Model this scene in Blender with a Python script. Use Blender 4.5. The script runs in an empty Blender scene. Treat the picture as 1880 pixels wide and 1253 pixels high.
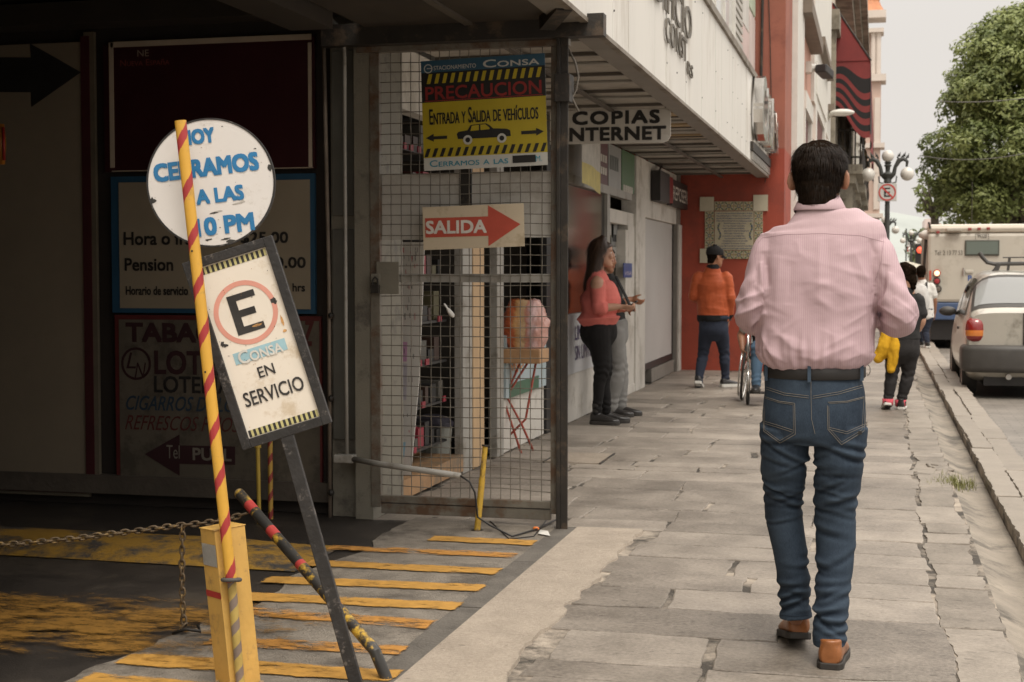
import bpy, bmesh, math, random
import numpy as np
from mathutils import Vector, Matrix, noise
random.seed(7)
R = math.radians
scene = bpy.context.scene
COL = scene.collection

# ------------------------------------------------------------------ camera
F_PX, CXP, CYP, CAM_H = 2700.0, 940.0, 626.5, 1.32
YAW = math.atan((1612-940)/F_PX); PIT = math.atan(126.5/F_PX)
cam_d = bpy.data.cameras.new('camera'); cam = bpy.data.objects.new('camera', cam_d); COL.objects.link(cam)
cam_d.sensor_width = 36.0; cam_d.lens = F_PX/1880*36
cam.location = (0, 0, CAM_H); cam.rotation_euler = (R(90)-PIT, 0, YAW)
cam_d.clip_start = .1; cam_d.clip_end = 3000
cam_d.dof.use_dof = True; cam_d.dof.focus_distance = 5.0; cam_d.dof.aperture_fstop = 9.5
scene.camera = cam

# ------------------------------------------------------------------ sky and sun (overcast)
SUN_EL, SUN_AZ = 62.0, 150.0     # azimuth clockwise from +Y
w = bpy.data.worlds.new('World'); scene.world = w; w.use_nodes = True
nt = w.node_tree; nt.nodes.clear()
def wn(t, **k):
    n = nt.nodes.new(t)
    for a, b in k.items(): setattr(n, a, b)
    return n
out = wn('ShaderNodeOutputWorld'); bg = wn('ShaderNodeBackground')
sky = wn('ShaderNodeTexSky', sky_type='NISHITA', sun_disc=False, sun_elevation=R(SUN_EL), sun_rotation=R(SUN_AZ), dust_density=6.0, air_density=1.0)
hs = wn('ShaderNodeHueSaturation'); hs.inputs['Saturation'].default_value = .12
nt.links.new(sky.outputs[0], hs.inputs['Color'])
# cloud layer: an overcast sky is about three times brighter overhead than at the horizon
tc = wn('ShaderNodeTexCoord'); sx = wn('ShaderNodeSeparateXYZ'); nt.links.new(tc.outputs['Generated'], sx.inputs[0])
rp = wn('ShaderNodeMapRange', interpolation_type='SMOOTHSTEP'); nt.links.new(sx.outputs['Z'], rp.inputs['Value'])
rp.inputs['From Min'].default_value = .14; rp.inputs['From Max'].default_value = .85
rp.inputs['To Min'].default_value = 6.5; rp.inputs['To Max'].default_value = 21.0
vm = wn('ShaderNodeVectorMath', operation='SCALE'); vm.inputs[0].default_value = (1.0, .945, .885); nt.links.new(rp.outputs[0], vm.inputs['Scale'])
mx = wn('ShaderNodeMix', data_type='RGBA'); mx.inputs[0].default_value = .93
nt.links.new(hs.outputs[0], mx.inputs[6]); nt.links.new(vm.outputs[0], mx.inputs[7])
nt.links.new(mx.outputs[2], bg.inputs[0]); bg.inputs[1].default_value = .1
nt.links.new(bg.outputs[0], out.inputs[0])
sd = bpy.data.lights.new('sun', 'SUN'); sun = bpy.data.objects.new('sun', sd); COL.objects.link(sun)
sd.energy = 1.5; sd.angle = R(22); sd.color = (1, .93, .82)
sdir = Vector((math.sin(R(SUN_AZ))*math.cos(R(SUN_EL)), math.cos(R(SUN_AZ))*math.cos(R(SUN_EL)), math.sin(R(SUN_EL))))
sun.rotation_euler = sdir.to_track_quat('Z', 'Y').to_euler()
scene.view_settings.view_transform = 'Standard'; scene.view_settings.look = 'None'
scene.view_settings.exposure = 0.35; scene.view_settings.gamma = 1.0

# ------------------------------------------------------------------ placing: a pixel of the photograph on a known plane
def ray(px, py):
    x, y = (px-CXP)/F_PX, -(py-CYP)/F_PX
    c, s = math.cos(PIT), math.sin(PIT); fw, up = c+y*s, y*c-s
    cy, sy = math.cos(YAW), math.sin(YAW)
    return Vector((x*cy-fw*sy, x*sy+fw*cy, up))
def at_z(px, py, z=0.0):
    r = ray(px, py); t = (z-CAM_H)/r.z; return Vector((r.x*t, r.y*t, z))
def at_x(px, py, X):
    r = ray(px, py); t = X/r.x; return Vector((X, r.y*t, CAM_H+r.z*t))
def at_y(px, py, Y):
    r = ray(px, py); t = Y/r.y; return Vector((r.x*t, Y, CAM_H+r.z*t))

# ------------------------------------------------------------------ materials
MATS = {}
def mk(name, col, rough=.6, var=.18, scale=6., bump=.0, bscale=60., metal=0., dirt=None, damt=.0, dscale=3., spec=.5, stretch=(1,1,1), coat=0.):
    """principled surface: two-octave tone variation, optional dirt/wear patches, optional bump"""
    if name in MATS: return MATS[name]
    m = bpy.data.materials.new(name); m.use_nodes = True; t = m.node_tree; N = t.nodes; L = t.links
    b = N['Principled BSDF']; b.inputs['Roughness'].default_value = rough; b.inputs['Metallic'].default_value = metal
    b.inputs['Specular IOR Level'].default_value = spec; b.inputs['Coat Weight'].default_value = coat
    co = N.new('ShaderNodeTexCoord'); mp = N.new('ShaderNodeMapping'); mp.inputs['Scale'].default_value = stretch
    L.new(co.outputs['Object'], mp.inputs[0])
    n1 = N.new('ShaderNodeTexNoise'); n1.inputs['Scale'].default_value = scale; n1.inputs['Detail'].default_value = 8; n1.inputs['Roughness'].default_value = .65
    L.new(mp.outputs[0], n1.inputs['Vector'])
    mr = N.new('ShaderNodeMapRange'); mr.inputs['From Min'].default_value = .3; mr.inputs['From Max'].default_value = .7
    mr.inputs['To Min'].default_value = 1-var; mr.inputs['To Max'].default_value = 1+var
    L.new(n1.outputs[0], mr.inputs[0])
    sc = N.new('ShaderNodeVectorMath'); sc.operation = 'SCALE'; sc.inputs[0].default_value = col[:3]; L.new(mr.outputs[0], sc.inputs['Scale'])
    cur = sc.outputs[0]
    if dirt is not None:
        n2 = N.new('ShaderNodeTexNoise'); n2.inputs['Scale'].default_value = dscale; n2.inputs['Detail'].default_value = 10; n2.inputs['Roughness'].default_value = .72
        L.new(mp.outputs[0], n2.inputs['Vector'])
        r2 = N.new('ShaderNodeMapRange'); r2.inputs['From Min'].default_value = .62-damt*.35; r2.inputs['From Max'].default_value = .72-damt*.3
        L.new(n2.outputs[0], r2.inputs[0])
        x = N.new('ShaderNodeMix'); x.data_type = 'RGBA'; L.new(r2.outputs[0], x.inputs[0]); L.new(cur, x.inputs[6]); x.inputs[7].default_value = (*dirt, 1)
        cur = x.outputs[2]
    L.new(cur, b.inputs['Base Color'])
    if bump:
        n3 = N.new('ShaderNodeTexNoise'); n3.inputs['Scale'].default_value = bscale; n3.inputs['Detail'].default_value = 6
        L.new(mp.outputs[0], n3.inputs['Vector'])
        bp = N.new('ShaderNodeBump'); bp.inputs['Strength'].default_value = bump; bp.inputs['Distance'].default_value = .01
        L.new(n3.outputs[0], bp.inputs['Height']); L.new(bp.outputs[0], b.inputs['Normal'])
    rr = N.new('ShaderNodeMapRange'); rr.inputs['To Min'].default_value = max(.03, rough-.08); rr.inputs['To Max'].default_value = min(1, rough+.08)
    L.new(n1.outputs[0], rr.inputs[0]); L.new(rr.outputs[0], b.inputs['Roughness'])
    MATS[name] = m; return m
def mk_glass(name, tint=(.02,.022,.022), rough=.04, alpha=None):
    """window pane: dark or tinted, mirror-like"""
    if name in MATS: return MATS[name]
    m = bpy.data.materials.new(name); m.use_nodes = True; t = m.node_tree; b = t.nodes['Principled BSDF']
    b.inputs['Base Color'].default_value = (*tint, 1); b.inputs['Roughness'].default_value = rough; b.inputs['Specular IOR Level'].default_value = .8
    if alpha is not None: b.inputs['Alpha'].default_value = alpha
    MATS[name] = m; return m
def mk_emit(name, col, e):
    m = bpy.data.materials.new(name); m.use_nodes = True; b = m.node_tree.nodes['Principled BSDF']
    b.inputs['Base Color'].default_value = (*col, 1); b.inputs['Emission Color'].default_value = (*col, 1); b.inputs['Emission Strength'].default_value = e
    MATS[name] = m; return m

# ------------------------------------------------------------------ mesh builder
def world_loc(o):
    v = Vector((0,0,0))
    while o is not None: v += o.location; o = o.parent
    return v
def frame(loc, x, up):
    x = Vector(x).normalized(); up = Vector(up); n = x.cross(up).normalized(); up = n.cross(x)
    m = Matrix((x, up, n)).transposed().to_4x4(); m.translation = Vector(loc); return m
class MB:
    def __init__(s): s.bm = bmesh.new()
    def face(s, vs, m=0):
        try: f = s.bm.faces.new(vs); f.material_index = m; return f
        except ValueError: return None
    def box(s, x0, x1, y0, y1, z0, z1, m=0, M=None):
        p = [Vector((x,y,z)) for x in (x0,x1) for y in (y0,y1) for z in (z0,z1)]
        if M is not None: p = [M @ q for q in p]
        v = [s.bm.verts.new(q) for q in p]
        for a in ((0,1,3,2),(4,6,7,5),(0,4,5,1),(2,3,7,6),(0,2,6,4),(1,5,7,3)): s.face([v[i] for i in a], m)
        return s
    def bar(s, p0, p1, wdt, thk, m=0, up=(0,0,1)):
        """rectangular bar from p0 to p1"""
        p0, p1 = Vector(p0), Vector(p1); d = (p1-p0); l = d.length; d.normalize()
        up = Vector(up)
        if abs(d.dot(up)) > .95: up = Vector((0,1,0))
        sd_ = d.cross(up).normalized(); u = sd_.cross(d)
        M = Matrix((sd_, d, u)).transposed().to_4x4(); M.translation = p0
        return s.box(-wdt/2, wdt/2, 0, l, -thk/2, thk/2, m, M)
    def tube(s, path, r, seg=8, m=0, cap=True, closed=False, flat=1.0):
        path = [Vector(p) for p in path]; n = len(path)
        rr = r if isinstance(r, (list, tuple)) else [r]*n
        rings = []; prev = None
        for i, p in enumerate(path):
            a = path[(i-1) % n] if closed or i > 0 else path[i]; b = path[(i+1) % n] if closed or i < n-1 else path[i]
            t = (b-a)
            if t.length < 1e-9: t = Vector((0,0,1))
            t.normalize()
            if prev is None:
                u = Vector((0,0,1)) if abs(t.z) < .9 else Vector((0,1,0))
                u = (u-t*u.dot(t)).normalized()
            else:
                u = prev-t*prev.dot(t)
                u = u.normalized() if u.length > 1e-6 else t.orthogonal().normalized()
            prev = u; v = t.cross(u)
            rings.append([s.bm.verts.new(p+(u*math.cos(2*math.pi*k/seg)*flat+v*math.sin(2*math.pi*k/seg))*rr[i]) for k in range(seg)])
        for i in range(n if closed else n-1):
            A, B = rings[i], rings[(i+1) % n]
            for k in range(seg): s.face([A[k], A[(k+1)%seg], B[(k+1)%seg], B[k]], m)
        if cap and not closed:
            s.face(list(reversed(rings[0])), m); s.face(rings[-1], m)
        return s
    def loft(s, rings, m=0, cap=True):
        rs = [[s.bm.verts.new(Vector(p)) for p in r] for r in rings]; n = len(rs[0])
        for A, B in zip(rs, rs[1:]):
            for k in range(n): s.face([A[k], A[(k+1)%n], B[(k+1)%n], B[k]], m)
        if cap: s.face(list(reversed(rs[0])), m); s.face(rs[-1], m)
        return s
    def lathe(s, prof, loc=(0,0,0), seg=16, m=0, M=None):
        M = M or Matrix.Translation(Vector(loc)); rings = []
        for r, z in prof:
            rings.append([s.bm.verts.new(M @ Vector((max(r,1e-4)*math.cos(2*math.pi*k/seg), max(r,1e-4)*math.sin(2*math.pi*k/seg), z))) for k in range(seg)])
        for A, B in zip(rings, rings[1:]):
            for k in range(seg): s.face([A[k], A[(k+1)%seg], B[(k+1)%seg], B[k]], m)
        s.face(list(reversed(rings[0])), m); s.face(rings[-1], m); return s
    def ball(s, c, r, seg=16, m=0, sc=(1,1,1)):
        n = max(6, seg//2); prof = [(math.sin(math.pi*i/n), -math.cos(math.pi*i/n)) for i in range(n+1)]
        M = Matrix.Translation(Vector(c)) @ Matrix.Diagonal((r*sc[0], r*sc[1], r*sc[2], 1)); return s.lathe(prof, m=m, M=M, seg=seg)
    def prism(s, pts, M, th, m=0, z0=0.0):
        """polygon (local XY, counter-clockwise) extruded along local +Z"""
        a = [s.bm.verts.new(M @ Vector((x, y, z0))) for x, y in pts]; b = [s.bm.verts.new(M @ Vector((x, y, z0+th))) for x, y in pts]
        s.face(list(reversed(a)), m); s.face(b, m)
        n = len(pts)
        for i in range(n): s.face([a[i], a[(i+1)%n], b[(i+1)%n], b[i]], m)
        return s
    def ring(s, M, r0, r1, th, m=0, seg=48, z0=0.0, sx=1.0):
        vs = [[s.bm.verts.new(M @ Vector((r*math.cos(2*math.pi*k/seg)*sx, r*math.sin(2*math.pi*k/seg), z))) for k in range(seg)] for r, z in ((r0,z0),(r1,z0),(r1,z0+th),(r0,z0+th))]
        for a, b in ((0,1),(1,2),(2,3),(3,0)):
            for k in range(seg): s.face([vs[b][k], vs[b][(k+1)%seg], vs[a][(k+1)%seg], vs[a][k]], m)
        return s
    def grid(s, nx, ny, fn, m=0):
        v = [[s.bm.verts.new(Vector(fn(i/nx, j/ny))) for j in range(ny+1)] for i in range(nx+1)]
        for i in range(nx):
            for j in range(ny): s.face([v[i][j], v[i+1][j], v[i+1][j+1], v[i][j+1]], m)
        return s
    def quad(s, p, m=0): s.face([s.bm.verts.new(Vector(q)) for q in p], m); return s
    def text(s, txt, M, w, h, m=0, bold=0., caps=False, shear=0., th=.0012, z0=.0005, spacing=1.):
        """lettering fitted into w x h, centred on M's origin; w None keeps the natural width"""
        c = bpy.data.curves.new('t', 'FONT'); c.body = txt; c.align_x = 'CENTER'; c.shear = shear; c.resolution_u = 3; c.space_character = spacing
        if caps:
            c.small_caps_scale = .74
            for i, ch in enumerate(txt):
                if ch.islower(): c.body_format[i].use_small_caps = True
        o = bpy.data.objects.new('t', c); COL.objects.link(o); dg = bpy.context.evaluated_depsgraph_get(); dg.update()
        me = bpy.data.meshes.new_from_object(o.evaluated_get(dg)); bpy.data.objects.remove(o); bpy.data.curves.remove(c)
        if not len(me.vertices): return s
        co = np.empty(len(me.vertices)*3); me.vertices.foreach_get('co', co); co = co.reshape(-1, 3)
        lo, hi = co.min(0), co.max(0); sy = h/(hi[1]-lo[1]) if h else 1
        sx_ = w/(hi[0]-lo[0]) if w else sy
        if not h: sy = sx_
        cx, cy = (lo[0]+hi[0])/2, (lo[1]+hi[1])/2
        b = bold*1.1*(hi[1]-lo[1])*sy; k = 1-2*b/max(1e-6,(hi[0]-lo[0])*sx_); ky = 1-2*b/((hi[1]-lo[1])*sy)
        for i_, (dx, dy) in enumerate(((-1,-1),(1,1),(-1,1),(1,-1),(0,0)) if bold else ((0,0),)):     # heavier stroke: shifted copies
            vs = [s.bm.verts.new(M @ Vector(((p[0]-cx)*sx_*k+dx*b, (p[1]-cy)*sy*ky+dy*b, z0+th+i_*.00012))) for p in co]
            for p in me.polygons: s.face([vs[i] for i in p.vertices], m)
        bpy.data.meshes.remove(me); return s
    def build(s, name, mats, parent=None, smooth=False, bevel=0., origin=None, mods=None, auto=None):
        me = bpy.data.meshes.new(name); base = world_loc(parent) if parent else Vector(origin or (0,0,0))
        bmesh.ops.translate(s.bm, verts=s.bm.verts, vec=-base)
        bmesh.ops.recalc_face_normals(s.bm, faces=[f for f in s.bm.faces]) if smooth != 'keep' else None
        s.bm.to_mesh(me); s.bm.free()
        if not isinstance(mats, (list, tuple)): mats = [mats]
        for m in mats: me.materials.append(m)
        o = bpy.data.objects.new(name, me); COL.objects.link(o)
        if parent: o.parent = parent
        else: o.location = base
        if smooth is True: me.polygons.foreach_set('use_smooth', [True]*len(me.polygons))
        if auto is not None:
            me.polygons.foreach_set('use_smooth', [True]*len(me.polygons)); me.set_sharp_from_angle(angle=R(auto))
        if bevel:
            b = o.modifiers.new('bevel', 'BEVEL'); b.width = bevel; b.segments = 2; b.limit_method = 'ANGLE'; b.angle_limit = R(40)
        return o
def tag(o, label=None, cat=None, group=None, kind=None):
    if label: o['label'] = label
    if cat: o['category'] = cat
    if group: o['group'] = group
    if kind: o['kind'] = kind
    return o
def thing(name, label, cat, loc=(0,0,0), group=None):
    o = bpy.data.objects.new(name, None); COL.objects.link(o); o.location = Vector(loc); o.empty_display_size = .1
    return tag(o, label, cat, group)
def copy_tree(o, parent=None):
    c = o.copy(); COL.objects.link(c)
    if parent: c.parent = parent
    for ch in list(o.children): copy_tree(ch, c)
    return c
def rot2(pts, a, cx=0, cy=0):
    c, s = math.cos(a), math.sin(a); return [(cx+x*c-y*s, cy+x*s+y*c) for x, y in pts]
def rect(x0, x1, y0, y1): return [(x0,y0),(x1,y0),(x1,y1),(x0,y1)]
# ================================================================== GROUND
def stone_mat(name, c0, c1, scale=3., pit=.0, bump=.5, rough=.62, grain=.5, gs=70, lo_=.75, hi_=1.75):
    """paving stone: each slab its own tone (attribute 'tone'), mottled, with dark elongated pits"""
    m = bpy.data.materials.new(name); m.use_nodes = True; t = m.node_tree; N = t.nodes; L = t.links; b = N['Principled BSDF']
    at = N.new('ShaderNodeAttribute'); at.attribute_name = 'tone'
    co = N.new('ShaderNodeTexCoord')
    n1 = N.new('ShaderNodeTexNoise'); n1.inputs['Scale'].default_value = scale; n1.inputs['Detail'].default_value = 10; n1.inputs['Roughness'].default_value = .7; L.new(co.outputs['Object'], n1.inputs['Vector'])
    n2 = N.new('ShaderNodeTexNoise'); n2.inputs['Scale'].default_value = gs; n2.inputs['Detail'].default_value = 6; n2.inputs['Roughness'].default_value = .7; L.new(co.outputs['Object'], n2.inputs['Vector'])
    mp = N.new('ShaderNodeMapping'); mp.inputs['Scale'].default_value = (14, 60, 30); L.new(co.outputs['Object'], mp.inputs[0])
    n3 = N.new('ShaderNodeTexNoise'); n3.inputs['Scale'].default_value = 1; n3.inputs['Detail'].default_value = 3; L.new(mp.outputs[0], n3.inputs['Vector'])
    ad = N.new('ShaderNodeMath'); ad.operation = 'ADD'; L.new(n1.outputs[0], ad.inputs[0]); L.new(at.outputs['Fac'], ad.inputs[1])
    a2 = N.new('ShaderNodeMath'); a2.operation = 'MULTIPLY_ADD'; a2.inputs[1].default_value = grain; L.new(n2.outputs[0], a2.inputs[0]); L.new(ad.outputs[0], a2.inputs[2])
    mr = N.new('ShaderNodeMapRange'); mr.inputs['From Min'].default_value = lo_; mr.inputs['From Max'].default_value = hi_; L.new(a2.outputs[0], mr.inputs[0])
    x = N.new('ShaderNodeMix'); x.data_type = 'RGBA'; x.inputs[6].default_value = (*c0,1); x.inputs[7].default_value = (*c1,1); L.new(mr.outputs[0], x.inputs[0])
    pr = N.new('ShaderNodeMapRange'); pr.inputs['From Min'].default_value = .68; pr.inputs['From Max'].default_value = .74; pr.inputs['To Max'].default_value = pit; L.new(n3.outputs[0], pr.inputs[0])
    d = N.new('ShaderNodeMix'); d.data_type = 'RGBA'; d.inputs[7].default_value = (c0[0]*.3, c0[1]*.3, c0[2]*.3, 1); L.new(pr.outputs[0], d.inputs[0]); L.new(x.outputs[2], d.inputs[6])
    L.new(d.outputs[2], b.inputs['Base Color'])
    rr = N.new('ShaderNodeMapRange'); rr.inputs['To Min'].default_value = rough-.18; rr.inputs['To Max'].default_value = rough+.2; L.new(n1.outputs[0], rr.inputs[0]); L.new(rr.outputs[0], b.inputs['Roughness'])
    s1 = N.new('ShaderNodeMath'); s1.operation = 'SUBTRACT'; L.new(a2.outputs[0], s1.inputs[0]); L.new(pr.outputs[0], s1.inputs[1])
    bp = N.new('ShaderNodeBump'); bp.inputs['Strength'].default_value = bump; bp.inputs['Distance'].default_value = .006; L.new(s1.outputs[0], bp.inputs['Height']); L.new(bp.outputs[0], b.inputs['Normal'])
    MATS[name] = m; return m
M_slab = stone_mat('slab_stone', (.115,.097,.078), (.375,.325,.272), 2.1, .9, .8, .55, .7, 55, .78, 1.36)
M_edge = stone_mat('edge_stone', (.15,.128,.102), (.39,.34,.285), 4, .8, .9, .66, .6, 60, .75, 1.4)
M_kerb = stone_mat('kerb_stone', (.22,.19,.155), (.43,.38,.32), 5, .4, .6, .66)
M_conc = stone_mat('rough_concrete', (.21,.172,.132), (.52,.44,.355), 5, .5, 1.0, .7, 1.0, 85)
M_joint = mk('joint_mortar', (.33,.28,.225), .85, .4, 9, .6, 80, dirt=(.05,.042,.033), damt=.55, dscale=2.0)
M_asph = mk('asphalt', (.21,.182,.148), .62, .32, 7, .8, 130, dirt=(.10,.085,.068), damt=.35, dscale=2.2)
M_road = mk('road_stone', (.14,.128,.112), .68, .28, 5, .5, 120, dirt=(.07,.063,.055), damt=.35, dscale=3)

mb = MB(); mb.quad([(-400,-60,-.16),(400,-60,-.16),(400,900,-.16),(-400,900,-.16)])
tag(mb.build('ground', M_road), kind='structure')
mb = MB(); mb.quad([(-1.7,-6,-.0075),(.47,-6,-.0075),(.47,140,-.0075),(-1.7,140,-.0075)]); mb.quad([(-2.8,7.35,-.0077),(-1.701,7.35,-.0077),(-1.701,140,-.0077),(-2.8,140,-.0077)])
tag(mb.build('pavement_bed', M_joint), kind='structure')

def slab_field(name, mat, cells, gap=.006, zj=.003, jag=.004, warp=0., gx=1.0):
    """paving slabs with chipped, uneven edges; cells are (x0,x1,y0,y1)"""
    bm = bmesh.new(); lay = bm.loops.layers.color.new('tone') if False else bm.faces.layers.float.new('tone')
    for (x0,x1,y0,y1) in cells:
        g = gap*random.uniform(.3,1.6); tone = random.uniform(.05,.28); z = random.uniform(-zj,zj); tx, ty = random.uniform(-.003,.003), random.uniform(-.003,.003)
        h_ = g*gx*random.choice([.6,1,2.2]); c = [(x0+h_,y0+g),(x1-h_,y0+g),(x1-h_,y1-g),(x0+h_,y1-g)]
        c = [(a+random.uniform(-.012,.012), b+random.uniform(-.010,.010)) for a,b in c]
        per = []
        for i in range(4):
            a, b = c[i], c[(i+1)%4]; n = max(3, int(math.hypot(b[0]-a[0], b[1]-a[1])/.045))
            for k in range(n):
                t = k/n; j = jag*(0 if k == 0 else 1)
                big = .012*max(0, noise.noise(Vector((a[0]*9+k*.37, b[1]*9, i*3.1)))) if k else .004
                dx, dy = (b[1]-a[1]), -(b[0]-a[0]); l = math.hypot(dx,dy)
                off = random.uniform(-j,j)-big
                per.append((a[0]+(b[0]-a[0])*t+dx/l*off, a[1]+(b[1]-a[1])*t+dy/l*off))
        cx, cy = sum(p[0] for p in per)/len(per), sum(p[1] for p in per)/len(per)
        zz = lambda p: z+tx*(p[0]-cx)+ty*(p[1]-cy)
        v0 = [bm.verts.new((p[0],p[1],-.03)) for p in per]
        v1 = [bm.verts.new((p[0],p[1],zz(p)-.004)) for p in per]
        v2 = [bm.verts.new((p[0]+(cx-p[0])*.012,p[1]+(cy-p[1])*.016,zz(p))) for p in per]
        n = len(per)
        for A, B in ((v0,v1),(v1,v2)):
            for k in range(n):
                f = bm.faces.new([A[k],A[(k+1)%n],B[(k+1)%n],B[k]]); f[lay] = tone
        f = bm.faces.new(v2); f[lay] = tone
    for v in bm.verts:
        c = v.co.copy(); v.co.x += warp*(noise.noise(Vector((c.x*1.1,c.y*1.3,1)))+.4*noise.noise(Vector((c.x*3.7,c.y*4.1,7)))); v.co.y += warp*1.25*(noise.noise(Vector((c.x*1.4,c.y*.9,4)))+.4*noise.noise(Vector((c.x*4.3,c.y*3.1,9))))
    me = bpy.data.meshes.new(name); bm.to_mesh(me); bm.free(); me.materials.append(mat)
    o = bpy.data.objects.new(name, me); COL.objects.link(o); return tag(o, kind='structure')
cells = []; y = -2.0; row = 0
while y < 60:
    h = random.choice([.22,.30,.34,.36,.38,.42]) if y < 12 else random.uniform(.34,.5)
    xl = -2.62 if y >= 7.38 else -1.18+random.uniform(-.12,.10); x = xl
    while x < .25:
        l = random.uniform(.42,.95); x2 = x+l
        if .25-x2 < .35: x2 = .25
        cells.append((x, min(x2,.25), y, y+h)); x = x2
    y += h
slab_field('pavement', M_slab, cells, .0042, .0018, .004, .032, 2.0)
cells = []; y = -2.0
while y < 70:
    h = random.uniform(.5,.95) if y < 9.6 or y > 10.6 else .55
    if not (9.55 < y+.2 < 10.25):
        if random.random() < .25: cells += [(.25,.47,y,y+h*.5),(.25,.47,y+h*.5,y+h)]
        else: cells.append((.25+random.uniform(-.02,.02),.47,y,y+h))
    y += h
slab_field('pavement_edge', M_edge, cells, .0055, .003, .006, .032)
# broken hole in the edge course: rubble and a tuft of grass
rub = MB()
for i in range(9):
    x, y_ = random.uniform(.28,.44), random.uniform(9.7,10.5); s_ = random.uniform(.04,.09)
    M = Matrix.Translation((x,y_,-.01)) @ Matrix.Rotation(random.uniform(0,3),4,'Z') @ Matrix.Rotation(random.uniform(-.4,.4),4,'X')
    rub.box(-s_,s_,-s_*.5,s_*.5,-.03,random.uniform(.005,.03),0,M)
tag(rub.build('rubble', M_edge, bevel=.006), 'loose broken stone pieces in the hole of the pavement edge', 'rubble', kind='stuff')
gr = MB()
for i in range(380):
    x, y_ = random.gauss(.47,.06), random.gauss(9.62,.12); a = random.uniform(0,6.28); h = random.uniform(.02,.075); b = random.uniform(.01,.05)
    d = Vector((math.cos(a),math.sin(a),0)); p = Vector((x,y_,-.03)); sd_ = Vector((-d.y,d.x,0))*.0022
    gr.quad([p-sd_, p+sd_, p+d*b*.5+Vector((0,0,h*.7))+sd_*.6, p+d*b*.5+Vector((0,0,h*.7))-sd_*.6]); gr.quad([p+d*b*.5+Vector((0,0,h*.7))-sd_*.6, p+d*b*.5+Vector((0,0,h*.7))+sd_*.6, p+d*b+Vector((0,0,h)), p+d*b+Vector((0,0,h*.99))])
tag(gr.build('grass', mk('weed', (.16,.16,.045), .6, .4, 20)), 'tuft of yellowish grass in the pavement edge', 'grass', kind='stuff')
# gutter channel (one concave strip) and two kerb courses
gp = [(.46,-.012),(.50,-.03),(.56,-.058),(.62,-.07),(.685,-.06)]
mb = MB()
for a in range(150):
    y0 = -3+a*.6; y1 = y0+.6
    for (xa,za),(xb,zb) in zip(gp, gp[1:]): mb.quad([(xa,y0,za+.006*noise.noise((xa*9,y0*2,0))),(xb,y0,zb+.006*noise.noise((xb*9,y0*2,0))),(xb,y1,zb+.006*noise.noise((xb*9,y1*2,0))),(xa,y1,za+.006*noise.noise((xa*9,y1*2,0)))])
bmesh.ops.remove_doubles(mb.bm, verts=mb.bm.verts, dist=1e-4)
tag(mb.build('gutter', mk('gutter_concrete', (.25,.215,.172), .75, .3, 4, .6, 90, dirt=(.09,.078,.062), damt=.4, dscale=2.2), smooth=True), kind='structure')
def kerb_course(name, x0, x1, z, lo, hi):
    bm_c = []; y = -3.
    while y < 90: l = random.uniform(lo,hi); bm_c.append((x0,x1,y,y+l)); y += l
    o = slab_field(name, M_kerb, bm_c, .004, .004, .005); o.location.z = z; return o
kerb_course('kerb', .685, .83, .022, .9, 1.5); kerb_course('kerb_outer', .83, 1.0, .014, .7, 1.3)
mb = MB(); mb.box(.690,.994,-3,90,-.155,-.004); tag(mb.build('kerb_base', M_joint), kind='structure')
# road: small setts with dark pits
m = bpy.data.materials.new('road_setts'); m.use_nodes = True; t = m.node_tree; N = t.nodes; L = t.links; b = N['Principled BSDF']
co = N.new('ShaderNodeTexCoord'); br = N.new('ShaderNodeTexBrick'); br.inputs['Scale'].default_value = 1; br.inputs['Brick Width'].default_value = .22; br.inputs['Row Height'].default_value = .11; br.inputs['Mortar Size'].default_value = .006; br.inputs['Mortar Smooth'].default_value = .3
br.inputs['Color1'].default_value = (.185,.165,.142,1); br.inputs['Color2'].default_value = (.205,.183,.157,1); br.inputs['Mortar'].default_value = (.135,.12,.103,1)
nz = N.new('ShaderNodeTexNoise'); nz.inputs['Scale'].default_value = 2; nz.inputs['Detail'].default_value = 9; nz.inputs['Roughness'].default_value = .7
L.new(co.outputs['Object'], br.inputs[0]); L.new(co.outputs['Object'], nz.inputs['Vector'])
vo = N.new('ShaderNodeTexNoise'); vo.inputs['Scale'].default_value = 22; vo.inputs['Detail'].default_value = 2; L.new(co.outputs['Object'], vo.inputs['Vector'])
pr = N.new('ShaderNodeMapRange'); pr.inputs['From Min'].default_value = .66; pr.inputs['From Max'].default_value = .72; pr.inputs['To Max'].default_value = .6; L.new(vo.outputs[0], pr.inputs[0])
x1 = N.new('ShaderNodeMix'); x1.data_type = 'RGBA'; x1.blend_type = 'OVERLAY'; x1.inputs[0].default_value = .7; L.new(br.outputs[0], x1.inputs[6]); L.new(nz.outputs['Fac'], x1.inputs[7])
x2 = N.new('ShaderNodeMix'); x2.data_type = 'RGBA'; L.new(pr.outputs[0], x2.inputs[0]); L.new(x1.outputs[2], x2.inputs[6]); x2.inputs[7].default_value = (.05,.045,.038,1)
L.new(x2.outputs[2], b.inputs['Base Color']); b.inputs['Roughness'].default_value = .6
bp = N.new('ShaderNodeBump'); bp.inputs['Strength'].default_value = .6; bp.inputs['Distance'].default_value = .008; L.new(x2.outputs[2], bp.inputs['Height']); L.new(bp.outputs[0], b.inputs['Normal'])
mb = MB(); mb.quad([(.98,-6,-.11),(9,-6,-.11),(9,220,-.11),(.98,220,-.11)]); tag(mb.build('road', m), kind='structure')
mb = MB(); mb.box(9,60,-6,220,-.14,.02); tag(mb.build('plaza', M_kerb), kind='structure')

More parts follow.
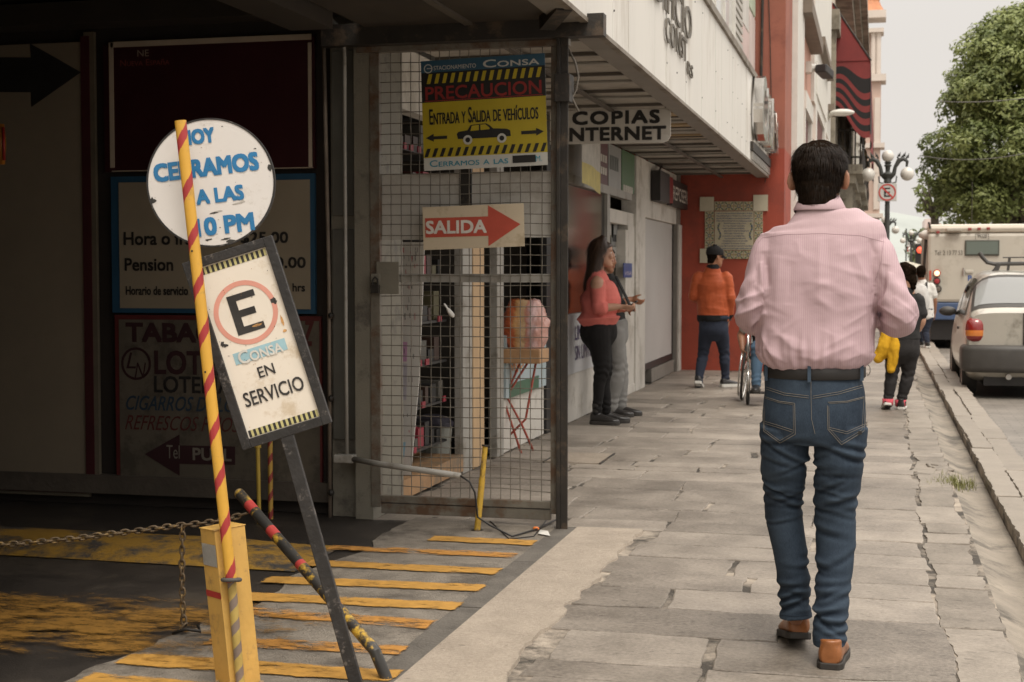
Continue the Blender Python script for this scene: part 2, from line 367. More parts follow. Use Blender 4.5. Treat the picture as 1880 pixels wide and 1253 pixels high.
# garage forecourt: asphalt, dark border strip, rough concrete, worn yellow stripes, speed bump
mb = MB(); mb.grid(24, 30, lambda u, v: (-7.2+u*5.6, -4+v*11.55, .004*noise.noise((u*20,v*30,0))-.002)); tag(mb.build('garage_floor', mk('shaded_floor', (.024,.019,.015), .55, .4, 4, .5, 160, dirt=(.05,.04,.03), damt=.35, dscale=1.6), smooth=True), kind='structure')  # near-black floor colour paints in the shade inside the garage
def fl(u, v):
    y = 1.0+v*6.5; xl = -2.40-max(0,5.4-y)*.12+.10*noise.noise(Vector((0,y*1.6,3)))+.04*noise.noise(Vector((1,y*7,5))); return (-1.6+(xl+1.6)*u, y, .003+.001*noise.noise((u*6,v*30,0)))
mb = MB(); mb.grid(20, 90, fl); o = tag(mb.build('forecourt', M_asph, smooth=True), kind='structure')  # lighter sheet paints the daylit floor; its left edge follows the shade
mb = MB()
for y0 in np.arange(-2, 7.4, .94): mb.box(-1.6,-1.495+random.uniform(-.008,.008),y0+.004,min(y0+.94,7.4)-.004,-.05,.003+random.uniform(-.002,.002))
tag(mb.build('border_strip', mk('border_stone', (.115,.102,.086), .65, .3, 8, .5, 90)), kind='structure')
mb = MB(); ys = np.linspace(-2, 7.42, 220)
edge = [-1.17+.09*noise.noise((0,yy*1.7,0))+.035*noise.noise((3,yy*7,0))+.012*noise.noise((5,yy*29,0)) for yy in ys]
for i in range(len(ys)-1):
    mb.quad([(-1.497,ys[i],.004),(edge[i],ys[i],.0065),(edge[i+1],ys[i+1],.0065),(-1.497,ys[i+1],.004)]); mb.quad([(edge[i],ys[i],.0065),(edge[i]+.006,ys[i],-.02),(edge[i+1]+.006,ys[i+1],-.02),(edge[i+1],ys[i+1],.0065)])
for f in mb.bm.faces: pass
lay = mb.bm.faces.layers.float.new('tone')
for f in mb.bm.faces: f[lay] = .2
tag(mb.build('concrete_strip', M_conc), kind='structure')

def paint_mat(name, col, wear, scale=5., feather=.0):
    """road paint flaked away where the noise says so; the floor itself shows through"""
    m = bpy.data.materials.new(name); m.use_nodes = True; t = m.node_tree; N = t.nodes; L = t.links; b = N['Principled BSDF']
    co = N.new('ShaderNodeTexCoord'); mp = N.new('ShaderNodeMapping'); mp.inputs['Scale'].default_value = (1,2.2,1); L.new(co.outputs['Object'], mp.inputs[0])
    n1 = N.new('ShaderNodeTexNoise'); n1.inputs['Scale'].default_value = scale; n1.inputs['Detail'].default_value = 13; n1.inputs['Roughness'].default_value = .8; L.new(mp.outputs[0], n1.inputs['Vector'])
    at = N.new('ShaderNodeAttribute'); at.attribute_name = 'edge'; ed = N.new('ShaderNodeMath'); ed.operation = 'MULTIPLY_ADD'; ed.inputs[1].default_value = .16; L.new(at.outputs['Fac'], ed.inputs[0]); L.new(n1.outputs[0], ed.inputs[2])
    mr = N.new('ShaderNodeMapRange'); mr.inputs['From Min'].default_value = wear+.10; mr.inputs['From Max'].default_value = wear+.22; L.new(ed.outputs[0], mr.inputs[0])
    n2 = N.new('ShaderNodeTexNoise'); n2.inputs['Scale'].default_value = 14; n2.inputs['Detail'].default_value = 8; n2.inputs['Roughness'].default_value = .7; L.new(co.outputs['Object'], n2.inputs['Vector'])
    m2 = N.new('ShaderNodeMapRange'); m2.inputs['From Min'].default_value = .3; m2.inputs['From Max'].default_value = .7; m2.inputs['To Min'].default_value = .62; m2.inputs['To Max'].default_value = 1.15; L.new(n2.outputs[0], m2.inputs[0])
    sc = N.new('ShaderNodeVectorMath'); sc.operation = 'SCALE'; sc.inputs[0].default_value = col; L.new(m2.outputs[0], sc.inputs['Scale']); L.new(sc.outputs[0], b.inputs['Base Color']); b.inputs['Roughness'].default_value = .6
    bp = N.new('ShaderNodeBump'); bp.inputs['Strength'].default_value = .35; bp.inputs['Distance'].default_value = .005; L.new(n2.outputs[0], bp.inputs['Height']); L.new(bp.outputs[0], b.inputs['Normal'])
    tr = N.new('ShaderNodeBsdfTransparent'); mx_ = N.new('ShaderNodeMixShader'); L.new(mr.outputs[0], mx_.inputs[0]); L.new(tr.outputs[0], mx_.inputs[1]); L.new(b.outputs[0], mx_.inputs[2]); L.new(mx_.outputs[0], N['Material Output'].inputs[0]); return m
def edge_attr(o, fn):
    at = o.data.attributes.new('edge','FLOAT','POINT'); at.data.foreach_set('value', [fn(v.co) for v in o.data.vertices])
P_fresh, P_worn, P_old = paint_mat('paint_fresh', (.50,.265,.055), .40, 7), paint_mat('paint_worn', (.50,.235,.05), .47, 6), paint_mat('paint_old', (.25,.125,.02), .47, 3.)
mb = MB()
def stripe(l, r, wdt, m, z=.0085):
    a, b = at_z(*l), at_z(*r)
    n = 60; d = (b-a)/n; rows = []
    for i in range(n+1):
        p = a+d*i; row = []
        for k, e in enumerate((-1,-.72,0,.72,1)):
            vt = mb.bm.verts.new((p.x,p.y+e*(wdt*.42+.008+.008*noise.noise((a.y*9+i*.2,e*5,2))),z)); row.append(vt); EDG.append(0. if k in (0,4) or i == 0 or i == n else 1.)
        rows.append(row)
    for i in range(n):
        for k in range(4): mb.face([rows[i][k],rows[i+1][k],rows[i+1][k+1],rows[i][k+1]], m)
EDG = []
stripe((790,991),(982,1000),.15,0); stripe((600,1008),(952,1023),.15,1); stripe((560,1036),(917,1053),.15,0)
stripe((485,1067),(888,1083),.155,0); stripe((430,1097),(845,1117),.16,0); stripe((400,1122),(795,1151),.17,1)
stripe((380,1180),(745,1198),.16,1); stripe((225,1213),(730,1246),.165,0); stripe((150,1250),(620,1290),.16,0)
o = tag(mb.build('road_marking', [P_fresh, P_worn]), kind='structure'); at = o.data.attributes.new('edge','FLOAT','POINT'); at.data.foreach_set('value', EDG)
mb = MB()   # old, mostly worn away yellow fields further into the garage
mb.grid(24,14,lambda u,v: (-5.2+u*3.3, 4.45+v*.95-.06*u, .0115))
o = tag(mb.build('worn_marking', P_old), kind='structure'); edge_attr(o, lambda c: max(0,min(1,(c.x+5.2)/.3,(-1.9-c.x)/.8,(c.y-4.42)/.22,(5.40-c.y)/.28)))
mb = MB(); 
def bump(u, v):
    yy = 6.0+v*.62; x = -6.6+u*4.12; e = min(1, (1-u)*9); e2 = math.sin(math.pi*v)**.7
    return (x, yy-.02*(x+2.5), .052*e2*e+.006*noise.noise((x*4,yy*9,0))*e2+.003)
def bump_mat():
    m = mk('bump_asphalt', (.05,.044,.038), .7, .4, 9, .5, 90, dirt=(.30,.165,.02), damt=.6, dscale=5); return m
mb.grid(90, 16, bump); tag(mb.build('speed_bump', bump_mat(), smooth=True), 'low speed bump with worn yellow paint across the garage floor', 'speed bump')

# ================================================================== BUILDINGS ON THE LEFT
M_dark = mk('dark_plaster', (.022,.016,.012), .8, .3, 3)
M_gdoor = mk('grey_paint', (.18,.165,.13), .55, .12, 5, .15, 120, dirt=(.09,.08,.065), damt=.25, dscale=4)
M_greyl = mk('grey_paint_light', (.30,.285,.255), .5, .12, 6, dirt=(.18,.16,.13), damt=.25, dscale=4)
M_white = mk('white_panel', (.66,.635,.585), .5, .06, 1.5, dirt=(.52,.48,.42), damt=.25, dscale=1.6, stretch=(1,1,.25))
M_whited = mk('white_wall', (.56,.53,.48), .7, .1, 3, .2, 60, dirt=(.38,.35,.30), damt=.3, dscale=2)
M_red = mk('red_render', (.30,.052,.027), .75, .14, 2, .35, 70, dirt=(.22,.043,.025), damt=.35, dscale=1.1)
M_redup = mk('terracotta_render', (.29,.10,.066), .8, .14, 2, .3, 50, dirt=(.21,.068,.046), damt=.3, dscale=1.2)
M_pink = mk('salmon_render', (.50,.27,.20), .8, .08, 2)
M_black = mk('black_paint', (.018,.016,.015), .5, .3, 8)
M_steel = mk('dark_steel', (.021,.017,.013), .6, .35, 9, .2, 60, dirt=(.08,.055,.035), damt=.25, dscale=8, metal=.0)
M_soffit = mk('soffit_panel', (.36,.325,.28), .6, .14, 2, dirt=(.22,.19,.15), damt=.3, dscale=1.5)
M_beam = mk('soffit_batten', (.10,.085,.07), .6, .2, 5)
M_trimw = mk('white_trim', (.62,.60,.55), .5, .08, 4)
M_alu = mk('aluminium', (.42,.40,.37), .38, .1, 8, metal=.7)
glassd = mk_glass('dark_glass', (.012,.013,.013), .03)
glassm = mk_glass('mirror_glass', (.03,.032,.033), .02); MATS['mirror_glass'].node_tree.nodes['Principled BSDF'].inputs['Metallic'].default_value = .0

FX = -2.62                      # street front of the shops
# --- garage building: walls, ceiling, upper floors
gb = thing('garage_building', 'dark parking garage entrance below grey upper floors on the left', 'building', (-4.9,7.6,0))
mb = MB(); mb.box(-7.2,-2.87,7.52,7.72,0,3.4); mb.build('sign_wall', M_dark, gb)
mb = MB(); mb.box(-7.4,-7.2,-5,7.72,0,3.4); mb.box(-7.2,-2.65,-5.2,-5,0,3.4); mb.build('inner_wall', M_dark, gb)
mb = MB(); mb.box(-7.4,-2.62,-5.2,7.5,2.82,2.97); mb.box(-2.85,-2.63,3.86,6.9,2.52,2.819); mb.box(-7.3,-2.63,7.3,7.50,2.68,2.80); mb.box(-7.3,-2.8,6.3,6.5,2.72,2.81); mb.build('ceiling', mk('garage_ceiling', (.028,.021,.015), .8, .3, 3), gb)  # includes a low unseen lintel added to keep daylight out of the garage
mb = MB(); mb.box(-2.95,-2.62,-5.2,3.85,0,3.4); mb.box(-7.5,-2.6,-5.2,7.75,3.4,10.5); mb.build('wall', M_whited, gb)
mb = MB(); mb.box(-7.15,-2.88,7.46,7.515,.07,.175); mb.build('wall_base', mk('base_concrete', (.075,.06,.045), .8, .3, 5, .4, 40), gb)
mb = MB(); mb.box(-2.855,-2.705,7.45,7.75,0,2.81,0); mb.box(-2.70,-2.60,7.385,7.9,0,2.81,0); mb.box(-2.704,-2.701,7.5,7.7,0,2.8,1); mb.build('column', [M_gdoor, M_dark], gb, bevel=.006)
mb = MB(); mb.box(-2.845,-2.712,7.437,7.45,.42,1.55); mb.box(-2.845,-2.712,7.437,7.45,1.62,2.5);  mb.build('column_panel', mk('grey_panel',(.10,.097,.083),.5,.15,5), gb, bevel=.004)

# --- canopy over the pavement
CX0, CXE, CY0, CY1, CZ = FX, -1.45, 4.9, 19.78, 2.62
cn = thing('shop_canopy', 'long white metal canopy with battened soffit over the pavement', 'canopy', (-2.0,13,CZ))
mb = MB(); mb.box(CX0,CXE-.02,CY0,CY1,CZ,CZ+.06); mb.build('soffit', M_soffit, cn)
mb = MB(); mb.box(CX0+.02,CXE-.15,CY0+.02,7.36,CZ-.03,CZ-.024); mb.build('near_soffit', mk('dark_brown_sheet',(.05,.04,.03),.7,.3,3), cn)  # near end of the soffit covered with a darker brown sheet
mb = MB(); y = CY0+.1
while y < CY1-.1:
    mb = MB(); mb.box(CX0,CXE-.14,y,y+.035,CZ-.022,CZ-.002); mb.build('batten', M_beam, cn); y += .9
mb = MB(); mb.box(-2.06,-2.02,CY0,CY1,CZ-.045,CZ-.0305); mb.build('long_batten', M_beam, cn)
mb = MB(); y = CY0+.5
while y < CY1-.3: mb = MB(); mb.box(CX0,CXE-.14,y,y+.05,CZ-.016,CZ-.003); mb.build('light_batten', M_greyl, cn); y += .9
for y in (11.95,12.9,13.9): mb = MB(); mb.box(CX0+.01,CXE-.15,y,y+.3,CZ-.012,CZ-.001); mb.build('stained_panel', mk('tan_panel',(.34,.24,.12),.6,.15,3), cn)
mb = MB(); mb.box(CXE-.13,CXE+.004,CY0,CY1,CZ-.05,CZ-.003); mb.build('edge_beam', mk('edge_beam_grey',(.20,.18,.155),.6,.15,4), cn)
mb = MB(); y = CY0; random.seed(3)
while y < CY1-.01:
    y2 = min(y+.52, CY1); mb.box(CXE,CXE+.022+random.uniform(0,.003),y+.004,y2-.004,CZ-.03,3.56); y = y2
mb.box(CXE-.03,CXE,CY0,CY1,CZ,3.55)
for i in range(70):
    y = random.uniform(6.5,CY1); z = random.choice([2.75,3.1,3.44]); mb.box(CXE+.02,CXE+.028,CY0+round((y-CY0)/.52)*.52+.025,CY0+round((y-CY0)/.52)*.52+.035,z,z+.01,1)
mb.build('fascia', [M_white, M_steel], cn)
mb = MB(); mb.box(CXE-.02,CXE+.05,CY0,CY1,3.562,3.63); mb.box(CXE-.01,CXE+.03,CY0,CY1,CZ-.055,CZ-.032); mb.build('trim', mk('rusty_trim',(.22,.19,.155),.6,.2,6,dirt=(.12,.09,.06),damt=.4), cn)
# raised letters on the fascia
def yat(px): return at_x(px, 300, CXE+.03).y
for txt, pxa, pxb, z, h in (('EDIFICIO', 1188, 1266.5, 3.20, .24), ('CONST', 1219, 1258, 2.97, .17), ('RS', 1259.5, 1269, 2.86, .10)):
    mb = MB(); ya, yb = yat(pxa), yat(pxb)
    mb.text(txt, frame((CXE+.03,(ya+yb)/2,z),(0,1,0),(0,0,1)), yb-ya, h, 0, th=.012)
    bm = mb.bm; r = bmesh.ops.extrude_face_region(bm, geom=bm.faces[:]); bmesh.ops.translate(bm, verts=[v for v in r['geom'] if isinstance(v, bmesh.types.BMVert)], vec=(-.010,0,0))
    mb.build('lettering', mk('letter_bronze',(.10,.085,.065),.5,.2,8), cn)

# --- building above and behind the canopy
ob = thing('office_building', 'white office building with large panes above the long canopy', 'building', (-4,14,0))
UX = -1.62
mb = MB(); mb.box(-9,UX,7.9,19.75,3.64,14); mb.box(-9,FX-1.5,7.95,19.75,0,3.64); mb.build('upper_wall', M_white, ob)
mb = MB(); mb.box(FX-.6,FX-.002,17.45,19.78,0,.16); mb.box(FX-.02,FX+.03,19.45,19.78,.0,2.62); mb.build('door_step', mk('step_stone',(.2,.18,.155),.7,.2,5), ob)
glass_sky = mk_glass('pale_glass', (.50,.50,.48), .08)
for y0, y1 in ((9,11.6),(11.8,14.4),(14.55,16.6)):
    for z0 in (3.8,5.4,7.0):
        wf = MB(); wf.box(UX,UX+.05,y0,y0+.05,z0,z0+1.5); wf.box(UX,UX+.05,y1-.05,y1,z0,z0+1.5); wf.box(UX,UX+.05,y0+.05,y1-.05,z0,z0+.05); wf.box(UX,UX+.05,y0+.05,y1-.05,z0+1.45,z0+1.5); wf.box(UX,UX+.04,(y0+y1)/2-.02,(y0+y1)/2+.02,z0+.05,z0+1.45)
        wo = wf.build('window', M_trimw, ob); pn = MB(); pn.box(UX+.001,UX+.015,y0+.05,y1-.05,z0+.05,z0+1.45); pn.build('pane', glass_sky, wo)
lv = MB()
for k in range(60): lv.box(UX,UX+.04,16.7,17.6,3.75+k*.09,3.80+k*.09,0,None)
lv.build('louvre', mk('louvre_grey',(.40,.38,.34),.5,.1,4), ob)
for k, (y0,y1,z0,z1,c) in enumerate(((17.8,18.65,4.3,6.6,(.52,.50,.46)),(17.8,18.65,3.66,4.28,(.52,.40,.37)),(18.75,19.6,3.66,4.6,(.55,.47,.44)),(18.75,19.6,4.65,6.6,(.40,.47,.36)))):
    p = MB(); p.box(UX,UX+.02,y0,y1,z0,z1); p.build('poster', mk('poster_%s' % 'abcd'[k],c,.5,.15,3), ob)
# chrome letters near the canopy end
sg = thing('chrome_sign', 'shiny chrome letter sign at the far end of the white fascia', 'sign', (CXE+.05,18.6,2.8))
mb = MB()
chrome = mk('chrome', (.72,.70,.67), .16, .05, 5, metal=.95)
for i, (y0, y1, z0, z1) in enumerate(((16.95,17.55,2.84,3.58),(17.65,18.0,2.84,3.5),(18.1,18.45,2.84,3.4),(18.55,18.9,2.84,3.48),(19.0,19.35,2.84,3.36),(19.42,19.72,2.84,3.3))):
    mb.text('CASAYS'[i] if i else 'C', frame((CXE+.13,(y0+y1)/2,(z0+z1)/2),(0,1,0),(0,0,1)), y1-y0, z1-z0, 0, bold=.04, th=.03)
bm = mb.bm; r = bmesh.ops.extrude_face_region(bm, geom=bm.faces[:]); bmesh.ops.translate(bm, verts=[v for v in r['geom'] if isinstance(v, bmesh.types.BMVert)], vec=(-.11,0,0))
mb.build('lettering', chrome, sg)
mb = MB(); mb.box(CXE+.023,CXE+.06,16.9,19.74,2.70,2.80); mb.build('rail', M_steel, sg)
mb = MB()
for k in range(26): mb.box(CXE+.024,CXE+.05,16.95+k*.108,17.0+k*.108,2.60,2.69)
mb.box(CXE+.0235,CXE+.03,16.94,19.72,2.61,2.63); mb.build('bracket_rail', M_alu, sg)  # row of small brackets joined by one thin strip

# --- red building
RX, RY = -1.22, 19.8
rb = thing('red_building', 'red rendered corner building with white pilasters and window surrounds', 'building', (-3,RY,0))
mb = MB(); mb.box(-10,RX,RY,23.0,0,2.95); mb.build('lower_wall', M_red, rb)
mb = MB(); mb.box(-10,RX,RY,23.0,2.951,14); mb.box(-10,RX,23.0,36.5,0,14,1); mb.build('wall', [M_redup, M_pink], rb)
def surround(y0,y1,z0,z1,t=.28,d=.07):
    s = MB(); s.box(RX,RX+d,y0-t,y0,z0,z1); s.box(RX,RX+d,y1,y1+t,z0,z1); s.box(RX,RX+d+.02,y0-t,y1+t,z1,z1+t)
    o = s.build('window_surround', M_trimw, rb); g = MB(); g.box(RX-.01,RX+.012,y0,y1,z0,z1); g.build('pane', mk('red_shade',(.11,.03,.022),.6,.2,2), o)
mb = MB(); mb.box(RX,RX+.08,21.3,23.2,0,9); mb.box(RX,RX+.06,27.2,36.4,4.4,14); mb.build('pilaster', M_trimw, rb)
surround(24.0,26.0,2.0,3.9); surround(28.4,32.5,.9,4.6,.6); surround(33.8,35.6,.9,4.0)
mb = MB(); mb.box(RX,RX+.22,22.6,27.0,5.2,5.42); mb.box(RX,RX+.2,28.5,34,5.6,5.75); mb.box(RX,RX+.2,34.5,36,5.0,5.15); mb.build('ledge', mk('brown_ledge',(.16,.125,.095),.7,.2,4), rb)
mb = MB(); mb.tube([(RX-.32,RY-.03,2.9),(RX-.30,RY-.03,5),(RX-.31,RY-.03,9)],.02,6); mb.tube([(RX-.25,RY-.02,2.5),(RX-.17,RY-.025,3.3),(RX-.2,RY-.02,4.4),(RX-.27,RY-.02,6)],.006,5); mb.build('cable', M_steel, rb)
cm = thing('security_camera', 'white security camera with black hood on the red building', 'camera', at_x(1480,128,RX))
p = at_x(1480,124,RX); mb = MB(); mb.box(RX,RX+.10,p.y-.16,p.y+.16,p.z-.10,p.z+.08); mb.tube([p+Vector((.06,0,0)),p+Vector((.24,.1,-.02))],.065,10); mb.build('arm', M_trimw, cm, smooth=False)
mb = MB(); mb.box(-.10,.10,-.2,.2,-.07,.07,0,Matrix.Translation(p+Vector((.30,.1,-.07))) @ Matrix.Rotation(-.3,4,'Z') @ Matrix.Rotation(-.2,4,'X')); mb.build('camera_body', M_black, cm, bevel=.02)

# --- ornate grey stone building with balcony and awning, further down the street
M_stone = mk('grey_stone', (.24,.215,.17), .8, .3, 1.5, .5, 12, dirt=(.11,.095,.07), damt=.4, dscale=1.2)
M_cream = mk('cream_render', (.52,.47,.39), .8, .15, 1.5, .3, 10)
sb = thing('stone_building', 'ornate grey stone building with carved balconies and a deep cornice', 'building', (-4,45,0))
mb = MB(); mb.box(-14,-1.25,36.6,66,0,9.2); mb.build('wall', M_cream, sb)
mb = MB(); mb.box(-6,-.62,42,66,9.2,9.45); mb.box(-6,-.42,42,66,9.45,9.8); mb.box(-6,-.8,42,66,8.9,9.2); mb.build('cornice', M_stone, sb)
for y0 in (38.5,43,48,53,58,63):
    for z0 in (.3,4.4):
        s = MB(); s.box(-1.25,-1.1,y0-.4,y0-.05,z0,z0+3); s.box(-1.25,-1.1,y0+1.55,y0+1.9,z0,z0+3); s.box(-1.25,-1.02,y0-.5,y0+2.0,z0+3,z0+3.5); o = s.build('window', M_stone, sb)
        g = MB(); g.box(-1.26,-1.235,y0-.05,y0+1.55,z0,z0+3); g.build('pane', glassd, o)
for y0, y1 in ((40.5,46),(50,56),(60,65)):
    mb = MB(); mb.box(-1.25,-.45,y0,y1,3.95,4.2); mb.box(-1.25,-.62,y0+.1,y1-.1,3.7,3.95); mb.box(-1.25,-.85,y0+.2,y1-.2,3.3,3.7)
    for k in range(4): yy = y0+.4+k*(y1-y0-.8)/3; mb.box(-1.25,-.7,yy-.15,yy+.15,2.9,3.7)
    o = mb.build('balcony', M_stone, sb)
    rl = MB(); n = int((y1-y0)/.16)
    for k in range(n+1):
        yy = y0+k*(y1-y0)/n; rl.tube([(-.48,yy,4.2),(-.44,yy+.02,4.6),(-.48,yy,5.1)],.022,5)
    for k in range(6): rl.tube([(-.5-k*.14,y0+.03,4.2),(-.5-k*.14,y0-.02,4.6),(-.5-k*.14,y0+.03,5.1)],.022,5)
    rl.box(-1.25,-.44,y0-.02,y0+.05,5.08,5.14); rl.box(-.52,-.44,y0,y1,5.08,5.14)
    rl.build('railing', M_steel, o)
    for k in range(5): kb = MB(); kb.lathe([(.0,0),(.05,.03),(.07,.1),(.05,.17),(.02,.2),(.0,.26)],(-.48,y0+k*(y1-y0)/4,5.14),8); kb.build('finial', mk('brass',(.55,.42,.2),.4,.2,6,metal=.6), o)
aw = thing('striped_awning', 'dark red awning with wavy black stripes above the stone balcony', 'awning', (-1.2,46,5.5))
aw_m = bpy.data.materials.new('awning_cloth'); aw_m.use_nodes = True
mb = MB(); nA = 30
ya0, ya1 = 39.5, 62.0
def awn(u, v):     # u along the street, v out and down
    y = ya0+u*(ya1-ya0)
    if v < .55: t_ = v/.55; return (-1.25+1.0*t_*1.0, y, 8.35-1.55*t_)
    t_ = (v-.55)/.45; return (-.25+.03*math.sin(u*60)*t_, y, 6.8-1.9*t_+.10*math.sin(u*28)*t_)
mb.grid(120, 16, awn)
for f in mb.bm.faces:
    c = f.calc_center_median()
    if c.z < 6.75:
        k = (c.y-ya0)/2.6
        f.material_index = 1 if (k % 1) < .5 else 0
side = [(-1.25,8.35),(-.25,6.8),(-.25,5.3),(-1.25,5.9)]
mb.quad([(x, ya0, z) for x, z in [(-1.25,8.35),(-.25,6.8),(-1.25,6.8)]], 0)
NS = 24; zs = lambda i, t_: 6.8-(1.2+.75*i/NS)*t_+.18*math.sin(i/NS*5.5+t_*.6)*min(1,t_*4)
for i in range(NS):
    for j in range(11):
        xa, xb = -1.25+i/NS, -1.25+(i+1)/NS; t0, t1 = j/11, (j+1)/11
        mb.quad([(xa,ya0+.02,zs(i,t0)),(xb,ya0+.02,zs(i+1,t0)),(xb,ya0+.02,zs(i+1,t1)),(xa,ya0+.02,zs(i,t1))], 1 if j in (2,3,5,7,9) else 0)
mb.build('cloth', [mk('awning_red',(.20,.032,.03),.8,.15,2), mk('awning_black',(.014,.011,.011),.8,.2,3)], aw)
mb = MB(); mb.tube([(-1.22,ya0,8.3),(-.25,ya0,6.8)],.025,6); mb.build('frame', M_steel, aw)
st = thing('street_light', 'pale cobra head street light on the facade behind the man', 'street light', at_x(1522,212,-1.2))
p = at_x(1517,220,-1.2); mb = MB(); mb.tube([p, p+Vector((.1,-.1,.1)), p+Vector((.2,-.2,.15))],.05,8); mb.build('arm', M_trimw, st, smooth=True)
mb = MB(); mb.ball(p+Vector((.36,-.3,.12)), .28, 16, 0, (1.0,.7,.28)); mb.build('lamp_head', M_trimw, st, smooth=True)
# far row of facades and the tower
fb = thing('facade_row_building', 'pale far building with small balconies beyond the stone building', 'building', (-4,80,0))
mb = MB(); mb.box(-14,-1.1,66.2,104,0,11); mb.build('wall', mk('far_render',(.55,.49,.43),.8,.15,1), fb)
for k, y0 in enumerate(np.arange(68,102,4.0)):
    for z0 in (.5,4.5,8):
        s = MB(); s.box(-1.1,-.95,y0,y0+.3,z0,z0+2.6); s.box(-1.1,-.95,y0+1.6,y0+1.9,z0,z0+2.6); s.box(-1.1,-.85,y0-.1,y0+2,z0+2.6,z0+3); o = s.build('window', M_trimw, fb); g = MB(); g.box(-1.11,-1.085,y0+.3,y0+1.6,z0,z0+2.6); g.build('pane', glassd, o)
tw = thing('church_tower', 'pale pink colonial tower with orange tiled dome down the street', 'tower', (-1.9,112,0))
M_tow = mk('tower_pink', (.46,.335,.275), .8, .1, .6); M_towW = mk('tower_white', (.55,.48,.42), .8, .08, .6)
q0, q1 = at_y(1583,300,112).x, at_y(1616,300,112).x; qc, qw = (q0+q1)/2-.3, (q1-q0)/2+.3
zt = lambda py: at_y(1600,py,112).z
mb = MB(); mb.box(qc-qw,qc+qw,112,112+2*qw,0,zt(150)); mb.build('shaft', M_tow, tw)
for py, e, h in ((150,.35,.5),(272,.3,.35),(400,.25,.3),(318,.12,.2),(34,.3,.55),(60,.15,.3)): mb = MB(); mb.box(qc-qw-e,qc+qw+e,112-e,112+2*qw+e,zt(py),zt(py)+h); mb.build('cornice', M_towW, tw)
mb = MB()
for dx in (-1,-.5,.5,1):
    for yy in (112.25,112+2*qw-.25): mb.lathe([(.24,zt(150)+.5),(.19,zt(140)),(.18,zt(66)),(.24,zt(60))],(qc+dx*(qw-.22),yy,0),10)
for dx in (-1,1):
    for fz in (180,300): mb.box(qc+dx*(qw-.25)-.2,qc+dx*(qw-.25)+.2,111.9,112.02,zt(fz+85),zt(fz))
mb.build('column', M_towW, tw)
mb = MB(); mb.box(qc-.25,qc+.25,112.6,113.4,zt(140),zt(60)); mb.build('bell_pier', M_tow, tw)
mb = MB(); z0 = zt(34)+.55; mb.lathe([(qw+.25,z0),(qw+.1,z0+.25),(qw*.95,z0+.5),(qw*.8,z0+.8),(qw*.92,z0+1.4),(qw*1.0,z0+2.0),(qw*.8,z0+3),(qw*.4,z0+3.8),(.1,z0+4.2)],(qc,112+qw,0),10); mb.build('dome', mk('orange_tile',(.50,.20,.09),.6,.2,1.5), tw)

# --- behind the camera: unseen building added to cut the light reaching the garage
ab = thing('unseen_building', 'unseen cream building added behind the viewer to cut the light', 'building', (0,-30,0))
mb = MB(); mb.box(-12,12,-34,-26,0,9); mb.build('wall', M_cream, ab)
for k in range(5): s = MB(); s.box(-8+k*4,-6.4+k*4,-26,-25.95,1,3.2); s.build('window', glassd, ab)
# ================================================================== SIGNS ON THE GARAGE WALL
WY = 7.5
def wq(px, py, Y=WY): return at_y(px, py, Y)
def wf(px, py, Y=WY-.02): return frame(at_y(px, py, Y), (1,0,0), (0,0,1))
def wlen(px0, px1, py, Y=WY): return (at_y(px1,py,Y)-at_y(px0,py,Y)).length
def panel(mb, x0, y0, x1, y1, Y, th, m=0):
    a, b = at_y(x0,y1,Y), at_y(x1,y0,Y); mb.box(min(a.x,b.x),max(a.x,b.x),Y-th,Y,min(a.z,b.z),max(a.z,b.z),m); return mb
cloth = mk('banner_cloth', (.205,.165,.115), .85, .08, 3, .15, 200)
bn = thing('arrow_banner', 'large grey white wall banner with a black arrow and dark red edge', 'banner', wq(80,890))
mb = MB(); panel(mb,-260,78,163,884,WY,.02); mb.build('cloth', cloth, bn)
mb = MB(); panel(mb,163.5,68,168,888,WY,.03,0); panel(mb,168.2,60,176,893,WY,.025,1); panel(mb,-260,884.5,163,888,WY,.03,0); panel(mb,-260,888.3,168,894,WY,.025,1); mb.build('frame', [mk('maroon_edge',(.05,.007,.009),.6,.2,5), mk('frame_beige',(.12,.10,.07),.6,.2,5)], bn)
mb = MB(); M0 = Matrix(((1,0,0,0),(0,0,-1,WY-.021),(0,1,0,0),(0,0,0,1)))
def wpoly(mb, pts, m=0, th=.002, Y=WY-.021):
    q = [at_y(x,y,Y) for x,y in pts]; mb.prism([(v.x,v.z) for v in q][::-1], Matrix(((1,0,0,0),(0,0,-1,Y),(0,1,0,0),(0,0,0,1))), th, m)
wpoly(mb, [(-150,105),(57,106),(55,80),(149,133),(58,197),(57,170),(-150,168)]); mb.build('arrow', M_black, bn)

mn = thing('maroon_signboard', 'dark maroon signboard with thin beige line border on the garage wall', 'sign', wq(390,318))
mb = MB(); panel(mb,196,68,580,317,WY,.022); mb.build('board', mk('maroon_board',(.035,.007,.009),.4,.15,4), mn)
mb = MB(); Y = WY-.023
for a in ((203,73,572,78),(206,309,575,314),(203,78.5,208,308.5),(567,78.5,572,308.5)): panel(mb,*a,Y,.004)
mb.build('border', mk('beige_line',(.42,.35,.27),.5,.1,6), mn)
mb = MB(); 
mb.text('NE', wf(263,98,Y-.001), wlen(253,274,98), .036, 0); mb.text('Nueva España', wf(266,115,Y-.001), wlen(222,312,115), .034, 1, caps=True)
mb.build('lettering', [mk('pale_ink',(.30,.25,.2),.5), mk('rose_ink',(.22,.06,.05),.5)], mn)

